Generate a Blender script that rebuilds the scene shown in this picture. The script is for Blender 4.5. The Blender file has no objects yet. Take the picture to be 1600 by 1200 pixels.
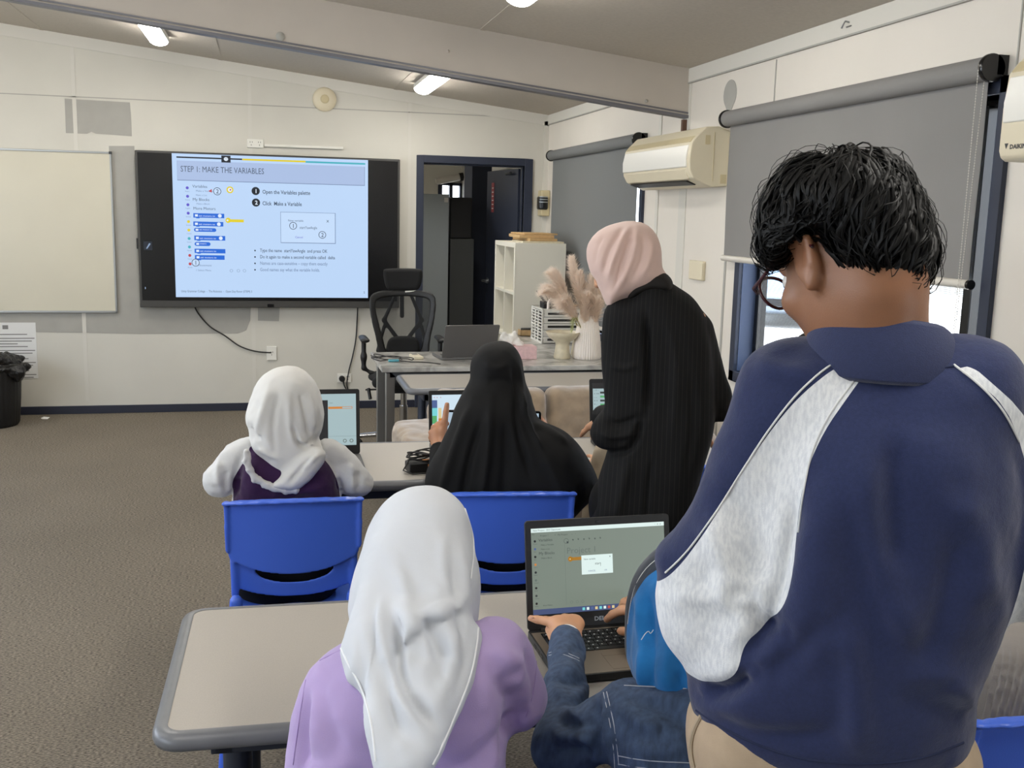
import bpy, bmesh, math, random
import numpy as np
from mathutils import Vector, Matrix
from mathutils.bvhtree import BVHTree
from mathutils.kdtree import KDTree

random.seed(7); rng = np.random.default_rng(7)
scene = bpy.context.scene
COL = scene.collection

# ------------------------------------------------------------------ camera
FPX = 1601.0
YAW, PITCH, ROLL = 0.2345807, 0.1644699, 0.0240561
EYE = np.array([0.0, 0.0, 1.61])
def _cam_axes():
    cy, sy, cp, sp = math.cos(YAW), math.sin(YAW), math.cos(PITCH), math.sin(PITCH)
    f = np.array([sy*cp, cy*cp, -sp]); r = np.array([cy, -sy, 0.0]); u = np.cross(r, f)
    return (r*math.cos(ROLL)+u*math.sin(ROLL), -r*math.sin(ROLL)+u*math.cos(ROLL), f)
CR, CU, CF = _cam_axes()
cam_data = bpy.data.cameras.new('camera'); cam = bpy.data.objects.new('camera', cam_data); COL.objects.link(cam)
cam_data.sensor_width = 36.0; cam_data.sensor_fit = 'HORIZONTAL'; cam_data.lens = FPX/1600*36.0
cam_data.clip_start = 0.05; cam_data.clip_end = 300
cam.matrix_world = Matrix(((CR[0], CU[0], -CF[0], EYE[0]), (CR[1], CU[1], -CF[1], EYE[1]), (CR[2], CU[2], -CF[2], EYE[2]), (0, 0, 0, 1)))
scene.camera = cam

# ------------------------------------------------------------------ world, sun, exposure
SKY_STRENGTH = 4.2
SUN_STRENGTH = 7.0
TUBE_STRENGTH = 27.0
EXPOSURE = 0.55
world = bpy.data.worlds.new('world'); scene.world = world; world.use_nodes = True
_nt = world.node_tree; _bg = _nt.nodes['Background']
_tc = _nt.nodes.new('ShaderNodeTexCoord'); _sp = _nt.nodes.new('ShaderNodeSeparateXYZ'); _cr = _nt.nodes.new('ShaderNodeValToRGB')
_nt.links.new(_tc.outputs['Generated'], _sp.inputs[0]); _nt.links.new(_sp.outputs['Z'], _cr.inputs[0]); _nt.links.new(_cr.outputs[0], _bg.inputs['Color'])
_cr.color_ramp.elements[0].color = (0.82, 0.88, 0.95, 1); _cr.color_ramp.elements[0].position = 0.0
_cr.color_ramp.elements[1].color = (0.45, 0.62, 0.9, 1); _cr.color_ramp.elements[1].position = 0.7
_bg.inputs['Strength'].default_value = SKY_STRENGTH
sun_data = bpy.data.lights.new('sun', 'SUN'); sun_data.energy = SUN_STRENGTH; sun_data.angle = 0.01; sun_data.color = (1.0, 0.95, 0.86)
sun = bpy.data.objects.new('sun', sun_data); COL.objects.link(sun)
sun.rotation_euler = Vector((0.35, 0.25, -0.95)).normalized().to_track_quat('-Z', 'Y').to_euler(); sun.location = (0, 0, 12)
scene.view_settings.view_transform = 'Standard'; scene.view_settings.look = 'None'
scene.view_settings.gamma = 1.0; scene.view_settings.exposure = EXPOSURE; scene.view_settings.use_curve_mapping = False
scene.cycles.max_bounces = 10; scene.cycles.diffuse_bounces = 6; scene.cycles.transparent_max_bounces = 12
scene.cycles.sample_clamp_indirect = 8.0

# ------------------------------------------------------------------ projecting photo measurements onto known planes of the room
def ray(px, py): return CR*(px-800)/FPX + CU*(600-py)/FPX + CF
def AY(px, py, y):
    d = ray(px, py); return EYE + d*(y/d[1])
def AZ(px, py, z):
    d = ray(px, py); return EYE + d*((z-EYE[2])/d[2])
def AX(px, py, x):
    d = ray(px, py); return EYE + d*(x/d[0])
def nrm(v):
    v = np.asarray(v, float); return v/np.linalg.norm(v)

# ------------------------------------------------------------------ materials
def lin(c): return tuple(((v/255)/12.92 if v/255 <= 0.04045 else ((v/255+0.055)/1.055)**2.4) for v in c)
def newmat(name):
    m = bpy.data.materials.new(name); m.use_nodes = True
    return m, m.node_tree, m.node_tree.nodes['Principled BSDF']
def N(nt, t, **kw):
    n = nt.nodes.new(t)
    for k, v in kw.items(): setattr(n, k, v)
    return n
def mat(name, rgb, rough=0.5, metal=0.0, var=0.0, scale=20.0, bump=0.0, bscale=200.0, spec=0.5, coat=0.0, sheen=0.0, stretch=None, dist=0.002):
    """plain colour with optional mottling and bump, all from noise in object space"""
    m, nt, b = newmat(name); c = lin(rgb)
    b.inputs['Base Color'].default_value = (*c, 1); b.inputs['Roughness'].default_value = rough; b.inputs['Metallic'].default_value = metal
    b.inputs['Specular IOR Level'].default_value = spec; b.inputs['Coat Weight'].default_value = coat; b.inputs['Sheen Weight'].default_value = sheen
    tc = N(nt, 'ShaderNodeTexCoord'); src = tc.outputs['Object']
    if stretch:
        mp = N(nt, 'ShaderNodeMapping'); mp.inputs['Scale'].default_value = stretch; nt.links.new(src, mp.inputs[0]); src = mp.outputs[0]
    if var:
        n = N(nt, 'ShaderNodeTexNoise'); n.inputs['Scale'].default_value = scale; n.inputs['Detail'].default_value = 6; nt.links.new(src, n.inputs['Vector'])
        r = N(nt, 'ShaderNodeValToRGB'); r.color_ramp.elements[0].position = 0.3; r.color_ramp.elements[1].position = 0.7
        r.color_ramp.elements[0].color = (*[max(0, v*(1-var)) for v in c], 1); r.color_ramp.elements[1].color = (*[min(1, v*(1+var)) for v in c], 1)
        nt.links.new(n.outputs['Fac'], r.inputs[0]); nt.links.new(r.outputs[0], b.inputs['Base Color'])
    if bump:
        n2 = N(nt, 'ShaderNodeTexNoise'); n2.inputs['Scale'].default_value = bscale; n2.inputs['Detail'].default_value = 4; nt.links.new(src, n2.inputs['Vector'])
        bp = N(nt, 'ShaderNodeBump'); bp.inputs['Strength'].default_value = bump; bp.inputs['Distance'].default_value = dist
        nt.links.new(n2.outputs['Fac'], bp.inputs['Height']); nt.links.new(bp.outputs[0], b.inputs['Normal'])
    return m
def emis(name, rgb, strength=1.0):
    m, nt, b = newmat(name); b.inputs['Base Color'].default_value = (0, 0, 0, 1); b.inputs['Roughness'].default_value = 0.35
    b.inputs['Emission Color'].default_value = (*lin(rgb), 1); b.inputs['Emission Strength'].default_value = strength*(1 if strength > 5 else 2**-EXPOSURE)   # screens are set to the brightness the picture shows
    return m
def paintmat(name, base, layers, rough=0.85, var=0.05, scale=300.0, bump=0.3, bscale=500.0, heather=None, sheen=0.2):
    """cloth whose colour changes across a seam: attribute 'p<i>' < 0 is inside panel i"""
    m, nt, b = newmat(name); b.inputs['Roughness'].default_value = rough; b.inputs['Sheen Weight'].default_value = sheen; b.inputs['Specular IOR Level'].default_value = 0.2
    tc = N(nt, 'ShaderNodeTexCoord')
    n = N(nt, 'ShaderNodeTexNoise'); n.inputs['Scale'].default_value = scale; n.inputs['Detail'].default_value = 3; nt.links.new(tc.outputs['Object'], n.inputs['Vector'])
    def ramp(c, v):
        r = N(nt, 'ShaderNodeValToRGB'); c = lin(c); r.color_ramp.elements[0].position = 0.35; r.color_ramp.elements[1].position = 0.65
        r.color_ramp.elements[0].color = (*[x*(1-v) for x in c], 1); r.color_ramp.elements[1].color = (*[min(1, x*(1+v)) for x in c], 1)
        nt.links.new(n.outputs['Fac'], r.inputs[0]); return r.outputs[0]
    cur = ramp(base, var)
    for i, c in enumerate(layers):
        at = N(nt, 'ShaderNodeAttribute', attribute_name='p%d' % i)
        lt = N(nt, 'ShaderNodeMath', operation='LESS_THAN'); lt.inputs[1].default_value = 0.0; nt.links.new(at.outputs['Fac'], lt.inputs[0])
        if heather and i == 0:
            mp = N(nt, 'ShaderNodeMapping'); mp.inputs['Scale'].default_value = (160, 160, 45); nt.links.new(tc.outputs['Object'], mp.inputs[0])
            h = N(nt, 'ShaderNodeTexNoise'); h.inputs['Scale'].default_value = 1.6; h.inputs['Detail'].default_value = 4; nt.links.new(mp.outputs[0], h.inputs['Vector'])
            r = N(nt, 'ShaderNodeValToRGB'); r.color_ramp.elements[0].position = 0.38; r.color_ramp.elements[1].position = 0.6
            r.color_ramp.elements[0].color = (*lin(heather), 1); r.color_ramp.elements[1].color = (*lin(c), 1)
            nt.links.new(h.outputs['Fac'], r.inputs[0]); cc = r.outputs[0]
        else: cc = ramp(c, var)
        mx = N(nt, 'ShaderNodeMix', data_type='RGBA'); nt.links.new(lt.outputs[0], mx.inputs['Factor']); nt.links.new(cur, mx.inputs['A']); nt.links.new(cc, mx.inputs['B']); cur = mx.outputs['Result']
    nt.links.new(cur, b.inputs['Base Color'])
    n2 = N(nt, 'ShaderNodeTexNoise'); n2.inputs['Scale'].default_value = bscale; nt.links.new(tc.outputs['Object'], n2.inputs['Vector'])
    n3 = N(nt, 'ShaderNodeTexNoise'); n3.inputs['Scale'].default_value = 26; n3.inputs['Detail'].default_value = 3; nt.links.new(tc.outputs['Object'], n3.inputs['Vector'])
    b0 = N(nt, 'ShaderNodeBump'); b0.inputs['Strength'].default_value = 0.25; b0.inputs['Distance'].default_value = 0.01
    nt.links.new(n3.outputs['Fac'], b0.inputs['Height'])
    bp = N(nt, 'ShaderNodeBump'); bp.inputs['Strength'].default_value = bump; bp.inputs['Distance'].default_value = 0.001
    nt.links.new(n2.outputs['Fac'], bp.inputs['Height']); nt.links.new(b0.outputs[0], bp.inputs['Normal']); nt.links.new(bp.outputs[0], b.inputs['Normal'])
    return m

M = {}
M['wall'] = mat('painted_wall_board', (205, 202, 192), 0.62, var=0.03, scale=2.5, bump=0.08, bscale=60)
M['wallr'] = mat('painted_wall_board_side', (216, 210, 200), 0.6, var=0.03, scale=2.0, bump=0.08, bscale=60)
M['strip'] = mat('cover_strip_paint', (208, 205, 196), 0.6, bump=0.05, bscale=50)
M['patch'] = mat('old_grey_paint', (164, 162, 155), 0.7, var=0.04, scale=8)
M['ceil'] = mat('vinyl_ceiling', (186, 178, 166), 0.75, var=0.05, scale=60, bump=0.4, bscale=150)
M['beam'] = mat('beam_paint', (186, 178, 168), 0.6, var=0.03, scale=5, bump=0.1, bscale=40)
M['track'] = mat('grey_metal_track', (112, 112, 118), 0.45, 0.3)
M['navy'] = mat('navy_joinery_paint', (44, 50, 66), 0.45, var=0.06, scale=8, spec=0.4)
M['navyin'] = mat('blue_reveal_paint', (62, 76, 104), 0.5)
M['skirt'] = mat('navy_skirting', (36, 40, 56), 0.5)
M['black'] = mat('black_plastic', (22, 22, 23), 0.5, bump=0.1, bscale=400)
M['blackg'] = mat('black_gloss', (14, 14, 16), 0.22)
M['matblack'] = mat('black_fabric', (17, 17, 18), 0.9, bump=0.3, bscale=600)
M['dgrey'] = mat('dark_grey_metal', (62, 64, 66), 0.45, 0.4)
M['tvbez'] = mat('tv_bezel_grey', (70, 69, 67), 0.5, 0.3)
M['silver'] = mat('brushed_silver', (170, 172, 172), 0.32, 0.9)
M['chrome'] = mat('chrome', (200, 202, 205), 0.16, 1.0)
M['white'] = mat('white_plastic', (228, 226, 218), 0.4)
M['cream'] = mat('cream_plastic', (218, 208, 182), 0.45, var=0.03, scale=4)
M['creamd'] = mat('yellowed_plastic', (202, 188, 150), 0.5, var=0.05, scale=6)
M['blind'] = mat('grey_blind_fabric', (128, 126, 124), 0.85, bump=0.35, bscale=700, var=0.03, scale=3)
M['blind2'] = mat('grey_blind_fabric_far', (112, 114, 114), 0.85, bump=0.35, bscale=700)
M['rail'] = mat('blind_rail', (205, 200, 190), 0.4)
M['lam'] = mat('speckled_laminate', (166, 160, 151), 0.42, var=0.05, scale=420, spec=0.4)
M['edge'] = mat('grey_table_edging', (104, 106, 110), 0.35, var=0.05, scale=30)
M['tleg'] = mat('table_leg_paint', (48, 54, 66), 0.4, 0.2)
M['blue'] = mat('blue_polypropylene', (66, 104, 212), 0.3, bump=0.15, bscale=500, spec=0.5)
M['sofa'] = mat('beige_velour', (140, 121, 98), 0.9, var=0.18, scale=14, bump=0.3, bscale=300, sheen=0.6)
M['shelf'] = mat('white_shelf_board', (226, 222, 208), 0.5)
M['wood'] = mat('pale_cardboard', (190, 158, 112), 0.7, var=0.1, scale=40)
M['pampas'] = mat('pampas_plume', (232, 216, 202), 0.95)
M['stem'] = mat('dried_stem', (150, 140, 90), 0.8)
M['green'] = mat('pale_green_grass', (178, 182, 142), 0.8)
M['leaf'] = mat('shrub_leaf', (88, 104, 78), 0.7, var=0.2, scale=4)
M['ceramic'] = mat('ribbed_white_ceramic', (230, 222, 214), 0.5)
M['stone'] = mat('cream_stoneware', (204, 194, 168), 0.4, var=0.1, scale=30)
M['pinkbox'] = mat('pink_printed_card', (214, 180, 180), 0.6, var=0.1, scale=60)
M['tissue'] = mat('tissue_paper', (240, 238, 232), 0.9)
M['paper'] = mat('printed_paper', (222, 222, 220), 0.85)
M['ink'] = mat('grey_print', (128, 126, 124), 0.9)
M['bag'] = mat('bin_liner', (20, 19, 19), 0.28, bump=0.8, bscale=45, dist=0.012)
M['laptop'] = mat('laptop_grey', (104, 102, 100), 0.5, 0.3)
M['palm'] = mat('laptop_palmrest', (118, 106, 92), 0.5, 0.2)
M['orange'] = mat('orange_sticker', (222, 140, 66), 0.6)
M['teal'] = mat('teal_plug', (70, 150, 165), 0.5)
M['keyw'] = mat('key_print', (225, 225, 225), 0.6)
M['lockerg'] = mat('grey_locker_steel', (160, 168, 172), 0.45, 0.1)
M['cabg'] = mat('dark_grey_cabinet', (70, 72, 72), 0.5)
M['red'] = mat('red_sign', (150, 60, 62), 0.6)
M['concrete'] = mat('sunlit_concrete', (216, 208, 194), 0.9, var=0.06, scale=1.2)
M['brickp'] = mat('garden_bed', (176, 150, 128), 0.9, var=0.25, scale=3)
M['fence'] = mat('fence_panel', (150, 150, 146), 0.8)
M['carp'] = mat('car_silver_paint', (150, 165, 185), 0.3, 0.4)
M['tyre'] = mat('tyre', (40, 40, 42), 0.8)
M['carglass'] = mat('car_glass', (50, 60, 72), 0.1)
M['lampbody'] = mat('batten_housing', (214, 212, 206), 0.5)

def fluff_mat(name, rgb):
    m, nt, b = newmat(name); d = N(nt, 'ShaderNodeBsdfDiffuse'); t = N(nt, 'ShaderNodeBsdfTranslucent'); mx = N(nt, 'ShaderNodeMixShader'); mx.inputs[0].default_value = .5
    for n in (d, t): n.inputs['Color'].default_value = (*lin(rgb), 1)
    nt.links.new(d.outputs[0], mx.inputs[1]); nt.links.new(t.outputs[0], mx.inputs[2]); nt.links.new(mx.outputs[0], nt.nodes['Material Output'].inputs['Surface']); return m
M['pampas'] = fluff_mat('pampas_plume', (250, 240, 230)); M['green'] = fluff_mat('pale_green_grass', (205, 210, 165))
def carpet_mat():
    m, nt, b = newmat('ribbed_grey_carpet'); b.inputs['Roughness'].default_value = 0.95; b.inputs['Specular IOR Level'].default_value = 0.1
    tc = N(nt, 'ShaderNodeTexCoord')
    n = N(nt, 'ShaderNodeTexNoise'); n.inputs['Scale'].default_value = 170; n.inputs['Detail'].default_value = 3
    mp = N(nt, 'ShaderNodeMapping'); mp.inputs['Scale'].default_value = (0.55, 1.5, 1); nt.links.new(tc.outputs['Object'], mp.inputs[0]); nt.links.new(mp.outputs[0], n.inputs['Vector'])
    big = N(nt, 'ShaderNodeTexNoise'); big.inputs['Scale'].default_value = 1.4; big.inputs['Detail'].default_value = 5; nt.links.new(tc.outputs['Object'], big.inputs['Vector'])
    r = N(nt, 'ShaderNodeValToRGB'); r.color_ramp.elements[0].position = 0.35; r.color_ramp.elements[1].position = 0.68
    r.color_ramp.elements[0].color = (*lin((84, 78, 69)), 1); r.color_ramp.elements[1].color = (*lin((150, 140, 125)), 1)
    nt.links.new(n.outputs['Fac'], r.inputs[0])
    r2 = N(nt, 'ShaderNodeValToRGB'); r2.color_ramp.elements[0].color = (0.82, 0.82, 0.82, 1); r2.color_ramp.elements[1].color = (1.1, 1.1, 1.1, 1); nt.links.new(big.outputs['Fac'], r2.inputs[0])
    mx = N(nt, 'ShaderNodeMix', data_type='RGBA', blend_type='MULTIPLY'); mx.inputs['Factor'].default_value = 1; nt.links.new(r.outputs[0], mx.inputs['A']); nt.links.new(r2.outputs[0], mx.inputs['B'])
    nt.links.new(mx.outputs['Result'], b.inputs['Base Color'])
    bp = N(nt, 'ShaderNodeBump'); bp.inputs['Strength'].default_value = 0.6; bp.inputs['Distance'].default_value = 0.004; nt.links.new(n.outputs['Fac'], bp.inputs['Height']); nt.links.new(bp.outputs[0], b.inputs['Normal'])
    return m
M['carpet'] = carpet_mat()
def marble_mat():
    m, nt, b = newmat('grey_marble_laminate'); b.inputs['Roughness'].default_value = 0.25
    tc = N(nt, 'ShaderNodeTexCoord'); n = N(nt, 'ShaderNodeTexNoise'); n.inputs['Scale'].default_value = 5; n.inputs['Detail'].default_value = 9; n.inputs['Distortion'].default_value = 1.5
    nt.links.new(tc.outputs['Object'], n.inputs['Vector']); r = N(nt, 'ShaderNodeValToRGB')
    r.color_ramp.elements[0].position = 0.36; r.color_ramp.elements[0].color = (*lin((140, 138, 134)), 1); r.color_ramp.elements[1].position = 0.6; r.color_ramp.elements[1].color = (*lin((192, 190, 184)), 1)
    nt.links.new(n.outputs['Fac'], r.inputs[0]); nt.links.new(r.outputs[0], b.inputs['Base Color']); return m
M['marble'] = marble_mat()
def glass_mat(name, screen=False):
    m, nt, b = newmat(name)
    tr = N(nt, 'ShaderNodeBsdfTransparent'); gl = N(nt, 'ShaderNodeBsdfGlossy'); gl.inputs['Roughness'].default_value = 0.02
    mix = N(nt, 'ShaderNodeMixShader'); mix.inputs[0].default_value = 0.05
    nt.links.new(tr.outputs[0], mix.inputs[1]); nt.links.new(gl.outputs[0], mix.inputs[2]); last = mix.outputs[0]
    nt.links.new(last, nt.nodes['Material Output'].inputs['Surface']); return m
M['glass'] = glass_mat('window_glass')
def mesh_mat(name, rgb, scale, cover, axis='xz'):
    """woven net: little threads with holes between, driven by object coordinates"""
    m, nt, b = newmat(name); b.inputs['Base Color'].default_value = (*lin(rgb), 1); b.inputs['Roughness'].default_value = 0.8
    tr = N(nt, 'ShaderNodeBsdfTransparent'); mix = N(nt, 'ShaderNodeMixShader'); tc = N(nt, 'ShaderNodeTexCoord'); sp = N(nt, 'ShaderNodeSeparateXYZ'); nt.links.new(tc.outputs['Object'], sp.inputs[0])
    outs = []
    for a in axis:
        s = N(nt, 'ShaderNodeMath', operation='MULTIPLY'); s.inputs[1].default_value = scale; nt.links.new(sp.outputs[a.upper()], s.inputs[0])
        f = N(nt, 'ShaderNodeMath', operation='FRACT'); nt.links.new(s.outputs[0], f.inputs[0])
        l = N(nt, 'ShaderNodeMath', operation='LESS_THAN'); l.inputs[1].default_value = cover; nt.links.new(f.outputs[0], l.inputs[0]); outs.append(l)
    mx = N(nt, 'ShaderNodeMath', operation='MAXIMUM'); nt.links.new(outs[0].outputs[0], mx.inputs[0]); nt.links.new(outs[1].outputs[0], mx.inputs[1])
    nt.links.new(mx.outputs[0], mix.inputs[0]); nt.links.new(tr.outputs[0], mix.inputs[1]); nt.links.new(b.outputs[0], mix.inputs[2])
    nt.links.new(mix.outputs[0], nt.nodes['Material Output'].inputs['Surface']); return m
M['chairmesh'] = mesh_mat('black_chair_net', (26, 27, 28), 420, 0.42)
M['flyscreen'] = mesh_mat('fly_screen_net', (90, 92, 95), 150, 0.16, 'yz')

# ------------------------------------------------------------------ object helpers
WM = {}
def tag(o, label=None, cat=None, group=None, kind=None):
    if label: o['label'] = label
    if cat: o['category'] = cat
    if group: o['group'] = group
    if kind: o['kind'] = kind
    return o
def empty(name, loc, label=None, cat=None, group=None):
    o = bpy.data.objects.new(name, None); COL.objects.link(o); o.location = loc; o.empty_display_size = 0.1
    WM[o.name] = Matrix.Translation(Vector(loc)); return tag(o, label, cat, group)
def link(name, me, parent=None):
    o = bpy.data.objects.new(name, me); COL.objects.link(o); WM[o.name] = Matrix.Identity(4)
    if parent is not None:
        o.parent = parent; o.matrix_parent_inverse = WM[parent.name].inverted()
    return o
def copy_tree(o, parent=None):
    c = o.copy(); COL.objects.link(c)
    if parent is not None: c.parent = parent; c.matrix_parent_inverse = o.matrix_parent_inverse.copy()
    for ch in o.children: copy_tree(ch, c)
    return c

class MB:
    def __init__(s): s.v = []; s.f = []; s.m = []; s.mats = []
    def mi(s, mat):
        mat = M[mat] if isinstance(mat, str) else mat
        if mat not in s.mats: s.mats.append(mat)
        return s.mats.index(mat)
    def add(s, vs, fs, mat):
        i = s.mi(mat); o = len(s.v); s.v += [tuple(map(float, p)) for p in vs]; s.f += [tuple(int(a)+o for a in f) for f in fs]; s.m += [i]*len(fs); return s
    def box(s, lo, hi, mat, X=None):
        x0, y0, z0 = lo; x1, y1, z1 = hi
        vs = [(x0,y0,z0),(x1,y0,z0),(x1,y1,z0),(x0,y1,z0),(x0,y0,z1),(x1,y0,z1),(x1,y1,z1),(x0,y1,z1)]
        if X is not None: vs = [X @ Vector(p) for p in vs]
        return s.add(vs, [(3,2,1,0),(4,5,6,7),(0,1,5,4),(1,2,6,5),(2,3,7,6),(3,0,4,7)], mat)
    def prism(s, poly, ax, a, b, mat, X=None):
        """polygon in the plane across axis ax, from a to b along it"""
        n = len(poly)
        def P(p, t): return {0: (t, p[0], p[1]), 1: (p[0], t, p[1]), 2: (p[0], p[1], t)}[ax]
        vs = [P(p, a) for p in poly]+[P(p, b) for p in poly]
        if X is not None: vs = [X @ Vector(p) for p in vs]
        return s.add(vs, [tuple(range(n))[::-1], tuple(range(n, 2*n))]+[(i, (i+1) % n, (i+1) % n+n, i+n) for i in range(n)], mat)
    def tube(s, pts, r, mat, n=8, closed=False, flat=1.0):
        pts = [np.array(p, float) for p in pts]; k = len(pts); rs = r if hasattr(r, '__len__') else [r]*k
        vs = []; up = None
        for i in range(k):
            if closed: t = pts[(i+1) % k]-pts[i-1]
            else: t = pts[min(i+1, k-1)]-pts[max(i-1, 0)]
            t = t/(np.linalg.norm(t)+1e-12)
            if up is None:
                up = np.array([0, 0, 1.0]) if abs(t[2]) < 0.9 else np.array([1.0, 0, 0])
            a = np.cross(t, up); a /= (np.linalg.norm(a)+1e-12); up2 = np.cross(a, t); up = up2
            for j in range(n):
                an = 2*math.pi*j/n; vs.append(pts[i]+rs[i]*(a*math.cos(an)+up2*flat*math.sin(an)))
        fs = []
        for i in range(k if closed else k-1):
            for j in range(n):
                a0 = i*n+j; a1 = i*n+(j+1) % n; b0 = ((i+1) % k)*n+j; b1 = ((i+1) % k)*n+(j+1) % n
                fs.append((a0, a1, b1, b0))
        if not closed: fs += [tuple(range(n))[::-1], tuple(range((k-1)*n, k*n))]
        return s.add(vs, fs, mat)
    def lathe(s, prof, c, mat, n=32, axis='z', rib=None):
        vs = []; fs = []
        for i, (r, z) in enumerate(prof):
            for j in range(n):
                a = 2*math.pi*j/n; rr = r*(1+(rib*abs(math.sin(a*rib_n/2)) if rib else 0)) if rib else r
                p = (rr*math.cos(a), rr*math.sin(a), z)
                if axis == 'x': p = (z, p[0], p[1])
                if axis == 'y': p = (p[0], z, p[1])
                vs.append((c[0]+p[0], c[1]+p[1], c[2]+p[2]))
        for i in range(len(prof)-1):
            for j in range(n): fs.append((i*n+j, i*n+(j+1) % n, (i+1)*n+(j+1) % n, (i+1)*n+j))
        if prof[0][0] > 1e-6: fs.append(tuple(range(n))[::-1])
        if prof[-1][0] > 1e-6: fs.append(tuple(range((len(prof)-1)*n, len(prof)*n)))
        return s.add(vs, fs, mat)
    def ball(s, c, r, mat, n=12, sc=(1, 1, 1)):
        prof = [(math.sin(math.pi*i/n), -math.cos(math.pi*i/n)) for i in range(n+1)]
        vs = []; fs = []
        for pr, pz in prof:
            for j in range(n*2):
                a = math.pi*j/n; vs.append((c[0]+r*sc[0]*pr*math.cos(a), c[1]+r*sc[1]*pr*math.sin(a), c[2]+r*sc[2]*pz))
        w = n*2
        for i in range(n):
            for j in range(w): fs.append((i*w+j, i*w+(j+1) % w, (i+1)*w+(j+1) % w, (i+1)*w+j))
        return s.add(vs, fs, mat)
    def text(s, txt, size, X, mat, align='LEFT', sx=1.0, bold=0.0):
        """lettering laid in the plane of matrix X (x right, y up)"""
        cu = bpy.data.curves.new('t', 'FONT'); cu.body = txt; cu.size = size; cu.align_x = align; cu.resolution_u = 2; cu.offset = bold
        o = bpy.data.objects.new('t', cu); me = bpy.data.meshes.new_from_object(o)
        vs = [X @ Vector((v.co.x*sx, v.co.y, 0)) for v in me.vertices]; fs = [tuple(p.vertices) for p in me.polygons]
        s.add(vs, fs, mat); bpy.data.objects.remove(o); bpy.data.curves.remove(cu); bpy.data.meshes.remove(me); return s
    def build(s, name, parent=None, smooth=False, bevel=0.0, seg=2, sub=0):
        me = bpy.data.meshes.new(name); me.from_pydata(s.v, [], s.f)
        for m in s.mats: me.materials.append(m)
        me.polygons.foreach_set('material_index', s.m)
        if smooth: me.polygons.foreach_set('use_smooth', [True]*len(s.f))
        me.validate(); me.update()
        if not bevel or True:
            bm = bmesh.new(); bm.from_mesh(me); bmesh.ops.remove_doubles(bm, verts=bm.verts, dist=1e-6); bmesh.ops.recalc_face_normals(bm, faces=bm.faces); bm.to_mesh(me); bm.free()
        o = link(name, me, parent)
        if bevel:
            b = o.modifiers.new('bevel', 'BEVEL'); b.width = bevel; b.segments = seg; b.limit_method = 'ANGLE'; b.angle_limit = 0.6
            me.polygons.foreach_set('use_smooth', [True]*len(me.polygons))
            try: b.harden_normals = True
            except Exception: pass
        if smooth and not bevel:
            try: me.set_sharp_from_angle(angle=0.9)
            except Exception: pass
        if sub:
            ss = o.modifiers.new('sub', 'SUBSURF'); ss.levels = sub; ss.render_levels = sub
        return o
rib_n = 40
def struct(o, name=None):
    o['kind'] = 'structure'; return o
# ------------------------------------------------------------------ implicit bodies and cloth: smooth unions of simple solids, polygonised
def smin(a, b, k):
    h = np.clip(k-np.abs(a-b), 0, None)/max(k, 1e-6); return np.minimum(a, b)-h*h*k*0.25
class Plane:
    """a real plane in the room: O, right U, up W, normal Nn (pointing away from the viewer's side)"""
    def __init__(s, O, U, W, Nn): s.O, s.U, s.W, s.N = [np.asarray(a, float) for a in (O, U, W, Nn)]
    def loc(s, P): d = P-s.O; return np.stack([d@s.U, d@s.W, d@s.N], -1)
    def px(s, p):
        d = ray(*p); t = ((s.O-EYE)@s.N)/(d@s.N); q = EYE+d*t-s.O; return (q@s.U, q@s.W)
    def at(s, p, n=0.0):
        u, w = s.px(p); return s.O+u*s.U+w*s.W+n*s.N
def vplane(px, py, y, lean=0.0, turn=0.0):
    """upright plane through a measured point, square to the line of sight (turn/lean in degrees; lean>0: top tips away)"""
    O = AY(px, py, y); h = nrm([O[0]-EYE[0], O[1]-EYE[1], 0]); a = math.radians(turn)
    h = np.array([h[0]*math.cos(a)-h[1]*math.sin(a), h[0]*math.sin(a)+h[1]*math.cos(a), 0])
    U = np.array([h[1], -h[0], 0]); t = math.radians(lean); W = np.array([0, 0, 1.0])*math.cos(t)+h*math.sin(t); Nn = np.cross(W, U)
    if Nn@h < 0: Nn = -Nn
    return Plane(O, U, W, Nn)
def polydist(P, poly):
    """signed distance to polygon, P (...,2)"""
    poly = np.asarray(poly, float); d = np.full(P.shape[:-1], 1e9); ins = np.zeros(P.shape[:-1], bool)
    for i in range(len(poly)):
        a = poly[i]; b = poly[(i+1) % len(poly)]; e = b-a; w = P-a
        t = np.clip((w@e)/(e@e+1e-12), 0, 1); q = w-t[..., None]*e; d = np.minimum(d, (q**2).sum(-1))
        c = ((a[1] > P[..., 1]) != (b[1] > P[..., 1])) & (P[..., 0] < (b[0]-a[0])*(P[..., 1]-a[1])/((b[1]-a[1]) if abs(b[1]-a[1]) > 1e-12 else 1e-12)+a[0])
        ins ^= c
    return np.where(ins, -1, 1)*np.sqrt(d)
def linedist(P, pts):
    d = np.full(P.shape[:-1], 1e9); pts = np.asarray(pts, float)
    for a, b in zip(pts[:-1], pts[1:]):
        e = b-a; w = P-a; t = np.clip((w@e)/(e@e+1e-12), 0, 1); q = w-t[..., None]*e; d = np.minimum(d, (q**2).sum(-1))
    return np.sqrt(d)
def smoothpoly(poly, it=2, closed=True):
    p = np.asarray(poly, float)
    for _ in range(it):
        if closed: q = np.roll(p, -1, 0); p = np.stack([p*0.75+q*0.25, p*0.25+q*0.75], 1).reshape(-1, 2)
        else:
            q = p[1:]; r = p[:-1]; m = np.stack([r*0.75+q*0.25, r*0.25+q*0.75], 1).reshape(-1, 2); p = np.vstack([p[:1], m, p[-1:]])
    return p
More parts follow.
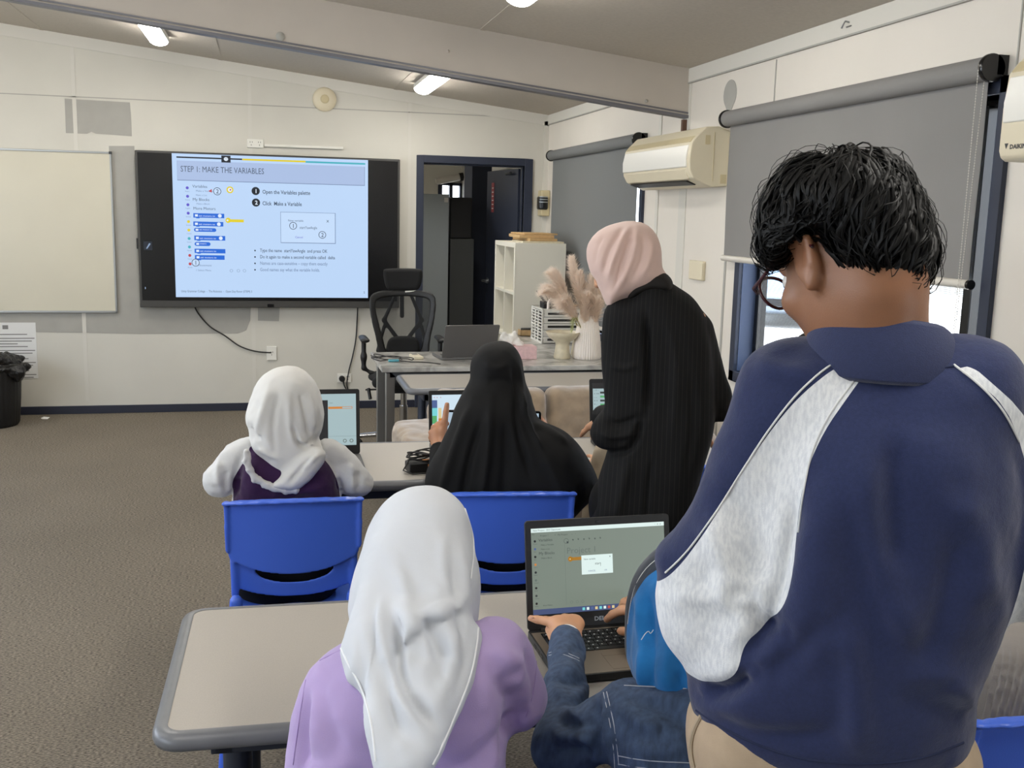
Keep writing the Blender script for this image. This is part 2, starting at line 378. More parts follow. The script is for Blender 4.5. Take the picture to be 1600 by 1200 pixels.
def rc(a, b, ra, rb=None, k=0.02, sq=None, op='u'):
    """tapered capsule; sq=(axis, factor) flattens it along an axis"""
    a = np.asarray(a, float); b = np.asarray(b, float); rb = ra if rb is None else rb; R = max(ra, rb)
    lo = np.minimum(a, b)-R-0.02; hi = np.maximum(a, b)+R+0.02
    def f(P):
        w = P-a; e = b-a
        if sq is not None:
            ax = nrm(sq[0]); s = sq[1]
            t = np.clip((w@e)/(e@e+1e-12), 0, 1); q = w-t[..., None]*e; qa = q@ax
            q = q+((1/s-1)*qa)[..., None]*ax; d = np.sqrt((q**2).sum(-1)); r = ra+(rb-ra)*t
            return (d-r)*min(1, s*1.2)
        t = np.clip((w@e)/(e@e+1e-12), 0, 1); q = w-t[..., None]*e
        return np.sqrt((q**2).sum(-1))-(ra+(rb-ra)*t)
    return (f, lo, hi, k, op)
def ell(c, r, ax=None, k=0.02, op='u'):
    """ellipsoid with radii r along the three axes of ax (rows)"""
    c = np.asarray(c, float); r = np.asarray(r, float); A = np.eye(3) if ax is None else np.asarray(ax, float)
    ext = np.sqrt(((A*r[:, None])**2).sum(0)); lo = c-ext-0.02; hi = c+ext+0.02
    def f(P):
        q = (P-c)@A.T; k0 = np.sqrt(((q/r)**2).sum(-1)); k1 = np.sqrt(((q/(r*r))**2).sum(-1))
        return k0*(k0-1)/np.maximum(k1, 1e-6)
    return (f, lo, hi, k, op)
def plate(pl, poly, T, R, k=0.02, n0=0.0, bulge=None, smooth=2, inpx=True, holes=(), rimT=0.0, rimW=0.0, op='u', Tf=None, blur=True):
    """cushion-shaped solid on plane pl: outline poly, half thickness T, rounded over a width R; n0/bulge shift its middle along the normal"""
    q = np.array([pl.px(p) for p in poly]) if inpx else np.asarray(poly, float)
    q = smoothpoly(q, smooth) if smooth else q
    lo2 = q.min(0)-0.05; hi2 = q.max(0)+0.05; st = max(0.002, (hi2-lo2).max()/240)
    nu, nw = [int(v)+2 for v in (hi2-lo2)/st]
    gu = lo2[0]+st*np.arange(nu); gw = lo2[1]+st*np.arange(nw); G = np.stack(np.meshgrid(gu, gw, indexing='ij'), -1)
    D = polydist(G, q)
    for h in holes:
        hp = np.array([pl.px(p) for p in h]) if inpx else np.asarray(h, float); D = np.maximum(D, -polydist(G, smoothpoly(hp, 2)))
    Tm = 1+D/R; Tm = np.where(Tm < 0, 0, Tm)
    if blur:
        kk = max(1, int(R*0.25/st))
        for axis in (0, 1):
            for _ in range(2):
                pad = np.pad(Tm, [(kk, kk) if i == axis else (0, 0) for i in (0, 1)], mode='edge'); cs = np.cumsum(pad, axis=axis)
                z = np.zeros_like(np.take(cs, [0], axis)); cs = np.concatenate([z, cs], axis); n = 2*kk+1
                Tm2 = (np.take(cs, range(n, cs.shape[axis]), axis)-np.take(cs, range(0, cs.shape[axis]-n), axis))/n
                Tm = np.where(Tm < 0.75, Tm2, Tm) if True else Tm2
    off = n0 if callable(n0) else (lambda u, w: n0+0*u)
    Tfun = Tf if Tf else (lambda u, w: 1.0)
    corners = []
    amp = T*1.6+0.02
    for u in np.linspace(q[:, 0].min()-0.03, q[:, 0].max()+0.03, 7):
        for w in np.linspace(q[:, 1].min()-0.03, q[:, 1].max()+0.03, 7):
            o = float(off(np.array(u), np.array(w)))
            for s in (-amp, amp): corners.append(pl.O+u*pl.U+w*pl.W+(o+s)*pl.N)
    corners = np.array(corners)
    def f(P):
        L = pl.loc(P); u, w, n = L[..., 0], L[..., 1], L[..., 2]
        a = np.clip((u-lo2[0])/st, 0, nu-1.001); b = np.clip((w-lo2[1])/st, 0, nw-1.001); i = a.astype(int); j = b.astype(int); fa = a-i; fb = b-j
        t = Tm[i, j]*(1-fa)*(1-fb)+Tm[i+1, j]*fa*(1-fb)+Tm[i, j+1]*(1-fa)*fb+Tm[i+1, j+1]*fa*fb
        TT = T*Tfun(u, w)
        if rimT: d = (t-1)*R; TT = TT+rimT*np.exp(-((d+rimW)/rimW)**2)
        m = n-off(u, w)
        v = np.sqrt(t*t+(m/TT)**2)-1
        return v*np.minimum(TT, R)
    return (f, corners.min(0), corners.max(0), k, op)
def solid(prims, h):
    """evaluate a list of solids on a grid of pitch h and return a quad surface"""
    lo = np.min([p[1] for p in prims if p[4] == 'u'], 0)-3*h; hi = np.max([p[2] for p in prims if p[4] == 'u'], 0)+3*h
    n = np.ceil((hi-lo)/h).astype(int)+1; F = np.full(n, 1.0, np.float32)
    ax = [lo[i]+h*np.arange(n[i]) for i in range(3)]
    for f, a, b, k, op in prims:
        m = k+2*h; s = [slice(max(0, int((a[i]-m-lo[i])/h)), min(n[i], int((b[i]+m-lo[i])/h)+2)) for i in range(3)]
        if any(q.stop <= q.start for q in s): continue
        P = np.stack(np.meshgrid(ax[0][s[0]], ax[1][s[1]], ax[2][s[2]], indexing='ij'), -1); d = f(P); S = tuple(s)
        if op == 'u': F[S] = smin(F[S], d, k)
        else: F[S] = -smin(-F[S], d, k)
    return snets(F, lo, h)
def snets(F, lo, h):
    n = F.shape; c = tuple(x-1 for x in n); inside = F < 0
    pos = np.zeros(c+(3,), np.float32); cnt = np.zeros(c, np.int16); quads = []
    edges = []
    for a in range(3):
        s0 = [slice(None)]*3; s1 = [slice(None)]*3; s0[a] = slice(0, -1); s1[a] = slice(1, None)
        F0 = F[tuple(s0)]; F1 = F[tuple(s1)]; X = (F0 < 0) != (F1 < 0); idx = np.argwhere(X); f0 = F0[X]; f1 = F1[X]; t = f0/(f0-f1)
        b, d = [i for i in range(3) if i != a]; p = idx.astype(np.float32); p[:, a] += t; edges.append((a, idx, f0 < 0))
        for ob in (0, -1):
            for od in (0, -1):
                ci = idx.copy(); ci[:, b] += ob; ci[:, d] += od
                ok = (ci[:, b] >= 0) & (ci[:, d] >= 0) & (ci[:, b] < c[b]) & (ci[:, d] < c[d]) & (ci[:, a] < c[a])
                ci = ci[ok]; np.add.at(pos, tuple(ci.T), p[ok]); np.add.at(cnt, tuple(ci.T), 1)
    used = cnt > 0; ids = np.full(c, -1, np.int64); ids[used] = np.arange(used.sum())
    V = pos[used]/cnt[used][:, None]*h+lo
    for a, idx, neg in edges:
        b, d = [(1, 2), (2, 0), (0, 1)][a]
        ok = (idx[:, b] > 0) & (idx[:, d] > 0) & (idx[:, b] < c[b]) & (idx[:, d] < c[d]) & (idx[:, a] < c[a]); idx = idx[ok]; ng = neg[ok]
        def g(ob, od): i = idx.copy(); i[:, b] += ob; i[:, d] += od; return ids[tuple(i.T)]
        q = np.stack([g(-1, -1), g(0, -1), g(0, 0), g(-1, 0)], 1); q[~ng] = q[~ng][:, ::-1]; quads.append(q)
    Q = np.concatenate(quads); Q = Q[(Q >= 0).all(1)]
    return V.astype(float), Q
def vnormals(V, Q):
    nn = np.cross(V[Q[:, 2]]-V[Q[:, 0]], V[Q[:, 3]]-V[Q[:, 1]]); out = np.zeros_like(V)
    for i in range(4): np.add.at(out, Q[:, i], nn)
    return out/np.maximum(np.linalg.norm(out, axis=1, keepdims=True), 1e-12)
def relax(V, Q, it=2, lam=0.5):
    for _ in range(it):
        S = np.zeros_like(V); c = np.zeros(len(V))
        for i in range(4):
            for j in (1, 3): np.add.at(S, Q[:, i], V[Q[:, (i+j) % 4]]); np.add.at(c, Q[:, i], 1)
        V = V+lam*(S/np.maximum(c, 1)[:, None]-V)
    return V
_NG = rng.random((32, 32, 32))
def vnoise(P, s):
    q = P*s; i = np.floor(q).astype(int); f = q-i; f = f*f*(3-2*f); r = 0
    for dx in (0, 1):
        for dy in (0, 1):
            for dz in (0, 1):
                w = (f[:, 0] if dx else 1-f[:, 0])*(f[:, 1] if dy else 1-f[:, 1])*(f[:, 2] if dz else 1-f[:, 2])
                r = r+w*_NG[(i[:, 0]+dx) % 32, (i[:, 1]+dy) % 32, (i[:, 2]+dz) % 32]
    return r*2-1
def fold(V, Q, pl, strokes, face=-1, gain=1.5):
    """raise or sink cloth along measured fold lines (px points, width m, height m)"""
    Nn = vnormals(V, Q); L = pl.loc(V)[:, :2]; w = np.clip(face*(Nn@pl.N)*1.5+0.15, 0, 1); D = np.zeros(len(V))
    for pts, wd, amp in strokes:
        amp *= gain; wd *= .9
        q = smoothpoly([pl.px(p) for p in pts], 2, closed=False); d = linedist(L, q)
        # ends fade out
        e0 = np.linalg.norm(L-q[0], axis=1); e1 = np.linalg.norm(L-q[-1], axis=1); Ln = np.linalg.norm(np.diff(q, axis=0), axis=1).sum()
        fade = np.clip(np.minimum(e0, e1)/(0.25*Ln+1e-6), 0, 1); fade = fade*fade*(3-2*fade)
        D += amp*np.exp(-(d/wd)**2)*(0.15+0.85*fade)
    return V+Nn*(D*w)[:, None]
def rumple(V, Q, amp, s, stretch=(1, 1, 1)):
    Nn = vnormals(V, Q); P = V*np.array(stretch); d = vnoise(P, s)+0.5*vnoise(P+3.1, s*2.1); return V+Nn*(d*amp)[:, None]
def surf(name, V, Q, mat, parent=None, paints=(), pl=None, smooth=True):
    me = bpy.data.meshes.new(name); n = len(V)
    me.vertices.add(n); me.vertices.foreach_set('co', np.ascontiguousarray(V, np.float32).ravel())
    Q = np.asarray(Q); me.loops.add(Q.size); me.loops.foreach_set('vertex_index', Q.ravel().astype(np.int32))
    me.polygons.add(len(Q)); me.polygons.foreach_set('loop_start', (np.arange(len(Q))*Q.shape[1]).astype(np.int32)); me.polygons.foreach_set('loop_total', np.full(len(Q), Q.shape[1], np.int32))
    me.update(calc_edges=True); me.validate()
    me.polygons.foreach_set('use_smooth', [True]*len(me.polygons)); me.materials.append(M[mat] if isinstance(mat, str) else mat)
    for i, poly in enumerate(paints):
        L = pl.loc(V)[:, :2]; q = smoothpoly([pl.px(p) for p in poly], 2); d = polydist(L, q)
        at = me.attributes.new('p%d' % i, 'FLOAT', 'POINT'); at.data.foreach_set('value', d.astype(np.float32))
    return link(name, me, parent)
def joinVQ(*vq):
    Vs = []; Qs = []; o = 0
    for V, Q in vq: Vs.append(V); Qs.append(Q+o); o += len(V)
    return np.vstack(Vs), np.vstack(Qs)
def drape(V, Q, pts, lift=0.001, sub=6):
    """lay measured points onto a surface, for seams and stitching"""
    bvh = BVHTree.FromPolygons([tuple(v) for v in V], [tuple(int(i) for i in q) for q in Q]); out = []
    pp = smoothpoly(pts, 2, closed=False); res = []
    for a, b in zip(pp[:-1], pp[1:]):
        m = max(1, int(np.linalg.norm(b-a)/sub)); res += [a+(b-a)*i/m for i in range(m)]
    res.append(pp[-1])
    for p in res:
        d = ray(*p); h = bvh.ray_cast(Vector(EYE), Vector(nrm(d)))
        if h[0] is not None and (not out or np.linalg.norm(np.array(h[0])-out[-1]) < 0.06): out.append(np.array(h[0])+np.array(h[1])*lift*(1 if np.dot(np.array(h[1]), d) < 0 else -1))
    return out
def seam(name, VQ, lines, mat, parent, r=0.0011, lift=0.0006, sub=6):
    """stitched lines: each its own little part laid on the cloth"""
    for pts in lines:
        o = drape(VQ[0], VQ[1], pts, lift, sub)
        if len(o) > 2:
            o = np.array(o)
            for _ in range(2): o[1:-1] = (o[:-2]+2*o[1:-1]+o[2:])/4
            MB().tube(list(o), r, mat, n=6).build(name, parent, smooth=True)
# ------------------------------------------------------------------ the room
XR, YF, XL, YB = 2.26, 8.37, -3.6, -2.6
def zc(x): return 2.415+0.113*(XR-x)            # underside of the pitched ceiling
YBM, TBM = 5.43, 0.05                            # the deep beam across the room

struct(MB().box((XL-0.2, YB-0.2, -0.1), (XR+0.12, YF+0.12, 0.0), 'carpet').build('floor'))
f2 = MB().box((XL-0.2, YF+0.12, -0.1), (XR+0.3, 12.6, 0.0), 'carpet').build('floor'); struct(f2)
b = MB(); b.add([(-1.0, 2.95, 0.0015), (-0.1, 2.9, 0.0015), (-0.1, 2.906, 0.0015), (-1.0, 2.956, 0.0015)], [(0, 1, 2, 3)], 'edge')
# ceiling: one pitched slab
P = [(XL-0.2, zc(XL-0.2)), (XR+0.12, zc(XR+0.12)), (XR+0.12, zc(XR+0.12)+0.1), (XL-0.2, zc(XL-0.2)+0.1)]
struct(MB().prism(P, 1, YB-0.2, 12.6, 'ceil').build('ceiling'))
# joint strips on the ceiling
def seamline(x0, y0, x1, y1, w=0.012):
    return
b = MB()
for y in (1.2, 3.0): b.prism([(XL, zc(XL)-0.004), (XR, zc(XR)-0.004), (XR, zc(XR)+0.01), (XL, zc(XL)+0.01)], 1, y, y+0.03, 'ceil')
for x in (-1.6, -0.35, 0.98):
    b.prism([(x, zc(x)-0.003), (x+0.03, zc(x+0.03)-0.003), (x+0.03, zc(x)+0.01), (x, zc(x)+0.01)], 1, YBM+TBM, YF, 'ceil')
    b.prism([(x+.1, zc(x+.1)-0.003), (x+0.13, zc(x+0.13)-0.003), (x+0.13, zc(x+.1)+0.01), (x+.1, zc(x+.1)+0.01)], 1, YB, YBM, 'ceil')
o = b.build('trim_ceiling'); struct(o)
# beam
o = MB().prism([(XL, zc(XL)-0.25), (XR, zc(XR)-0.25), (XR, zc(XR)+0.02), (XL, zc(XL)+0.02)], 1, YBM, YBM+TBM, 'beam').build('trim_beam'); struct(o)
o = MB().prism([(XL, zc(XL)-0.264), (XR, zc(XR)-0.264), (XR, zc(XR)-0.249), (XL, zc(XL)-0.249)], 1, YBM-0.012, YBM+TBM+0.004, 'track').prism([(XL, zc(XL)-0.24), (XR, zc(XR)-0.24), (XR, zc(XR)-0.232), (XL, zc(XL)-0.232)], 1, YBM-0.006, YBM+0.01, 'track').build('trim_beam_track'); struct(o)

# far wall with its doorway
DX0, DX1, DZ = 1.225, 2.06, 2.0
b = MB()
def wallpiece(x0, x1, z0, z1f): b.prism([(x0, z0), (x1, z0), (x1, z1f(x1)), (x0, z1f(x0))], 1, YF, YF+0.12, 'wall')
wallpiece(XL-0.2, DX0, 0, lambda x: zc(x)+0.03); wallpiece(DX0, DX1, DZ, lambda x: zc(x)+0.03); wallpiece(DX1, XR+0.12, 0, lambda x: zc(x)+0.03)
struct(b.build('wall_far'))
b = MB()
for x in (-2.65, -1.385, -0.125, 1.11): b.box((x-0.014, YF-0.003, 0.1), (x+0.014, YF+0.01, zc(x)-0.02), 'strip')
for (x0, x1) in ((XL, DX0-0.06), (2.14, XR)): pass
b.box((XL, YF-0.003, 2.385), (XR, YF+0.01, 2.392), 'patch')
b.prism([(XL, zc(XL)-0.085), (XR, zc(XR)-0.085), (XR, zc(XR)), (XL, zc(XL))], 1, YF-0.012, YF+0.01, 'strip')
b.box((XR-0.04, YF-0.012, 0.1), (XR, YF+0.01, zc(XR)-0.05), 'strip')
struct(b.build('trim_far_wall'))
# unpainted patches left where older fittings were taken off
b = MB()
def patchpoly(pts, mat='patch', d=0.0015):
    q = [AY(p[0], p[1], YF) for p in pts]; b.prism([(v[0], v[2]) for v in q][::-1], 1, YF-d-0.0005, YF+0.005, mat)
patchpoly([(101, 154), (117, 155), (203, 160), (205, 185), (206, 213), (180, 211), (150, 209), (143, 206), (136, 209), (103, 208)])
patchpoly([(170, 228), (210, 228), (212, 300), (218, 474), (392, 476), (391, 500), (385, 516), (371, 521), (218, 522), (130, 520), (58, 519), (30, 510), (0, 507), (0, 470), (150, 470), (180, 460)])
patchpoly([(403, 478), (437, 478), (436, 502), (403, 501)], d=0.003)
o = b.build('trim_unpainted_patches'); struct(o)
# skirting
o = MB().box((XL, YF-0.014, 0), (DX0-0.06, YF+0.005, 0.062), 'skirt').box((2.14, YF-0.014, 0), (XR, YF+0.005, 0.062), 'skirt').build('baseboard_far', bevel=0.003); struct(o)
o = MB().box((XR-0.014, YB, 0), (XR+0.005, YF-0.014, 0.062), 'skirt').build('baseboard_right', bevel=0.003); struct(o)

# right wall with two windows (plus one added behind the viewer for daylight)
WIN = [(2.89, 4.655, 0.865, 2.02), (6.11, 8.0, 0.80, 2.02), (-1.9, 0.1, 0.80, 2.02)]
b = MB()
def rw(y0, y1, z0, z1): b.box((XR, y0, z0), (XR+0.12, y1, z1), 'wallr')
ZT = zc(XR)+0.03
rw(YB-0.2, YF+0.12, 0, 0.80); rw(2.89, 4.655, 0.80, 0.865); rw(YB-0.2, YF+0.12, 2.02, ZT)
for a, c in ((YB-0.2, -1.9), (0.1, 2.89), (4.655, 6.11), (8.0, YF+0.12)): rw(a, c, 0.80, 2.02)
struct(b.build('wall_right'))
b = MB()
for y, w in ((5.45, .05), (1.4, .02)): b.box((XR-0.005, y-w, 0.06), (XR+0.005, y+w, zc(XR)-0.08), 'strip')
b.box((XR-0.004, 4.84, 0.06), (XR+0.004, 4.86, 1.74), 'patch'); b.box((XR-0.006, 5.82, 0.06), (XR+0.005, 5.86, 2.3), 'strip')
b.box((XR-0.004, 4.43, 2.12), (XR+0.004, 4.436, 2.33), 'patch'); b.box((XR-0.004, 2.84, 2.04), (XR+0.004, 2.846, 2.34), 'patch')
b.box((XR-0.012, YB, zc(XR)-0.075), (XR+0.005, YBM, zc(XR)), 'strip'); b.box((XR-0.012, YBM+TBM, zc(XR)-0.075), (XR+0.005, YF, zc(XR)), 'strip')
b.box((XR-0.014, YB, zc(XR)-0.079), (XR+0.005, YBM, zc(XR)-0.072), 'patch'); b.box((XR-0.014, YBM+TBM, zc(XR)-0.079), (XR+0.005, YF, zc(XR)-0.072), 'patch')
struct(b.build('trim_right_wall'))
# round-topped unpainted mark above the air conditioner
b = MB(); c = AX(1141, 147, XR); pts = [(c[1]+0.075*math.cos(a), c[2]+0.07*math.sin(a)) for a in np.linspace(-0.9, math.pi+0.9, 18)]+[(c[1], c[2]-0.115)]
b.prism(pts, 0, XR-0.002, XR+0.004, 'patch'); struct(b.build('trim_vent_mark'))

struct(MB().prism([(XL-0.2, 0), (XR+0.12, 0), (XR+0.12, ZT), (XL-0.2, zc(XL)+0.05)], 1, YB-0.12, YB, 'wall').build('wall_back'))
# left wall, with unseen openings added and widened for more daylight
b = MB(); b.box((XL-0.12, YB-0.2, 0), (XL, YF+0.12, 0.8), 'wall').box((XL-0.12, YB-0.2, 2.3), (XL, YF+0.12, zc(XL)+0.05), 'wall')
for a, c in ((YB-0.2, -2.0), (1.6, 2.4), (6.4, YF+0.12)): b.box((XL-0.12, a, 0.8), (XL, c, 2.3), 'wall')
struct(b.build('wall_left'))

def window(name, y0, y1, z0, z1, mull):
    b = MB(); d0, d1 = XR-0.018, XR+0.13; t = 0.045
    # blue reveal boards
    b.box((d0, y0-0.05, z0-0.05), (d1, y0, z1+0.05), 'navy').box((d0, y1, z0-0.05), (d1, y1+0.05, z1+0.05), 'navy').box((d0, y0-0.05, z0-0.05), (d1, y1+0.05, z0, ), 'navy').box((d0, y0-0.05, z1), (d1, y1+0.05, z1+0.05), 'navy')
    b.box((XR+0.0, y1-0.004, z0), (d1, y1-0.001, z1), 'navyin').box((XR+0.0, y0+0.001, z0), (d1, y0+0.004, z1), 'navyin')
    fr = struct(b.build(name, bevel=0.002))
    b = MB(); x0, x1 = XR+0.075, XR+0.12
    for a, c in ((y0, y0+0.035), (y1-0.045, y1)): b.box((x0, a+0.0045, z0), (x1, c-0.0045, z1), 'blackg')
    b.box((x0, y0+0.03, z0), (x1, y1-0.04, z0+0.03), 'blackg').box((x0, y0+0.03, z1-0.03), (x1, y1-0.04, z1), 'blackg')
    for m in mull: b.box((x0-0.012, m-0.022, z0+0.02), (x1, m+0.022, z1-0.02), 'blackg')
    b.build('window_sash', fr, bevel=0.003)
    MB().box((x0+0.02, y0+0.03, z0+0.03), (x0+0.024, y1-0.04, z1-0.03), 'glass').build('pane', fr)
    return fr
w1 = window('window_1', *WIN[0], (3.06,))
MB().add([(XR+0.085, 3.09, 0.9), (XR+0.085, 4.6, 0.9), (XR+0.085, 4.6, 2.0), (XR+0.085, 3.09, 2.0)], [(0, 1, 2, 3)], 'flyscreen').build('fly_screen', w1)
window('window_2', *WIN[1], (7.0,)); window('added_window', *WIN[2], (-0.9,))

def blind(y0, y1, zt, zb, label, mt, chain=True):
    r = empty('roller_blind', (XR-0.05, (y0+y1)/2, zt), label, 'blind')
    b = MB(); b.lathe([(0.038, y0), (0.038, y1)], (XR-0.055, 0, zt-0.01), mt, 28, 'y'); b.build('roll', r, smooth=True)
    for ya, yb, yc in ((y0-0.02, y0, y0-0.02), (y1, y1+0.02, y1+0.014)):
        b = MB().lathe([(0.042, ya), (0.044, ya+0.004), (0.044, yb-0.004), (0.042, yb)], (XR-0.055, 0, zt-0.01), 'blackg', 28, 'y')
        b.box((XR-0.04, yc, zt-0.03), (XR-0.002, yc+0.006, zt+0.03), 'black'); b.build('bracket', r, smooth=True)
    # fabric sheet: slight waves, a sheet with real thickness
    n = 40; m = 12; vs = []; fs = []
    for s in (0, 1):
        for i in range(n+1):
            for j in range(m+1):
                y = y0+0.012+(y1-y0-0.024)*i/n; z = zt-0.01+(zb-zt)*j/m; x = XR-0.045+0.004*math.sin(i*0.37+j*0.5)*(j/m)+0.0012*s
                vs.append((x, y, z))
    o_ = (n+1)*(m+1)
    for s in (0, 1):
        for i in range(n):
            for j in range(m): a = s*o_+i*(m+1)+j; q = (a, a+1, a+m+2, a+m+1); fs.append(q if s == 0 else q[::-1])
    MB().add(vs, fs, mt).build('blind_fabric', r, smooth=True)
    b = MB(); b.lathe([(0.008, y0+0.005), (0.015, y0+0.01), (0.015, y1-0.01), (0.008, y1-0.005)], (XR-0.045, 0, zb-0.012), 'rail', 16, 'y'); b.build('bottom_rail', r, smooth=True)
    MB().lathe([(0.016, y0), (0.016, y0+0.012)], (XR-0.045, 0, zb-0.012), 'blackg', 16, 'y').build('end_cap', r, smooth=True)
    if chain:
        for dx, nm, zz in ((0.0, 'bead_chain', 1.22), (0.035, 'bead_chain', 1.2)):
            b = MB(); z = zt-0.02
            while z > zz:
                t = (zt-z)/(zt-zz); b.ball((XR-0.10+dx, y0-0.008+0.012*dx/0.035+0.03*t*(dx > 0), z), 0.0022, 'rail', 3); z -= 0.0085
            b.tube([(XR-0.10+dx, y0-0.008+0.012*dx/0.035, zt), (XR-0.10+dx, y0-0.008+0.012*dx/0.035+0.03*(dx > 0), zz)], 0.0007, 'rail', 4); b.build(nm, r)
        b = MB(); b.tube([(XR-0.10+0.0175+0.02*math.cos(a), y0+0.012+0.01*math.sin(a*2), 1.20+0.03*math.sin(a)) for a in np.linspace(0, 6, 12)], 0.003, 'rail', 5); b.build('chain_knot', r)
    return r
blind(2.90, 4.80, 2.105, 1.43, 'grey roller blind half lowered behind the standing person in navy sweatshirt', 'blind')
blind(6.07, 8.06, 2.085, 0.86, 'dark grey roller blind on the far window beside the white shelf', 'blind2', False)
blind(-2.0, 0.2, 2.105, 1.45, 'grey roller blind half lowered on the unseen window added behind the viewer', 'blind', False)

# door frame and the open navy door leaf
b = MB(); t = 0.058
b.box((DX0-t, YF-0.02, 0), (DX0, YF+0.13, DZ+t), 'navy').box((DX1, YF-0.02, 0), (DX1+0.07, YF+0.13, DZ+t), 'navy').box((DX0, YF-0.02, DZ), (DX1, YF+0.13, DZ+t), 'navy')
b.box((DX0, YF+0.07, 0), (DX0+0.012, YF+0.11, DZ), 'navy').box((DX1-0.012, YF+0.03, 0), (DX1, YF+0.07, DZ), 'navy').box((DX0, YF+0.03, DZ-0.012), (DX1, YF+0.07, DZ), 'navy')
dr = struct(b.build('door_1', bevel=0.003))
X = Matrix.Translation((DX1-0.016, YF+0.14, 0)) @ Matrix.Rotation(math.radians(97), 4, 'Z')
lf = MB().box((0, -0.038, 0.01), (0.8, 0, DZ-0.015), 'navy', X).build('door_leaf', dr, bevel=0.002)
h = MB()
for s in (1, -1):
    yy = 0.0 if s > 0 else -0.038
    h.lathe([(0.026, 0), (0.026, 0.008*1)], (0, 0, 0), 'silver', 20, 'y') if False else None
    h.tube([X @ Vector((0.735, yy, 1.0)), X @ Vector((0.735, yy+s*0.05, 1.0))], 0.011, 'silver', 10)
    h.tube([X @ Vector((0.735, yy, 1.0)), X @ Vector((0.735, yy+s*0.008, 1.0))], 0.027, 'silver', 18)
    h.tube([X @ Vector((0.745, yy+s*0.05, 1.0)), X @ Vector((0.69, yy+s*0.052, 1.0)), X @ Vector((0.62, yy+s*0.05, 0.995))], 0.0095, 'silver', 10)
h.build('door_handle', lf, smooth=True)
s_ = MB().box((0.60, 0.0005, 1.62), (0.665, 0.003, 1.88), 'red', X); 
for k in range(6): s_.box((0.612, 0.003, 1.65+k*0.036), (0.653, 0.0036, 1.658+k*0.036), 'paper', X)
s_.build('door_sign', lf)
MB().tube([X @ Vector((0.3, 0.0, DZ-0.05)), X @ Vector((0.1, 0.03, DZ-0.05))], 0.012, 'dgrey', 8).build('door_closer', lf)

# the dim room beyond the door
YN = 12.4
wx0, wx1 = AY(687, 290, YN)[0], AY(722, 290, YN)[0]; wz0, wz1 = 1.0, AY(705, 286, YN)[2]
b = MB(); b.box((-0.2, YN, 0), (wx0, YN+0.1, 2.75), 'wall').box((wx1, YN, 0), (XR+0.3, YN+0.1, 2.75), 'wall').box((wx0, YN, 0), (wx1, YN+0.1, wz0), 'wall').box((wx0, YN, wz1), (wx1, YN+0.1, 2.75), 'wall')
b.box((-0.2, YF+0.12, 0), (-0.1, YN, 2.75), 'wall').box((XR+0.02, YF+0.12, 0), (XR+0.12, YN, 2.5), 'wall')
struct(b.build('wall_next_room'))
b = MB()
for xa, xb in ((wx0-0.02, wx0+0.03), (wx1-0.03, wx1+0.02), ((wx0+wx1)/2-0.02, (wx0+wx1)/2+0.02)): b.box((xa, YN-0.02, wz0), (xb, YN+0.08, wz1), 'navy')
b.box((wx0, YN-0.02, wz1-0.03), (wx1, YN+0.08, wz1), 'navy').box((wx0, YN-0.02, wz0), (wx1, YN+0.08, wz0+0.04), 'navy')
wf = struct(b.build('window_4')); MB().box((wx0+0.03, YN+0.03, wz0+0.03), (wx1-0.03, YN+0.034, wz1-0.03), 'glass').build('pane', wf)
a0, a1 = AY(681, 284, YN-0.1), AY(723, 276, YN-0.1)
r = empty('roller_blind', tuple(a0), 'rolled up pale blind seen through the open navy doorway', 'blind')
b = MB(); b.tube([a0, a1], 0.04, 'rail', 14); b.build('roll', r, smooth=True)
MB().tube([a1-(a1-a0)*0.12, a1+(a1-a0)*0.02], 0.05, 'blackg', 14).build('bracket', r, smooth=True)

# outdoors beyond the windows
o = MB().box((XR+0.3, -20, -0.75), (60, 45, -0.55), 'concrete').build('ground_outside'); struct(o)
# ------------------------------------------------------------------ lamps on the ceiling
def batten(x, y0, y1, label, w=0.125):
    z = zc(x)-0.012; r = empty('batten_light', (x, (y0+y1)/2, z), label, 'ceiling light', 'LED batten lights')
    X = Matrix.Translation((x, 0, z)) @ Matrix.Rotation(math.atan(0.113), 4, 'Y')
    MB().box((-w/2-0.004, y0+0.01, -0.028), (w/2+0.004, y1-0.01, 0.006), 'lampbody', X).build('housing', r, bevel=0.004)
    n = 14; prof = [((w/2)*math.cos(a), -0.028-0.036*math.sin(a)) for a in np.linspace(0, math.pi, n)]; vs = []; fs = []
    ys = [(y0, 0.75), (y0+0.03, 1.0), (y1-0.03, 1.0), (y1, 0.75)]
    for y, s in ys: vs += [X @ Vector((p[0]*s, y, -0.028+(p[1]+0.028)*s)) for p in prof]
    for i in range(3): fs += [(i*n+j, i*n+j+1, (i+1)*n+j+1, (i+1)*n+j) for j in range(n-1)]
    fs += [tuple(range(n)), tuple(range(3*n, 4*n))[::-1]]
    MB().add(vs, fs, LAMP).build('diffuser', r, smooth=True)
LAMP = emis('lamp_diffuser', (255, 251, 243), TUBE_STRENGTH)
batten(-0.70, 6.45, 7.60, 'lit LED batten behind the beam on the left, above the whiteboard side')
batten(1.13, 6.65, 7.82, 'lit LED batten behind the beam, above the gap between screen and doorway')
batten(1.05, 3.35, 4.45, 'lit LED batten at the top edge, in front of the beam')
batten(-2.6, 6.5, 7.65, 'lit LED batten behind the beam, out of frame at far left')
batten(-0.8, 3.2, 4.3, 'lit LED batten in front of the beam, left of the viewer')
batten(1.05, 0.2, 1.3, 'lit LED batten above the front table'); batten(-0.8, 0.2, 1.3, 'lit LED batten above the viewer, left side')
batten(-2.6, 2.2, 3.3, 'lit LED batten over the open carpet on the left')
batten(0.55, 9.6, 10.7, 'unseen LED batten added to light the room beyond the doorway')  # unseen lamp, added to brighten the locker beyond the door

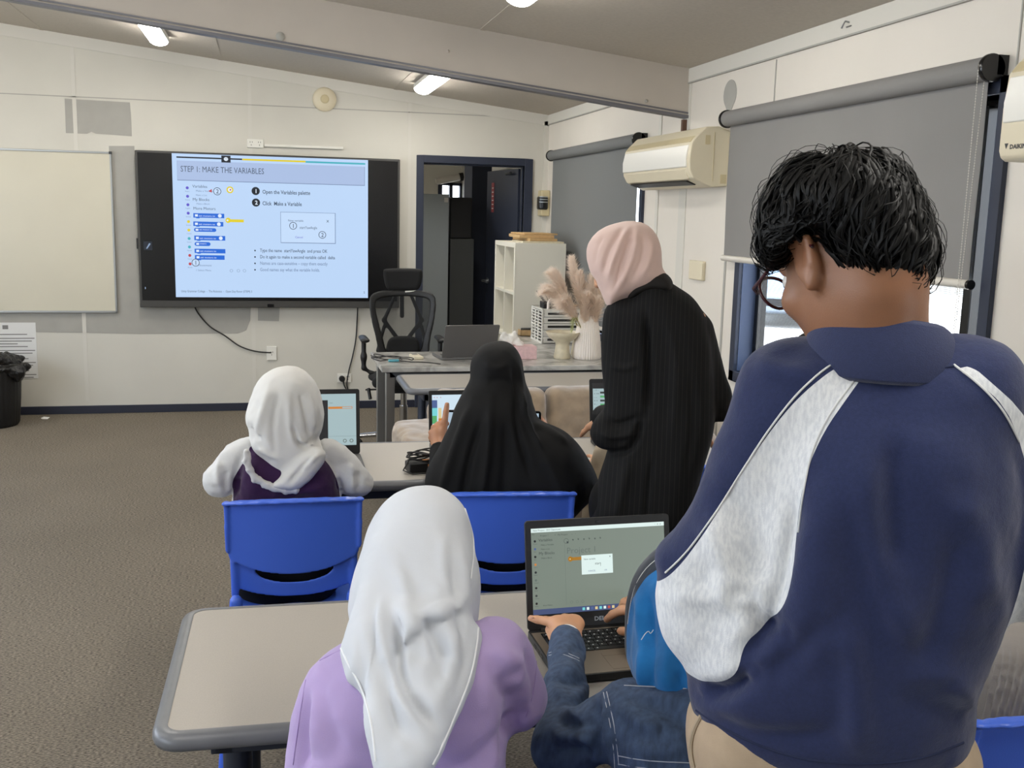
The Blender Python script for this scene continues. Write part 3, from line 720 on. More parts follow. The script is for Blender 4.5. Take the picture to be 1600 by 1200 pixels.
# ------------------------------------------------------------------ things on the far wall
def onwall(px, py, y=YF): v = AY(px, py, y); return v[0], v[2]
def tvrect(b, x0, y0, x1, y1, mat, y, d=0.0006):
    (a, c), (e, g) = onwall(x0, y0, y), onwall(x1, y1, y); b.box((min(a, e), y-d, min(c, g)), (max(a, e), y, max(c, g)), mat)
TX0, TX1, TZ0, TZ1 = -0.965, 1.025, 0.835, 2.015; TY = 8.285
tv = empty('interactive_display', ((TX0+TX1)/2, YF, TZ0), 'large wall display showing the slide STEP 1: MAKE THE VARIABLES', 'screen')
b = MB(); b.box((TX0, TY, TZ0), (TX1, YF-0.012, TZ1), 'tvbez'); b.build('casing', tv, bevel=0.006)
MB().box((TX0+0.018, TY-0.003, TZ0+0.055), (TX1-0.018, TY+0.01, TZ1-0.016), 'blackg').build('glass_panel', tv, bevel=0.001)
MB().box((-0.015, TY-0.008, TZ0+0.006), (0.035, TY-0.001, TZ0+0.03), 'blackg').build('sensor', tv, bevel=0.001)
MB().tube([(TX0-0.004, TY+0.02, 1.36), (TX0-0.004, TY+0.02, 1.28)], 0.008, 'black', 8).build('pen_clip', tv, smooth=True)
ES = {k: emis('slide_'+k, c, s) for k, c, s in (('page', (188, 214, 247), 1.0), ('band', (170, 190, 226), 1.0), ('ink', (70, 84, 104), 1.0), ('dark', (22, 30, 42), 1.0), ('yellow', (226, 206, 40), 1.0), ('teal', (70, 176, 190), 1.0),
    ('blue', (30, 104, 214), 1.0), ('white', (225, 236, 250), 1.0), ('violet', (96, 84, 200), 1.0), ('grey', (140, 160, 190), 1.0), ('red', (190, 70, 80), 1.0), ('box', (196, 220, 250), 1.0), ('faint', (118, 138, 172), 1.0))}
Y1 = TY-0.0035
sx0, sz1 = onwall(268.2, 239.3, Y1); sx1, _ = onwall(573.5, 252.5, Y1); _, sz0 = onwall(277.8, 464.2, Y1); sx1 = onwall(574.9, 468.9, Y1)[0]
b = MB(); b.box((sx0, Y1-0.0004, sz0), (sx1, Y1+0.0002, sz1), ES['page']); b.build('slide', tv)
SW, SH = sx1-sx0, sz1-sz0
# slide content laid out in the slide's own plane: u,v in 0..1 from its top left corner
def UV(px, py): x, z = onwall(px, py, Y1); return (x, z)
S = MB(); Y2 = Y1-0.0008
def srect(x0, y0, x1, y1, m, d=0.0): (a, c), (e, g) = UV(x0, y0), UV(x1, y1); S.box((min(a, e), Y2-d-0.0003, min(c, g)), (max(a, e), Y2-d, max(c, g)), ES[m])
def srectw(x, z, w, h, m, d=0.0): S.box((x, Y2-d-0.0003, z-h), (x+w, Y2-d, z), ES[m])
def sdisc(px, py, r, m, d=0.0, ring=None):
    x, z = UV(px, py)
    if ring:
        n = 24; vs = [(x+rr*math.cos(2*math.pi*i/n), Y2-d-0.0003, z+rr*math.sin(2*math.pi*i/n)) for rr in (r, r-ring) for i in range(n)]
        S.add(vs, [(i, (i+1) % n, (i+1) % n+n, i+n) for i in range(n)], ES[m])
    else: S.add([(x+r*math.cos(2*math.pi*i/20), Y2-d-0.0003, z+r*math.sin(2*math.pi*i/20)) for i in range(20)], [tuple(range(20))], ES[m])
def stext(px, py, t, h, m='ink', d=0.0004, w=None, align='LEFT', bold=0.0):
    x, z = UV(px, py); X = Matrix.Translation((x, Y2-d-0.0003, z)) @ Matrix(((1, 0, 0, 0), (0, 0, -1, 0), (0, 1, 0, 0), (0, 0, 0, 1)))
    cu = bpy.data.curves.new('t', 'FONT'); cu.body = t; cu.size = h; o = bpy.data.objects.new('t', cu); me = bpy.data.meshes.new_from_object(o)
    ww = max(v.co.x for v in me.vertices); bpy.data.objects.remove(o); bpy.data.curves.remove(cu); bpy.data.meshes.remove(me)
    S.text(t, h, X, ES[m], align, (w/ww) if w else 1.0, bold)
PX = 0.004855
zt = sz1
srectw(sx0+0.033, zt-0.022, 0.50, 0.011, 'dark'); 
a = sx0+0.033; tot = SW-0.055
srectw(a+tot*0.34, zt-0.022, tot*0.335, 0.013, 'yellow', 0.0004); srectw(a+tot*0.675, zt-0.024, tot*0.325, 0.013, 'teal', 0.0004)
srectw(a+tot*0.34-0.001, zt-0.022, 0.001, 0.011, 'page', 0.0006)
srectw(sx0+0.36, zt-0.004, 0.068, 0.052, 'dark', 0.0008); S.add([(sx0+0.394+0.016*math.cos(t), Y2-0.0014, zt-0.03+0.014*math.sin(t)) for t in np.linspace(0, 6, 14)], [tuple(range(14))], ES['white'])
for dx in (-0.006, 0.006): srectw(sx0+0.393+dx, zt-0.024, 0.003, 0.008, 'dark', 0.0016)
srectw(sx0+0.035, zt-0.052, SW-0.06, 0.148, 'faint', -0.0002); srectw(sx0+0.036, zt-0.052, SW-0.064, 0.143, 'band', 0.0001)
stext(282, 268, 'STEP 1: MAKE THE VARIABLES', 0.062, w=0.615, m='ink')
for px, py, n in ((399.5, 298.5, '1'), (400, 316.5, '2')):
    sdisc(px, py, 0.031, 'dark', 0.0002); stext(px-1.6, py+3.0, n, 0.042, 'white', 0.0008, bold=0.001)
stext(410, 302.5, 'Open the Variables palette', 0.042, w=0.362, bold=0.0006); stext(410, 320.5, 'Click  Make a Variable', 0.042, w=0.298, bold=0.0006)
(xa, za), (xb, zb) = UV(438, 331), UV(524.5, 381)
S.box((xa, Y2-0.0002, zb), (xb, Y2, za), ES['faint']); S.box((xa+0.003, Y2-0.0005, zb+0.005), (xb-0.005, Y2-0.0002, za-0.003), ES['box'])
stext(450, 346, 'New variable', 0.022, 'ink', 0.0008); stext(510, 347.5, 'x', 0.04, 'ink', 0.0008)
stext(468, 357.5, 'startYawAngle', 0.03, 'ink', 0.0008, w=0.135); stext(461, 372, 'Cancel', 0.022, 'violet', 0.0008)
for px, py, n in ((458, 352.8, '1'), (503.6, 367, '2'), (339.5, 299, '2'), (305.7, 410.3, '1')):
    sdisc(px, py, 0.029, 'dark', 0.0018, ring=0.004); sdisc(px, py, 0.025, 'box', 0.0012); stext(px-2.0, py+3.2, n, 0.045, 'dark', 0.002)
for i, (t, w, m) in enumerate((('Type the name  startYawAngle  and press OK', 0.517, 'ink'), ('Do it again to make a second variable called  delta', 0.578, 'ink'), ('Names are case-sensitive \u2013 copy them exactly', 0.52, 'faint'), ('Good names say what the variable holds.', 0.46, 'faint'))):
    y = 393.5+i*10.0; stext(406.2, y, t, 0.036, m, w=w, bold=0.0003); sdisc(398.5, y-2.0, 0.006, 'dark', 0.0002)
stext(283, 456.5, 'Unity Grammar College  -  The Robotics  -  Open Day Rover (STEM) 3', 0.024, 'ink', w=0.53); stext(568, 458.5, '5', 0.024, 'ink')
stext(300.5, 293, 'Variables', 0.03, 'ink'); stext(306, 299.5, 'Make a Variable', 0.02, 'faint'); stext(306, 306, 'Make a List', 0.018, 'faint'); stext(301, 313.5, 'My Blocks', 0.03, 'ink'); stext(307, 319.5, 'Make a Block', 0.018, 'faint'); stext(302, 327.5, 'More Motors', 0.03, 'ink')
S.add([(UV(p, q)[0], Y2-0.001, UV(p, q)[1]) for p, q in ((325.5, 298.5), (331, 295.5), (331, 301))], [(0, 1, 2)], ES['red'])
for i, c in enumerate(('violet', 'violet', 'violet', 'violet', 'yellow', 'yellow', 'teal', 'teal', 'red', 'red')):
    sdisc(292.6+i*0.5, 293.5+i*13.2, 0.011, c, 0.0004); stext(289+i*0.5, 299.8+i*13.2, ('Motors', 'Movement', 'Light', 'Sound', 'Events', 'Control', 'Sensors', 'Operate', 'Values', 'Blocks')[i], 0.013, 'faint', w=0.034)
for (x0, y0, x1, y1, pill) in ((302, 333, 350.5, 341, 1), (302, 346, 349, 354, 1), (303, 356, 338, 362.5, 0), (303.5, 368, 352, 376, 1), (304, 378, 329, 384.5, 0), (304, 388.5, 352.3, 396, 0), (304.5, 398.5, 351, 406, 0)):
    (xa, za), (xb, zb) = UV(x0, y0), UV(x1, y1); r = (za-zb)/2
    if x1-x0 < 36:
        n = 10; S.add([(xa+r+r*math.cos(t), Y2-0.0004, (za+zb)/2+r*math.sin(t)) for t in np.linspace(math.pi/2, 1.5*math.pi, n)]+[(xb-r+r*math.cos(t), Y2-0.0004, (za+zb)/2+r*math.sin(t)) for t in np.linspace(-math.pi/2, math.pi/2, n)], [tuple(range(2*n))], ES['blue'])
    else: S.box((xa, Y2-0.0004, zb), (xb, Y2-0.0001, za), ES['blue']); S.box((xa+0.02, Y2-0.0004, zb-0.005), (xa+0.045, Y2-0.0001, zb), ES['blue'])
    S.box((xa+0.012, Y2-0.0007, zb+r*0.5), (xa+0.033, Y2-0.0004, za-r*0.5), ES['white'])
    stext(x0+8.5, y1-2.6, 'set motors to', 0.019, 'white', 0.0008, w=min(0.12, (xb-xa)-0.07))
    if pill: sdisc(x1-7, (y0+y1)/2+0.3, 0.014, 'white', 0.0008)
srect(353.5, 342.5, 381, 347.5, 'yellow', 0.0003); sdisc(356.5, 344.3, 0.02, 'yellow', 0.0002); sdisc(355.5, 344.3, 0.007, 'white', 0.0006)
sdisc(359.3, 296.6, 0.026, 'yellow', 0.0002); sdisc(359.3, 296.6, 0.016, 'white', 0.0006); sdisc(360, 296.6, 0.006, 'red', 0.0009)
for k, px in enumerate((361.5, 372.5, 382)): sdisc(px, 423, 0.012, 'grey', 0.0003, ring=0.003)
stext(306, 423.5, '1 Select Menu', 0.02, 'faint'); stext(309, 416, 'Movement', 0.024, 'faint')
S.build('slide_content', tv)
b = MB(); (xa, za), (xb, zb) = UV(224, 377), UV(238, 391); b.box((xa, Y1-0.0008, zb), (xb, Y1, za), ES['dark'])
b.build('menu_button', tv); b = MB(); b.add([(xa+0.018, Y1-0.0016, zb+0.012), (xa+0.026, Y1-0.0016, zb+0.01), (xa+0.052, Y1-0.0016, zb+0.048), (xa+0.042, Y1-0.0016, zb+0.054)], [(0, 1, 2, 3)], ES['grey'])
b.build('pen_icon', tv); b = MB(); x, z = UV(226.5, 450); b.box((x, Y1-0.0012, z-0.008), (x+0.006, Y1, z+0.008), ES['grey']); b.build('menu_button', tv)

def plugplate(name, px0, py0, px1, py1, label, cat, holes=0, parent=None):
    (a, c), (e, g) = onwall(px0, py0), onwall(px1, py1); r = empty(name, ((a+e)/2, YF, g), label, cat)
    MB().box((a, YF-0.012, g), (e, YF+0.001, c), 'white').build('plate', r, bevel=0.003)
    for k in range(holes):
        b = MB(); cx = a+(e-a)*(k+0.5)/holes
        for dx, dz in ((-0.008, 0.01), (0.008, 0.01), (0, -0.012)): b.box((cx+dx-0.002, YF-0.0135, (c+g)/2+dz-0.005), (cx+dx+0.002, YF-0.0118, (c+g)/2+dz+0.005), 'dgrey')
        b.build('socket', r)
    return r
plugplate('power_point', 386, 217, 412, 231.5, 'double power point on the wall above the display', 'power point', 2)
plugplate('power_point', 416.5, 541, 432.5, 562.5, 'white cable outlet plate under the display with the black cord plugged in', 'power point', 1)
plugplate('power_point', 527, 583.5, 549, 597, 'double power point low on the wall behind the laptops', 'power point', 2)
(a, c), (e, g) = onwall(413, 225), onwall(536, 233)
tag(MB().box((a, YF-0.022, c-0.02), (e, YF+0.001, c), 'white').build('cable_trunking', bevel=0.003), 'thin white cable trunking beside the power point above the display', 'trunking')
def cord(name, pts, r, m, label, cat='cable'):
    q = [np.array(p) for p in pts]; s = []
    for i in range(len(q)-1):
        p0, p1, p2, p3 = q[max(i-1, 0)], q[i], q[i+1], q[min(i+2, len(q)-1)]
        for t in np.linspace(0, 1, 8, endpoint=False): s.append(0.5*((2*p1)+(-p0+p2)*t+(2*p0-5*p1+4*p2-p3)*t*t+(-p0+3*p1-3*p2+p3)*t**3))
    s.append(q[-1]); o = MB().tube(s, r, m, 6).build(name, smooth=True); return tag(o, label, cat)
W = lambda px, py, y=YF-0.012: tuple(AY(px, py, y))
PC = [cord('power_cord', [W(303, 476, 8.32), W(310, 490), W(328, 510), W(352, 525), W(375, 541), W(400, 549), W(424, 551)], 0.0055, 'black', 'x')]
PC += [cord('power_cord', [W(559, 478, 8.32), W(558, 500), W(556, 530), W(551, 556), W(545, 580), W(542, 600), W(545, 612)], 0.0055, 'black', 'x')]
PL_ = cord('lead', [W(536, 590, 8.33), W(537, 600), W(541, 608), W(545, 612)], 0.005, 'black', 'x')
for o in PC: o.parent = tv; o.matrix_parent_inverse = WM[tv.name].inverted(); del o['label']; del o['category']
x, z = onwall(534, 591); plg = tag(MB().lathe([(0.02, -0.045), (0.024, -0.04), (0.024, -0.012)], (x, YF, z), 'black', 16, 'y').build('plug', smooth=True), 'round black plug in the low double power point', 'plug')
PL_.parent = plg; del PL_['label']; del PL_['category']
# smoke detector, fuse box, notice, whiteboard
x, z = onwall(507, 155.5); r = empty('smoke_detector', (x, YF, z), 'round cream smoke detector high on the far wall', 'smoke detector')
MB().lathe([(0.0, -0.042), (0.03, -0.042), (0.055, -0.034), (0.085, -0.024), (0.092, -0.012), (0.092, 0.0)], (x, YF, z), 'cream', 36, 'y').build('cover', r, smooth=True)
MB().lathe([(0.02, -0.046), (0.03, -0.0455), (0.034, -0.042)], (x, YF, z), 'creamd', 24, 'y').build('sensor_ring', r, smooth=True)
r = empty('fuse_box', (2.20, YF-0.1, 1.62), 'cream fuse box with black breaker window in the corner by the door', 'fuse box')
(a, c), (e, g) = onwall(843, 297, YF-0.12), onwall(873, 338, YF-0.12); e = XR-0.002
MB().box((a+0.02, YF-0.11, g), (e, YF+0.001, c), 'creamd').build('body', r, bevel=0.008)
MB().box((a, YF-0.13, g+0.05), (a+0.075, YF-0.03, c-0.05), 'blackg').build('cover_window', r, bevel=0.015, seg=4)
b = MB()
for dz in (-0.022, 0.0, 0.02): b.box((a-0.002, YF-0.132, (c+g)/2+dz-0.004+0.03), (a+0.07, YF-0.128, (c+g)/2+dz+0.004+0.03), 'silver')
b.build('breaker', r)
r = empty('whiteboard', (-1.7, YF, 0.79), 'cream whiteboard with thin metal frame at the left edge of the far wall', 'whiteboard')
MB().box((-2.95, YF-0.02, 0.80), (-1.150, YF-0.004, 1.985), mat('whiteboard_enamel', (203, 198, 180), 0.3, var=0.02, scale=3)).build('board', r)
b = MB()
for lo, hi in (((-2.96, YF-0.026, 0.787), (-1.138, YF-0.002, 0.803)), ((-2.96, YF-0.026, 1.983), (-1.138, YF-0.002, 1.997)), ((-1.152, YF-0.026, 0.787), (-1.138, YF-0.002, 1.997)), ((-2.96, YF-0.026, 0.787), (-2.946, YF-0.002, 1.997))): b.box(lo, hi, 'silver')
b.build('board_frame', r, bevel=0.002)
b = MB(); b.box((-1.155, YF-0.03, 1.98), (-1.135, YF-0.01, 2.0), 'dgrey'); b.build('frame_corner', r)
# notice on the wall behind the bin
(a, c), (e, g) = onwall(-40, 504), onwall(60, 591)
r = empty('wall_notice', ((a+e)/2, YF, g), 'sheet of printed text taped to the wall behind the bin', 'notice')
MB().box((a, YF-0.003, g), (e, YF-0.0005, c), 'paper').build('sheet', r)
b = MB(); z = c-0.09
b.box(((a+e)/2-0.02, YF-0.0038, c-0.05), ((a+e)/2+0.02, YF-0.003, c-0.02), 'ink')
for k in range(15):
    w = (0.15, 0.2, 0.18, 0.08)[k % 4]; b.box(((a+e)/2-w, YF-0.0038, z-0.0035), ((a+e)/2+w, YF-0.003, z+0.0035), 'ink'); z -= 0.021 if k % 4 else 0.03
b.build('print', r)

# bin with liner
bx, by = -1.985, 8.0
r = empty('rubbish_bin', (bx, by, 0), 'black ribbed bin with a black liner at the left edge', 'bin')
rib_n = 36
MB().lathe([(0.0, 0.005), (0.17, 0.0), (0.185, 0.02), (0.2, 0.2), (0.21, 0.38), (0.214, 0.42)], (bx, by, 0), 'black', 144, 'z', rib=0.02).build('bucket', r, smooth=True)
prims = [ell((bx, by, 0.43), (0.235, 0.235, 0.045)), ell((bx+0.03, by, 0.475), (0.20, 0.18, 0.055)), rc((bx-0.1, by-0.1, 0.42), (bx+0.21, by-0.08, 0.40), 0.04, 0.055), rc((bx+0.18, by-0.12, 0.40), (bx+0.25, by, 0.43), 0.03), ell((bx+0.06, by-0.1, 0.5), (0.1, 0.08, 0.03)), ell((bx-0.02, by, 0.56), (0.15, 0.13, 0.08), op='s')]
V, Q = solid(prims, 0.008); V = rumple(V, Q, 0.018, 17); V = rumple(V, Q, 0.007, 45); surf('bin_liner', V, Q, 'bag', r)
q = AZ(70, 655, 0); b = MB(); b.add([(q[0]-.02, q[1], 0.002), (q[0]+.02, q[1]-.01, 0.002), (q[0]+.035, q[1]+.012, 0.012), (q[0]-.01, q[1]+.02, 0.016)], [(0, 1, 2, 3)], 'tissue'); b.add([(q[0]-.02, q[1], 0.004), (q[0]-.01, q[1]+.02, 0.018), (q[0]-.03, q[1]+.01, 0.006)], [(0, 1, 2)], 'tissue')
tag(b.build('paper_scrap'), 'small scrap of white paper on the carpet near the bin', 'paper scrap')

# ------------------------------------------------------------------ air conditioners on the window wall
def aircon(name, y0, y1, z0, z1, dep, label, brand):
    r = empty(name, (XR, (y0+y1)/2, z0), label, 'air conditioner'); H = z1-z0; x1 = XR-0.004
    prof = [(x1, z0+0.008), (x1, z1-0.02), (x1-0.06, z1), (x1-dep*0.62, z1-0.004), (x1-dep*0.86, z1-0.055), (x1-dep*0.96, z1-0.085), (x1-dep, z0+H*0.45), (x1-dep*0.98, z0+H*0.27), (x1-dep*0.88, z0+H*0.14), (x1-dep*0.62, z0+0.02), (x1-dep*0.4, z0)]
    if brand: prof[6:] = [(x1-dep, z0+H*0.45), (x1-dep, z0+H*0.09), (x1-dep*.97, z0+H*.03), (x1-dep*.9, z0)]; prof[0] = (x1, z0)
    MB().prism(prof, 1, y0, y1, 'cream').build('body', r, bevel=0.008, seg=3)
    # lighter front panel
    p2 = [(x1-dep*0.97-0.001, z1-0.092), (x1-dep-0.007, z0+H*0.5), (x1-dep-0.005, z0+H*0.33), (x1-dep*0.93, z0+H*0.31), (x1-dep*0.9, z1-0.1)]
    MB().prism(p2, 1, y0+0.03, y1-0.012, 'white').build('front_panel', r, bevel=0.004)
    MB().prism([(x1-dep*0.84, z1-0.048), (x1-dep*0.955, z1-0.078), (x1-dep*0.90, z1-0.088), (x1-dep*0.80, z1-0.06)], 1, y0+0.02, y1-0.01, 'creamd').build('intake_grille', r, bevel=0.002)
    if not brand: MB().prism([(x1-dep*1.0, z0+H*0.29), (x1-dep*0.9, z0+H*0.125), (x1-dep*0.87, z0+H*0.15), (x1-dep*0.95, z0+H*0.3)], 1, y0+0.05, y1-0.03, 'cream').build('louvre', r, bevel=0.003)
    if not brand: MB().prism([(x1-dep*0.83, z0+H*0.095), (x1-dep*0.6, z0+0.012), (x1-dep*0.56, z0+0.02), (x1-dep*0.8, z0+H*0.12)], 1, y0+0.11, y1-0.04, 'black').build('outlet_slot', r)
    for ya in (y0-0.002, y1+0.0): MB().prism([(x1-dep*0.4, z0+0.03), (x1-dep*0.4, z1-0.03), (x1-dep*0.39, z1-0.03), (x1-dep*0.39, z0+0.03)], 1, ya, ya+0.002, 'creamd').build('side_joint', r)
    MB().box((x1-dep*0.62, y0-0.002, z1-0.09), (x1-dep*0.5, y0+0.001, z1-0.045), 'creamd').build('side_mark', r); MB().box((x1-dep*0.2, y0-0.002, z0+0.02), (x1-0.01, y0+0.001, z0+0.065), 'creamd').build('pipe_cover', r)
    if brand:
        X = Matrix(((0, 0, -1, x1-dep-0.0008), (-1, 0, 0, y1-0.048), (0, 1, 0, z0+.033), (0, 0, 0, 1)))
        t = MB(); t.text(brand, 0.017, X, 'dgrey', sx=1.15, bold=0.0006); t.add([X @ Vector(p) for p in ((-0.022, 0.016, 0), (-0.006, 0.016, 0), (-0.014, 0, 0))], [(0, 1, 2)], 'dgrey'); t.build('badge', r)
    return r
aircon('air_conditioner', 4.87, 5.86, 1.765, 2.065, 0.215, 'cream split air conditioner between the two grey blinds', '')
aircon('air_conditioner', 1.55, 2.60, 1.79, 2.115, 0.225, 'white split air conditioner cut off by the right edge', 'DAIKIN')
(p, q) = AX(1080, 403, XR), AX(1104, 440, XR); r = empty('wall_plate', (XR, (p[1]+q[1])/2, q[2]), 'square beige blanking plate on the wall under the air conditioner', 'wall plate')
MB().box((XR-0.02, q[1]+0.02, q[2]+0.002), (XR+0.001, p[1]-0.02, p[2]-0.01), 'cream').build('cover', r, bevel=0.004)
MB().box((XR-0.026, q[1]+0.015, q[2]+0.01), (XR-0.01, q[1]+0.04, p[2]-0.02), 'cream').build('cover_edge', r, bevel=0.003)
# pipe stub and bits by the beam end
tag(MB().box((XR-0.03, YBM+0.005, 2.05), (XR-0.005, YBM+0.03, 2.145), mat('rusty_steel', (92, 66, 52), 0.7)).build('beam_bracket'), 'short rusty steel bracket under the end of the beam', 'bracket')
for i, (px, py) in enumerate(((438, 57), (700, 80), (1010, 158))):
    c = AY(px, py, YBM); r_ = (0.022, 0.008, 0.009)[i]
    tag(MB().lathe([(0.0, -0.012), (r_*0.5, -0.011), (r_, -0.004), (r_, 0.0)], (c[0], YBM, c[2]), 'patch' if i != 1 else 'beam', 16, 'y').build('ceiling_hook', smooth=True), ('stub of an old fixing on the beam near the screen', 'small plugged hole at the middle of the beam', 'dark screw head at the right end of the beam')[i], 'fixing')
c = AX(1331, 36, XR); tag(MB().tube([(XR, c[1], c[2]), (XR-0.03, c[1], c[2]+0.005), (XR-0.035, c[1]+0.015, c[2]-0.02)], 0.004, 'silver', 6).tube([(XR-0.002, c[1]-0.02, c[2]-0.01), (XR-0.03, c[1]-0.01, c[2]-0.02)], 0.003, 'silver', 6).build('wall_hook', smooth=True), 'small metal hook high on the right wall under the ceiling', 'hook')
# ------------------------------------------------------------------ school tables
def rrect(x0, y0, x1, y1, r, n=8):
    out = []
    for cx, cy, a in ((x1-r, y1-r, 0), (x0+r, y1-r, 90), (x0+r, y0+r, 180), (x1-r, y0+r, 270)):
        for i in range(n+1):
            t = math.radians(a+90*i/n); out.append((cx+r*math.cos(t), cy+r*math.sin(t), math.cos(t), math.sin(t)))
    return out
def school_table(cx, cy, w, d, h, rot, label, group=None):
    r = empty('classroom_table', (0, 0, 0), label, 'table', group)
    p = rrect(-w/2+0.024, -d/2+0.024, w/2-0.024, d/2-0.024, 0.03)
    MB().prism([(a[0], a[1]) for a in p], 2, h-0.026, h-0.0005, 'lam').build('tabletop', r)
    prof = [(-0.002, 0.0), (0.008, 0.001), (0.018, -0.003), (0.0235, -0.011), (0.024, -0.02), (0.021, -0.028), (0.01, -0.033), (-0.002, -0.033)]
    vs = []; fs = []; k = len(prof); n = len(p)
    for a in p: vs += [(a[0]+a[2]*o, a[1]+a[3]*o, h+z) for o, z in prof]
    for i in range(n): fs += [(i*k+j, i*k+(j+1) % k, ((i+1) % n)*k+(j+1) % k, ((i+1) % n)*k+j) for j in range(k)]
    MB().add(vs, fs, 'edge').build('edging', r, smooth=True)
    b = MB(); b.box((-w/2+0.1, -d/2+0.07, h-0.075), (w/2-0.1, -d/2+0.10, h-0.034), 'tleg').box((-w/2+0.1, d/2-0.10, h-0.075), (w/2-0.1, d/2-0.07, h-0.034), 'tleg')
    for s in (-1, 1): b.box((s*(w/2-0.115)-0.02, -d/2+0.07, h-0.075), (s*(w/2-0.115)+0.02, d/2-0.07, h-0.034), 'tleg')
    b.build('underframe', r, bevel=0.003)
    for sx in (-1, 1):
        for sy in (-1, 1):
            x = sx*(w/2-0.14); y = sy*(d/2-0.10)
            MB().tube([(x, y, h-0.04), (x, y, 0.02)], 0.026, 'tleg', 16).tube([(x, y, 0.022), (x, y, 0.0)], 0.03, 'black', 16).build('leg', r, smooth=True)
    r.location = (cx, cy, 0); r.rotation_euler = (0, 0, rot); return r
T1 = school_table(0.706, 1.98, 1.82, 0.60, 0.72, math.radians(-1.2), 'front speckled table with grey edging, where the person in lilac top sits')
T2 = school_table(0.80, 3.61, 1.82, 0.62, 0.72, math.radians(-1.0), 'second speckled table, where the person in white hood and the one in black hijab sit')
T3 = school_table(1.30, 5.38, 1.25, 0.50, 0.715, 0, 'speckled table with grey edging standing in front of the marble desk')

# marble-topped teacher's desk, L-shaped, on silver legs
r = empty('teacher_desk', (1.3, 6.0, 0), 'grey marble-topped desk on silver legs in front of the office chair', 'desk')
poly = [(0.61, 5.71), (2.20, 5.71), (2.20, 7.12), (1.62, 7.12), (1.62, 6.36), (0.61, 6.36)]
MB().prism(poly, 2, 0.712, 0.74, 'marble').build('desktop', r, bevel=0.003)
b = MB(); b.box((0.66, 5.76, 0.675), (2.15, 5.80, 0.711), 'dgrey').box((0.66, 6.27, 0.675), (1.66, 6.31, 0.711), 'dgrey').box((0.66, 5.76, 0.675), (0.70, 6.31, 0.711), 'dgrey').box((2.10, 5.76, 0.675), (2.14, 7.07, 0.711), 'dgrey').box((1.68, 6.27, 0.675), (1.72, 7.07, 0.711), 'dgrey').box((1.68, 7.03, 0.675), (2.14, 7.07, 0.711), 'dgrey')
b.build('desk_frame', r, bevel=0.002)
for x, y in ((0.665, 5.79), (0.665, 6.28), (2.12, 5.79), (2.12, 7.04), (1.70, 7.04)):
    s = 1 if y < 6 else -1
    MB().prism([(y-0.03, 0.70), (y+0.03, 0.70), (y+0.02-s*0.0, 0.0), (y-0.02, 0.0)], 0, x-0.025, x+0.025, 'silver').build('leg', r, bevel=0.004)

# ------------------------------------------------------------------ blue moulded chairs
def make_chair():
    r = empty('school_chair', (0, 0, 0), 'x', 'chair')
    th = math.radians(8); pl = Plane((0, -0.19, 0.64), (1, 0, 0), (0, -math.sin(th), math.cos(th)), (0, math.cos(th), math.sin(th)))
    A = [(-.190, .155), (-.1, .165), (0, .168), (.1, .165), (.190, .155), (.188, .0), (.182, -.025), (.15, -.045), (.08, -.066), (0, -.072), (-.08, -.066), (-.15, -.045), (-.182, -.025), (-.188, .0)]
    B = [(-.178, .02), (-.172, -.08), (-.165, -.13), (-.10, -.15), (0, -.158), (.10, -.15), (.165, -.13), (.172, -.08), (.178, .02)]
    hole = [(-.112, -.02), (-.112, -.082), (-.06, -.102), (0, -.108), (.06, -.102), (.112, -.082), (.112, -.02)]
    cv = lambda u, w: 0.75*u*u
    prims = [plate(pl, A, 0.0035, 0.006, 0.002, n0=cv, smooth=1, inpx=False, blur=False), plate(pl, B, 0.0035, 0.006, 0.004, n0=lambda u, w: 0.75*u*u+0.016-0.1*np.clip(w+.05, -1, 0.0), smooth=1, inpx=False, holes=(hole,), blur=False)]
    # turned-back rim along the top and sides
    P = lambda u, w, n=0.0: pl.O+u*pl.U+w*pl.W+(0.75*u*u+n)*pl.N
    top = [P(u, .150+0.012*(1-(u/.19)**2), -0.011) for u in np.linspace(-.188, .188, 9)]
    for a, c in zip(top[:-1], top[1:]): prims.append(rc(a, c, 0.012, k=0.006, sq=((0, 0, 1), 0.45)))
    for s in (-1, 1):
        sd = [P(s*.186, w, -0.006) for w in (.15, .08, .0)]
        for a, c in zip(sd[:-1], sd[1:]): prims.append(rc(a, c, 0.008, 0.006, k=0.004))
        prims.append(rc(P(s*.17, -.01, .012), P(s*.17, -.15, .02), 0.011, k=0.01))
    V, Q = solid(prims, 0.004); V = relax(V, Q, 2, 0.5); surf('backrest', V, Q, 'blue', r)
    sp = Plane((0, 0.01, 0.435), (1, 0, 0), (0, 1, 0), (0, 0, 1))
    S = [(-.185, .19), (-.1, .21), (.1, .21), (.185, .19), (.19, 0), (.175, -.2), (-.175, -.2), (-.19, 0)]
    V, Q = solid([plate(sp, S, 0.006, 0.01, n0=lambda u, w: 0.5*u*u-0.03*np.clip(w-0.1, 0, 1)*8*np.clip(w-.1, 0, 1)+0.15*np.clip(-w-.13, 0, 1), smooth=1, inpx=False, blur=False)], 0.006); surf('seat', V, Q, 'blue', r)
    for s in (-1, 1):
        for fy in (0, 1):
            a = np.array((s*.165, .15 if fy else -.175, .43)); b_ = np.array((s*.205, .20 if fy else -.245, .012))
            pr = [rc(a, b_, .024, .017, sq=((0, 1, 0) if fy else (0, 1, 0), 0.8))]
            if not fy: pr += [rc((s*.165, -.185, .50), a, .018, .022)]
            V, Q = solid(pr, 0.006); surf('leg', V, Q, 'blue', r)
    return r
proto_chair = make_chair()
def place_chair(x, y, rz, label, first=False):
    c = proto_chair if first else copy_tree(proto_chair)
    c.location = (x, y, 0); c.rotation_euler = (0, 0, math.radians(rz)); c['label'] = label; c['group'] = 'blue moulded school chairs'; return c
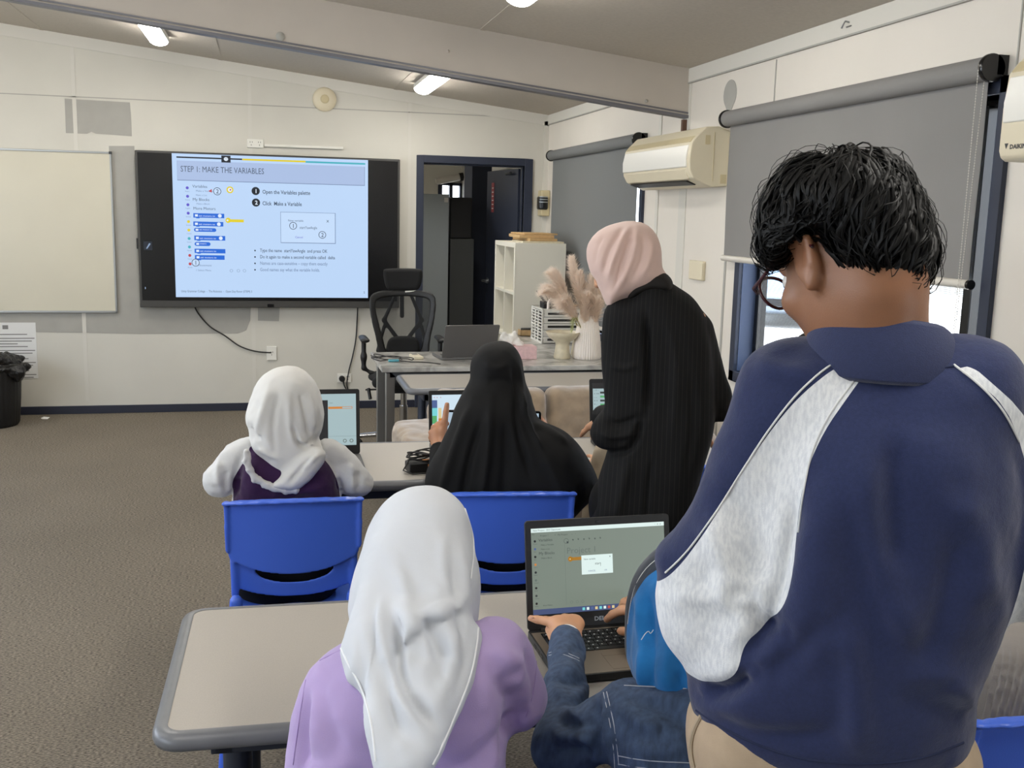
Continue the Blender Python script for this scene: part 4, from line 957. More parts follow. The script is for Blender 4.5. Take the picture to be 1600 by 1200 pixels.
place_chair(0.063, 3.07, -1, 'blue chair under the person in white hood and dark purple top', True)
place_chair(0.712, 3.05, -7, 'blue chair under the person in black hijab, partly behind a white scarf')
place_chair(1.318, 1.565, 2, 'blue chair at the bottom right corner, under the person in grey pleated top')
place_chair(0.27, 1.36, 0, 'blue chair under the person in lilac top')
place_chair(0.735, 1.56, -4, 'blue chair under the person in denim jacket')
place_chair(1.33, 3.28, 0, 'blue chair behind the person in pinstriped blazer')

# ------------------------------------------------------------------ laptops
def laptop(name, x, y, z, rot, w, d, lidh, tilt, label, mats, content, brand=None, keys=True):
    r = empty(name, (0, 0, 0), label, 'laptop'); th = 0.009
    b = MB(); b.prism([(q[0], q[1]) for q in rrect(-w/2, -d, w/2, 0, 0.008, 4)], 2, 0.002, th*2, mats[0]); base = b.build('base', r, bevel=0.0015)
    b = MB(); b.box((-w/2+0.004, -d+0.003, 2*th), (w/2-0.004, -0.018, 2*th+0.0006), mats[1]); pr = b.build('palm_rest', r)
    if keys:
        b = MB(); b.box((-w/2+0.022, -0.125, 2*th+0.0003), (w/2-0.022, -0.024, 2*th+0.0008), 'blackg').build('keyboard_well', base)
        b = MB(); kw = (w-0.05)/14.5
        for row in range(6):
            yy = -0.03-row*0.0165; n = 14 if row < 5 else 9; xx = -w/2+0.025+0.004*(row % 3)
            for k in range(n):
                ww = kw*0.86*(5.2 if (row == 5 and k == 4) else 1); 
                b.box((xx, yy-0.0135, 2*th+0.0006), (xx+ww, yy, 2*th+0.0022), 'black'); b.box((xx+kw*0.25, yy-0.007, 2*th+0.0022), (xx+kw*0.25+0.003, yy-0.004, 2*th+0.0024), 'keyw'); xx += ww+kw*0.14
        b.build('keyboard', base)
        MB().box((-0.05, -d+0.012, 2*th+0.0006), (0.05, -d+0.072, 2*th+0.0012), mats[2]).box((-0.05, -d+0.0725, 2*th+0.0006), (-0.001, -d+0.085, 2*th+0.0014), mats[2]).box((0.001, -d+0.0725, 2*th+0.0006), (0.05, -d+0.085, 2*th+0.0014), mats[2]).build('touchpad', base)
        b = MB()
        for k in range(3): b.box((-w/2-0.0006, -0.07-0.025*k, 0.006), (-w/2+0.001, -0.055-0.025*k, 0.012), 'blackg')
        b.build('ports', base)
    # lid
    Xl = Matrix.Translation((0, -0.004, 2*th)) @ Matrix.Rotation(math.radians(90-tilt), 4, 'X')   # local y runs up the lid, z towards the user
    b = MB(); b.prism([(q[0], q[1]) for q in rrect(-w/2, 0, w/2, lidh, 0.008, 4)], 2, -0.0065, 0, mats[3], Xl); lid = b.build('lid', r, bevel=0.0012)
    bz, bt, bb = 0.013, 0.017, 0.032
    sw, sh = w-2*bz, lidh-bt-bb
    Xs = Xl @ Matrix.Translation((-w/2+bz, lidh-bt, 0.0004)) @ Matrix.Diagonal((1, -1, 1, 1))      # screen coordinates: x right, y down, from the top left corner
    MB().box((0, 0, -0.0003), (sw, sh, 0.0), content['bg'], Xs).build('display', lid)
    c = MB(); content['draw'](c, Xs, Xl, sw, sh, w, lidh); 
    if c.v: c.build('screen_content', lid)
    MB().box((-0.006, lidh-0.011, 0.0002), (0.006, lidh-0.007, 0.0012), 'blackg', Xl).build('webcam', lid)
    if brand:
        t = MB(); t.text(brand, 0.0125, Xl @ Matrix.Translation((0, 0.011, 0.0006)), 'silver', 'CENTER', sx=1.15, bold=0.0003); t.build('badge', lid)
    for s in (-1, 1): MB().tube([(s*w*0.36-0.018, -0.003, 2*th), (s*w*0.36+0.018, -0.003, 2*th)], 0.005, 'black', 8).build('hinge', r)
    r.location = (x, y, z); r.rotation_euler = (0, 0, math.radians(rot)); return r
def SE(name, rgb, s=1.0): return emis(name, rgb, s)
EG = SE('screen_dimmed', (122, 133, 122)); EW = SE('screen_white', (222, 240, 236)); ED = SE('screen_ink', (60, 66, 66)); EDM = SE('screen_midtone', (100, 110, 104)); ET = SE('screen_taskbar', (72, 84, 120)); EM = SE('screen_mustard', (168, 116, 24)); EB = SE('screen_blue', (80, 100, 150)); EO = SE('screen_orange', (205, 130, 60)); EC = SE('screen_cyan', (120, 210, 215)); ER = SE('screen_red', (190, 90, 80)); EY = SE('screen_cream', (220, 200, 150)); ELB = SE('screen_pale_blue', (164, 186, 190)); EK = SE('screen_dark', (38, 38, 40)); EGN = SE('screen_green', (90, 170, 110)); EPG = SE('screen_mid', (96, 106, 98))
def dq(c, X, x, y, w, h, m, z=0.0003): c.box((x, y, 0), (x+w, y+h, z), m, X)
def dt(c, X, x, y, t, size, m, w=None, z=0.0006):
    c.text(t, size, X @ Matrix.Translation((x, y, z)) @ Matrix.Diagonal((1, -1, 1, 1)), m, sx=1.0, bold=0.0)
def draw_main(c, X, Xl, sw, sh, w, lh):
    dq(c, X, 0, 0, sw, 0.0085, EW); dt(c, X, 0.004, 0.006, 'New Project - EV3 Classroom', 0.005, ED); dt(c, X, sw-0.022, 0.006, '-  o  x', 0.006, ED)
    dt(c, X, 0.002, 0.0135, 'File', 0.004, ED); dt(c, X, 0.02, 0.0175, 'Project 1', 0.005, ED); dt(c, X, 0.052, 0.0175, '+   My Project', 0.005, ED); dt(c, X, 0.09, 0.0175, 'x    +', 0.005, EDM)
    dt(c, X, 0.016, 0.028, 'Variables', 0.0085, ED); dt(c, X, 0.021, 0.037, 'Make a Variable', 0.0045, ED); dt(c, X, 0.021, 0.046, 'Make a List', 0.0042, ED); dt(c, X, 0.016, 0.056, 'My Blocks', 0.0085, ED); dt(c, X, 0.021, 0.065, 'Make a Block', 0.0045, ED)
    for k, m in enumerate((EB, EB, EGN, EO, EB, EDM, ER, ED, EB)):
        y = 0.027+k*0.0165; q = [X @ Vector((0.008+0.0026*math.cos(a), y+0.0026*math.sin(a), 0.0003)) for a in np.linspace(0, 6, 12)]
        c.add(q, [tuple(range(12))], m if k % 2 else EK); dt(c, X, 0.0045, y+0.0065, ('Motors', 'Move', 'Light', 'Sound', 'Events', 'Control', 'Sensor', 'Operate', 'Values')[k], 0.0028, ED)
    for k in range(7):
        x = 0.078+k*0.0125
        if k == 0:
            for rr in (0.0055,):
                n = 20; vs = [X @ Vector((x+r_*math.cos(2*math.pi*i/n), 0.030+r_*math.sin(2*math.pi*i/n), 0.0003)) for r_ in (rr, rr-0.0006) for i in range(n)]; c.add(vs, [(i, (i+1) % n, (i+1) % n+n, i+n) for i in range(n)], ED)
            dq(c, X, x+0.001, 0.031, 0.004, 0.004, ED)
        else: dt(c, X, x, 0.0315, ('*', '+')[k % 2], 0.009, ED); dq(c, X, x+0.0015, 0.027, 0.002, 0.002, ED)
    dt(c, X, 0.078, 0.057, 'Project 1', 0.0185, EDM)
    dq(c, X, 0.083, 0.0655, 0.035, 0.007, EM); q = [X @ Vector((0.086+0.0055*math.cos(a), 0.069+0.0055*math.sin(a), 0.0003)) for a in np.linspace(0, 6, 14)]; c.add(q, [tuple(range(14))], EM)
    q = [X @ Vector((0.0855+0.0015*math.cos(a), 0.069+0.0015*math.sin(a), 0.0006)) for a in np.linspace(0, 5.5, 8)]; c.add(q, [tuple(range(8))], EY)
    dq(c, X, 0.111, 0.063, 0.071, 0.041, EW, 0.0006); dt(c, X, 0.116, 0.073, 'New variable', 0.005, ED, z=0.001); dt(c, X, 0.174, 0.070, 'x', 0.007, ED, z=0.001)
    dt(c, X, 0.141, 0.084, 'start', 0.0075, ED, z=0.001); dq(c, X, 0.1535, 0.081, 0.0005, 0.007, ED, 0.001); dt(c, X, 0.125, 0.0985, 'CANCEL', 0.0045, EB, z=0.001); dt(c, X, 0.162, 0.0985, 'OK', 0.0045, EB, z=0.001)
    dq(c, X, 0.074, 0.036, 0.0004, sh-0.052, EDM); dt(c, X, 0.022, sh-0.018, 'Show Palette', 0.004, ED)
    for k in range(3):
        n = 16; x = 0.086+k*0.0125; vs = [X @ Vector((x+r_*math.cos(2*math.pi*i/n), sh-0.022+r_*math.sin(2*math.pi*i/n), 0.0003)) for r_ in (0.003, 0.0025) for i in range(n)]; c.add(vs, [(i, (i+1) % n, (i+1) % n+n, i+n) for i in range(n)], EPG)
    dq(c, X, 0, sh-0.0115, sw, 0.0115, ET)
    for k, m in enumerate((EC, EW, EB, EY, EC, EW, ER, EY)): dq(c, X, 0.110+k*0.0096, sh-0.0088, 0.0056, 0.0058, m, 0.0006)
laptop('laptop', 0.688, 1.998, 0.7205, 1.2, 0.33, 0.228, 0.232, 12, 'open black laptop with grey screen and white pop-up, on the front table', ('black', 'palm', 'palm', 'black'), {'bg': EG, 'draw': draw_main}, 'DELL')
def draw_hood(c, X, Xl, sw, sh, w, lh):
    dq(c, X, 0, 0.022, sw*0.66, sh*0.9-0.022, EK); dt(c, X, sw*0.36, 0.034, '+ *  -/-', 0.008, EDM); dt(c, X, sw*0.68, 0.034, 'main', 0.006, EPG)
    dq(c, X, sw*0.665, 0.046, 0.086, 0.008, EO, 0.0003); dq(c, X, sw*0.665+0.05, 0.0475, 0.034, 0.005, ELB, 0.0006)
    dq(c, X, sw*0.665, sh-0.033, sw*0.335, 0.0006, EDM)
    for x in (sw*0.86, sw*0.94):
        n = 16; vs = [X @ Vector((x+r_*math.cos(2*math.pi*i/n), sh-0.016+r_*math.sin(2*math.pi*i/n), 0.0004)) for r_ in (0.0068, 0.0045) for i in range(n)]; c.add(vs, [(i, (i+1) % n, (i+1) % n+n, i+n) for i in range(n)], EPG)
laptop('laptop', 0.152, 3.66, 0.7205, 0.0, 0.322, 0.225, 0.235, 8, 'open laptop with pale blue screen beside the person in white hood', ('dgrey', 'laptop', 'laptop', 'black'), {'bg': ELB, 'draw': draw_hood}, None)
def draw_mid(c, X, Xl, sw, sh, w, lh):
    dq(c, X, 0, 0.02, 0.02, 0.03, EB); dq(c, X, 0.0, 0.05, 0.02, 0.03, EC); dq(c, X, 0.0, 0.08, 0.018, 0.03, EGN); dq(c, X, 0.024, 0.05, 0.012, 0.04, EY); dq(c, X, 0.024, 0.09, 0.014, 0.03, EO)
    dt(c, X, 0.006, 0.014, '< >  +', 0.012, ER)
laptop('laptop', 0.775, 3.80, 0.7205, 0.0, 0.375, 0.24, 0.20, 10, 'open laptop with bright screen mostly hidden behind the black hijab', ('dgrey', 'laptop', 'laptop', 'black'), {'bg': SE('screen_bright', (206, 226, 240)), 'draw': draw_mid}, None)
def draw_bl(c, X, Xl, sw, sh, w, lh):
    dq(c, X, 0, 0, sw, 0.022, EK)
    for k in range(6): dt(c, X, 0.004, 0.032+k*0.014, ('- = -', '+ ==', '- --', '= =', '+ -', '- =')[k], 0.011, ED)
    for k in range(5): dq(c, X, 0.03, 0.034+k*0.016, 0.03, 0.008, EGN if k % 2 else ED)
laptop('laptop', 1.395, 3.80, 0.7205, -3.0, 0.32, 0.225, 0.235, 12, 'open black laptop the person in pinstriped blazer is reaching over', ('black', 'black', 'black', 'black'), {'bg': ELB, 'draw': draw_bl}, None)
def draw_off(c, X, Xl, sw, sh, w, lh): return
EOFF = mat('screen_off', (18, 18, 20), 0.2)
laptop('laptop', 1.16, 5.99, 0.7405, 186, 0.335, 0.23, 0.215, 22, 'grey laptop seen from behind on the marble desk', ('laptop', 'laptop', 'laptop', mat('laptop_lid_grey', (98, 96, 95), 0.45, 0.3)), {'bg': EOFF, 'draw': draw_off}, None)

# tablet in the hand of the person in black hijab
def tablet():
    pl = vplane(720, 660, 3.52); X = Matrix((tuple(pl.U)+(0,), tuple(pl.W)+(0,), tuple(-pl.N)+(0,), (0, 0, 0, 1))).transposed(); X.translation = Vector(pl.at((770, 670)))
    r = empty('tablet', tuple(pl.at((758, 690))), 'dark-framed tablet held up in front of the bright laptop screen', 'tablet')
    MB().prism([(q[0], q[1]) for q in rrect(-0.172, -0.085, 0.172, 0.066, 0.01, 5)], 2, -0.009, 0, 'blackg', X).build('case', r, bevel=0.002)
    MB().box((-0.163, -0.077, 0), (0.163, 0.058, 0.0008), SE('tablet_screen', (172, 192, 208)), X).build('display', r)
tablet()

# power brick with cable on the second table
r = empty('power_adapter', (0.50, 3.43, 0.72), 'black laptop power adapter with coiled lead and orange sticker on the second table', 'power adapter')
X = Matrix.Translation((0.51, 3.44, 0.7215)) @ Matrix.Rotation(0.15, 4, 'Z')
MB().box((-0.055, -0.03, 0), (0.055, 0.035, 0.035), 'black', X).build('brick', r, bevel=0.005)
MB().box((0.01, -0.0306, 0.012), (0.04, -0.03, 0.03), 'orange', X).box((0.0, -0.01, 0.035), (0.04, 0.02, 0.0356), 'orange', X).build('sticker', r)
b = MB()
for k in range(6):
    ph = k*1.3; b.tube([X @ Vector((0.0+(0.05+0.006*math.sin(ph))*math.cos(a), 0.01+(0.026+0.005*math.cos(ph))*math.sin(a), 0.04+0.005*k+0.006*math.sin(2*a+ph))) for a in np.linspace(0, 2*math.pi, 22, endpoint=False)], 0.0028, 'black', 6, closed=True)
b.tube([X @ Vector(p) for p in ((-0.05, 0.0, 0.04), (-0.075, -0.02, 0.012), (-0.05, -0.05, 0.004), (0.03, -0.052, 0.004))], 0.0028, 'black', 6)
b.build('lead', r, smooth=True)

# ------------------------------------------------------------------ things on the marble desk
def at74(px, py): return AZ(px, py, 0.74)
q = at74(651, 560); X = Matrix.Translation((q[0], q[1], 0.7405)) @ Matrix.Rotation(0.1, 4, 'Z')
r = empty('remote_control', (q[0], q[1], 0.74), 'small white air conditioner remote lying on the marble desk', 'remote control')
MB().box((-0.028, -0.06, 0), (0.028, 0.08, 0.018), 'cream', X).build('case', r, bevel=0.004); MB().box((-0.018, 0.035, 0.018), (0.018, 0.07, 0.0185), 'laptop', X).build('display', r)
b = MB(); q0 = at74(612, 563)
for k in range(3):
    a0 = k*0.9; b.tube([(q0[0]+0.02*k-0.03+(0.09+0.02*math.sin(k))*math.cos(a+a0), q0[1]+(0.07+0.01*k)*math.sin(a), 0.745+0.004*k+0.012*abs(math.sin(a*1.5+k))) for a in np.linspace(0, 5.2, 22)], 0.003, 'black', 6)
b.tube([(q0[0], q0[1]-0.02, 0.745), (q0[0]+0.1, q0[1]-0.1, 0.745), (q0[0]+0.2, q0[1]-0.13, 0.745), (q0[0]+0.26, q0[1]-0.19, 0.744)], 0.003, 'black', 6)
c = b.build('desk_cable', smooth=True); tag(c, 'tangle of black cables at the left end of the marble desk', 'cable')
MB().tube([(q0[0]-0.03, q0[1]-0.1, 0.752), (q0[0]+0.03, q0[1]-0.09, 0.752)], 0.008, 'teal', 8).build('plug_end', c)
q = at74(810, 562); r = empty('tissue_box', (q[0], q[1]+0.06, 0.74), 'pink tissue box with tissues sticking up on the marble desk', 'tissue box')
MB().box((q[0]-0.11, q[1], 0.7405), (q[0]+0.115, q[1]+0.12, 0.82), 'pinkbox').build('box', r, bevel=0.003)
pl = Plane((q[0]-0.02, q[1]+0.06, 0.82), (1, 0, 0), (0, 0, 1), (0, 1, 0))
V, Q = solid([plate(pl, [(-.07, -.005), (-.09, .05), (-.06, .085), (-.03, .06), (.0, .09), (.03, .05), (.07, -.005)], 0.02, 0.02, smooth=1, inpx=False)], 0.005); V = rumple(V, Q, 0.012, 40); surf('tissue', V, Q, 'tissue', r)
q = at74(822, 524); r = empty('pen_tray', (q[0], q[1], 0.74), 'little cardboard tray holding a black pen case on the far part of the marble desk', 'tray')
b = MB(); x0, x1, y0, y1 = q[0]-0.055, q[0]+0.07, q[1]-0.06, q[1]+0.06
b.box((x0, y0, 0.7405), (x1, y1, 0.745), 'wood').box((x0, y0, 0.7405), (x1, y0+0.004, 0.785), 'wood').box((x0, y1-0.004, 0.7405), (x1, y1, 0.785), 'wood').box((x0, y0, 0.7405), (x0+0.004, y1, 0.785), 'wood').box((x1-0.004, y0, 0.7405), (x1, y1, 0.785), 'wood'); b.build('tray', r)
tag(MB().box((x0+0.02, y0+0.02, 0.7455), (x1-0.02, y1-0.02, 0.792), 'black').build('pen_case', bevel=0.008), 'black pen case lying in the little cardboard tray', 'case')
# pedestal bowls
def bowl(px, py, rr, h, label):
    q = at74(px, py); prof = [(0.0, 0.0), (rr*.46, 0), (rr*.5, .008), (rr*.43, h*.3), (rr*.40, h*.5), (rr*.45, h*.62), (rr*.8, h*.78), (rr, h*.96), (rr*.99, h), (rr*.93, h*.97), (rr*.7, h*.86), (0, h*.8)]
    return tag(MB().lathe(prof, (q[0], q[1], 0.7405), 'stone', 32).build('pedestal_bowl', smooth=True), label, 'bowl')
bowl(878, 560, 0.105, 0.165, 'cream stoneware pedestal bowl in front of the white drawer unit')
q = at74(903, 556); tag(MB().lathe([(0, 0), (.04, 0), (.036, .03), (.026, .1), (.03, .13), (0, .13)], (q[0]+.01, q[1]+0.06, 0.7405), 'stone', 24).build('small_stone_vase', smooth=True), 'narrow cream vase just behind the pedestal bowl', 'vase')
# white plastic drawer unit
q = at74(846, 537); x0, y0 = q[0], q[1]; dw, dd, dh = 0.30, 0.30, 0.235
r = empty('drawer_unit', (x0+dw/2, y0, 0.74), 'small white plastic drawer unit on the marble desk, left of the ribbed vase', 'drawers')
b = MB(); b.box((x0, y0, 0.7405+dh-0.01), (x0+dw, y0+dd, 0.7405+dh), 'white').box((x0, y0+0.02, 0.7405), (x0+dw, y0+dd, 0.75), 'white').box((x0, y0+dd-0.006, 0.7405), (x0+dw, y0+dd, 0.7405+dh), 'white').box((x0+dw-0.012, y0, 0.7405), (x0+dw, y0+dd, 0.7405+dh), 'white')
for yy in (y0, y0+dd-0.02): b.box((x0, yy, 0.7405), (x0+0.012, yy+0.02, 0.7405+dh), 'white')
for k in range(11): b.box((x0, y0, 0.745+k*0.021), (x0+0.01, y0+dd, 0.752+k*0.021), 'white')
b.box((x0+0.001, y0+0.11, 0.745), (x0+0.009, y0+0.13, 0.96), 'white').box((x0+0.001, y0+0.19, 0.745), (x0+0.009, y0+0.21, 0.96), 'white'); b.build('case', r, bevel=0.002)
for k in range(5):
    z0 = 0.7455+k*0.0445; d = MB(); d.box((x0+0.014, y0-0.004, z0), (x0+dw-0.014, y0+0.004, z0+0.012), 'white').box((x0+0.014, y0-0.004, z0+0.03), (x0+dw-0.014, y0+0.004, z0+0.042), 'white').box((x0+0.014, y0-0.004, z0+0.012), (x0+0.04, y0+0.004, z0+0.03), 'white').box((x0+dw-0.04, y0-0.004, z0+0.012), (x0+dw-0.014, y0+0.004, z0+0.03), 'white').box((x0+0.014, y0+0.05, z0+0.002), (x0+dw-0.014, y0+0.28, z0+0.025), 'laptop'); d.build('drawer', r, bevel=0.002)
# basket of pens and an arch ornament on top
zt = 0.7405+dh+0.0005
r = empty('desk_tidy', (x0+0.09, y0+0.1, zt), 'black desk tidy of pens on top of the white drawer unit', 'desk tidy')
b = MB(); b.prism([(x0+0.02, y0+.05), (x0+0.13, y0+.05), (x0+.13, y0+.15), (x0+.02, y0+.15)], 2, zt, zt+0.045, 'black'); b.build('pot', r, bevel=0.004)
b = MB()
for k in range(7): b.tube([(x0+0.05+0.01*k, y0+0.08+0.01*(k % 3), zt+0.02), (x0-0.03+0.022*k, y0+0.06+0.02*(k % 2), zt+0.12-0.008*k)], 0.004, ('black', 'dgrey', 'white')[k % 3], 6)
b.build('pens', r)
tag(MB().tube([(x0+0.08+0.035*math.cos(a), y0+0.02, zt+0.03+0.04*math.sin(a)) for a in np.linspace(0, math.pi, 14)], 0.009, 'ceramic', 10).tube([(x0+.045, y0+.02, zt+.03), (x0+.045, y0+.02, zt+0.0)], .009, 'ceramic', 10).tube([(x0+.115, y0+.02, zt+.03), (x0+.115, y0+.02, zt+0.0)], .009, 'ceramic', 10).build('arch_ornament', smooth=True), 'small white arch ornament on the white drawer unit', 'ornament')
tag(MB().lathe([(0, 0), (.03, 0), (.065, .018), (.07, .022), (.06, .02), (0, .008)], (x0+0.21, y0+0.09, zt), 'wood', 24).build('shallow_dish', smooth=True), 'shallow wooden dish on the right of the white drawer unit', 'dish')
# ribbed vase with pampas grass
q = (1.905, 6.0); VH = 0.27
rib_n = 36
r = tag(MB().lathe([(0.0, 0.0), (.078, 0.0), (.086, .012), (.086, .03), (.074, .14), (.058, VH-.02), (.056, VH), (.05, VH), (.05, VH-.03), (.06, .14), (.0, .06)], (q[0], q[1], 0.7405), 'ceramic', 180, rib=0.05).build('ribbed_vase', smooth=True), 'tall white ribbed vase holding pampas grass on the marble desk', 'vase')
def plume(tip, base, bend, wid, m, label, n=260, seed=0, fine=1.0):
    R = random.Random(seed); base = np.array(base); tip = np.array(tip); mid = (base+tip)/2+np.array(bend)
    B = lambda t: (1-t)**2*base+2*t*(1-t)*mid+t*t*tip
    st = MB(); st.tube([B(t) for t in np.linspace(0, 0.98, 14)], [0.003-0.002*t for t in np.linspace(0, 1, 14)], 'stem', 6); root = tag(st.build('pampas_stem', smooth=True), label, 'dried grass', 'pampas grass stems in the ribbed vase')
    b = MB()
    for i in range(n):
        t = 0.42+0.56*R.random(); p = B(t); d = nrm(B(min(1, t+0.03))-B(t-0.03)); a = nrm(np.cross(d, [R.uniform(-1, 1), R.uniform(-1, 1), R.uniform(-1, 1)])); prof = wid*(0.35+0.65*math.sin(math.pi*min(1, (t-0.4)/0.62)**0.8))
        L = prof*R.uniform(0.9, 1.9); e1 = p+d*L*0.5+a*prof*0.55; e2 = p+d*L*1.1+a*prof*1.25*R.uniform(0.4, 1.15)+np.array([0, 0, -0.4*L]); w = np.cross(a, d)*0.0011
        b.add([p-w, p+w, e1+w*1.3, e1-w*1.3, e2], [(0, 1, 2, 3), (3, 2, 4)], m)
    o = b.build('plume', root); o['kind'] = 'stuff'
VB = (q[0], q[1], 0.80)
for i, (px, py, y, bx, bz, wd, lab) in enumerate(((853, 452, 5.95, -0.05, 0.17, .045, 'pampas plume drooping furthest left over the drawer unit'), (862, 425, 6.05, -0.03, 0.16, .045, 'pampas plume arching left just above the lowest one'), (893, 402, 6.1, -0.03, 0.1, .04, 'tallest pampas plume, against the white shelf edge'), (905, 425, 6.0, -0.02, 0.05, .045, 'pampas plume upright just left of the pink hijab'),
        (926, 432, 5.98, 0.0, 0.03, .05, 'full pampas plume upright in the middle of the vase'), (880, 470, 5.9, -0.03, 0.1, .05, 'low wide pampas plume over the left rim of the vase'), (945, 440, 6.02, 0.02, 0.04, .045, 'pampas plume behind the face of the person in pink hijab'), (915, 462, 5.93, -0.005, 0.02, .05, 'short dense pampas plume in front, right above the vase'), (932, 468, 5.92, 0.01, 0.02, .045, 'short brownish pampas plume at the right rim of the vase'))):
    tip = AY(px, py, y); plume(tip, (VB[0]+0.02*math.cos(i*2.4), VB[1]+0.02*math.sin(i*2.4), VB[2]), (bx, 0, bz), wd*1.45, 'pampas', lab, 1100, i)
tip = AY(893, 520, 5.9); plume(tip, VB, (-0.05, -0.02, 0.27), 0.02, 'green', 'pale green grass hanging down the left side of the vase', 160, 77)

# ------------------------------------------------------------------ shelf unit in the corner
x0, x1, y0, y1, H = 1.725, 2.105, 7.22, 7.90, 1.405
r = empty('cube_shelf', ((x0+x1)/2, (y0+y1)/2, 0), 'white cube shelf unit in the corner beside the doorway', 'shelf')
b = MB(); t = 0.035; b.box((x0, y0, 0.0), (x1, y0+t, H-t), 'shelf').box((x0, y1-t, 0), (x1, y1, H-t), 'shelf').box((x0, y0, H-t), (x1, y1, H), 'shelf').box((x0, y0+t, 0), (x1, y1-t, t), 'shelf'); b.build('carcass', r, bevel=0.002)
b = MB(); ym = (y0+y1)/2; b.box((x0+0.003, ym-0.009, t), (x1-0.01, ym+0.009, H-t), 'shelf').build('upright', r)
for k in range(1, 4): z = t+(H-2*t)*k/4; MB().box((x0+0.004, y0+t, z-0.009), (x1-0.01, y1-t, z+0.009), 'shelf').build('shelf_board', r)
MB().box((x1-0.008, y0+0.01, t), (x1, y1-0.01, H-t), 'shelf').build('back_panel', r)
for k, (xa, xb, ya, yb, z0, z1, rr, lab) in enumerate(((1.79, 2.10, 7.26, 7.60, H, H+0.012, 0, 'thin flat board at the bottom of the pile on the white shelf'), (1.84, 2.05, 7.30, 7.75, H+0.0125, H+0.032, 3, 'brown cardboard folder in the middle of the pile on the shelf'), (1.80, 2.06, 7.35, 7.8, H+0.0325, H+0.055, -3, 'pale wooden flat box near the top of the pile on the shelf'), (1.83, 2.09, 7.42, 7.8, H+0.0555, H+0.068, 2, 'topmost thin cardboard sheet of the pile on the shelf'))):
    X = Matrix.Translation(((xa+xb)/2, (ya+yb)/2, 0)) @ Matrix.Rotation(math.radians(rr), 4, 'Z'); w, d = (xb-xa)/2, (yb-ya)/2
    tag(MB().box((-w, -d, z0+0.0005), (w, d, z1), 'wood' if k else 'stone', X).build('flat_box', bevel=0.002), lab, 'box', 'flat boxes piled on the white shelf')
(o := tag(MB().tube([(1.86, 7.235+0.03, H-1.385+0.02), (1.86, 7.3, H-1.38)], 0.01, 'pinkbox', 6).build('small_jar'), 'x', 'jar')); bpy.data.objects.remove(o)
q1 = tag(MB().box((1.76, 7.27, t+0.001), (2.0, 7.5, 0.26), 'pinkbox').build('storage_box', bevel=0.004), 'pinkish storage box in the bottom of the white cube shelf', 'box')

# ------------------------------------------------------------------ office chair
r = empty('office_chair', (0.90, 7.15, 0), 'black mesh office chair with headrest behind the marble desk', 'chair')
pl = vplane(630, 505, 6.98, lean=8)
out = [(584, 457), (606, 453), (655, 453), (674, 457), (682, 468), (679, 500), (672, 530), (670, 558), (592, 558), (588, 530), (580, 500), (576, 468)]
inn = [(590, 466), (630, 462), (670, 466), (672, 478), (668, 505), (661, 530), (656, 552), (604, 552), (599, 530), (592, 505), (586, 478)]
cv = lambda u, w: -1.0*u*u
V, Q = solid([plate(pl, out, 0.012, 0.012, n0=cv, holes=(inn,), blur=False, smooth=1)], 0.007); V = relax(V, Q, 1); surf('back_frame', V, Q, 'black', r)
pq = [pl.px(p) for p in inn]; n = 14; vs = []; fs = []
us = np.linspace(min(p[0] for p in pq)-.006, max(p[0] for p in pq)+.006, n); wsx = np.linspace(min(p[1] for p in pq), max(p[1] for p in pq)+.004, n)
def inside_u(u, w):
    t = (w-wsx[0])/(wsx[-1]-wsx[0]); k = 0.66+0.34*min(1, t/0.62); return u*k
for w in wsx:
    for u in us: uu = inside_u(u, w); vs.append(pl.O+uu*pl.U+w*pl.W+(-1.0*uu*uu)*pl.N)
fs = [(i*n+j, i*n+j+1, (i+1)*n+j+1, (i+1)*n+j) for i in range(n-1) for j in range(n-1)]
MB().add(vs, fs, 'chairmesh').build('back_mesh', r, smooth=True)
g = lambda px, py, n_: pl.at((px, py), n_)
pr = [rc(g(629, 590, .05), g(629, 535, .05), .022, .02), rc(g(629, 540, .05), g(600, 500, .045), .016, .013), rc(g(629, 540, .05), g(659, 500, .045), .016, .013), rc(g(600, 500, .045), g(618, 460, .02), .013, .012), rc(g(659, 500, .045), g(642, 460, .02), .013, .012), rc(g(600, 510, .045), g(590, 548, .02), .012), rc(g(659, 510, .045), g(668, 548, .02), .012), rc(g(628, 493, .05), g(628, 455, .035), .016, sq=(pl.N, .5)), rc(g(628, 455, .03), g(628, 440, .02), .012)]
V, Q = solid(pr, 0.006); surf('back_spine', V, Q, 'black', r)
V, Q = solid([plate(pl, [(598, 424), (602, 419), (656, 419), (661, 424), (658, 448), (650, 455), (610, 455), (602, 449)], .03, .03, n0=lambda u, w: -0.9*u*u+0.01)], 0.006); surf('headrest', V, Q, 'matblack', r)
MB().tube([g(633, 456, -.01), g(650, 455, -.01)], .006, 'white', 8).build('headrest_label', r)
V, Q = solid([plate(pl, [(605, 532), (615, 525), (645, 525), (655, 532), (657, 556), (602, 556)], .03, .02, n0=-.03)], 0.006); surf('lumbar_pad', V, Q, 'matblack', r)
V, Q = solid([ell((0.885, 6.86, 0.50), (.245, .25, .05), k=.03), rc((0.69, 6.7, .49), (1.08, 6.7, .49), .04)], 0.01); surf('seat', V, Q, 'matblack', r)
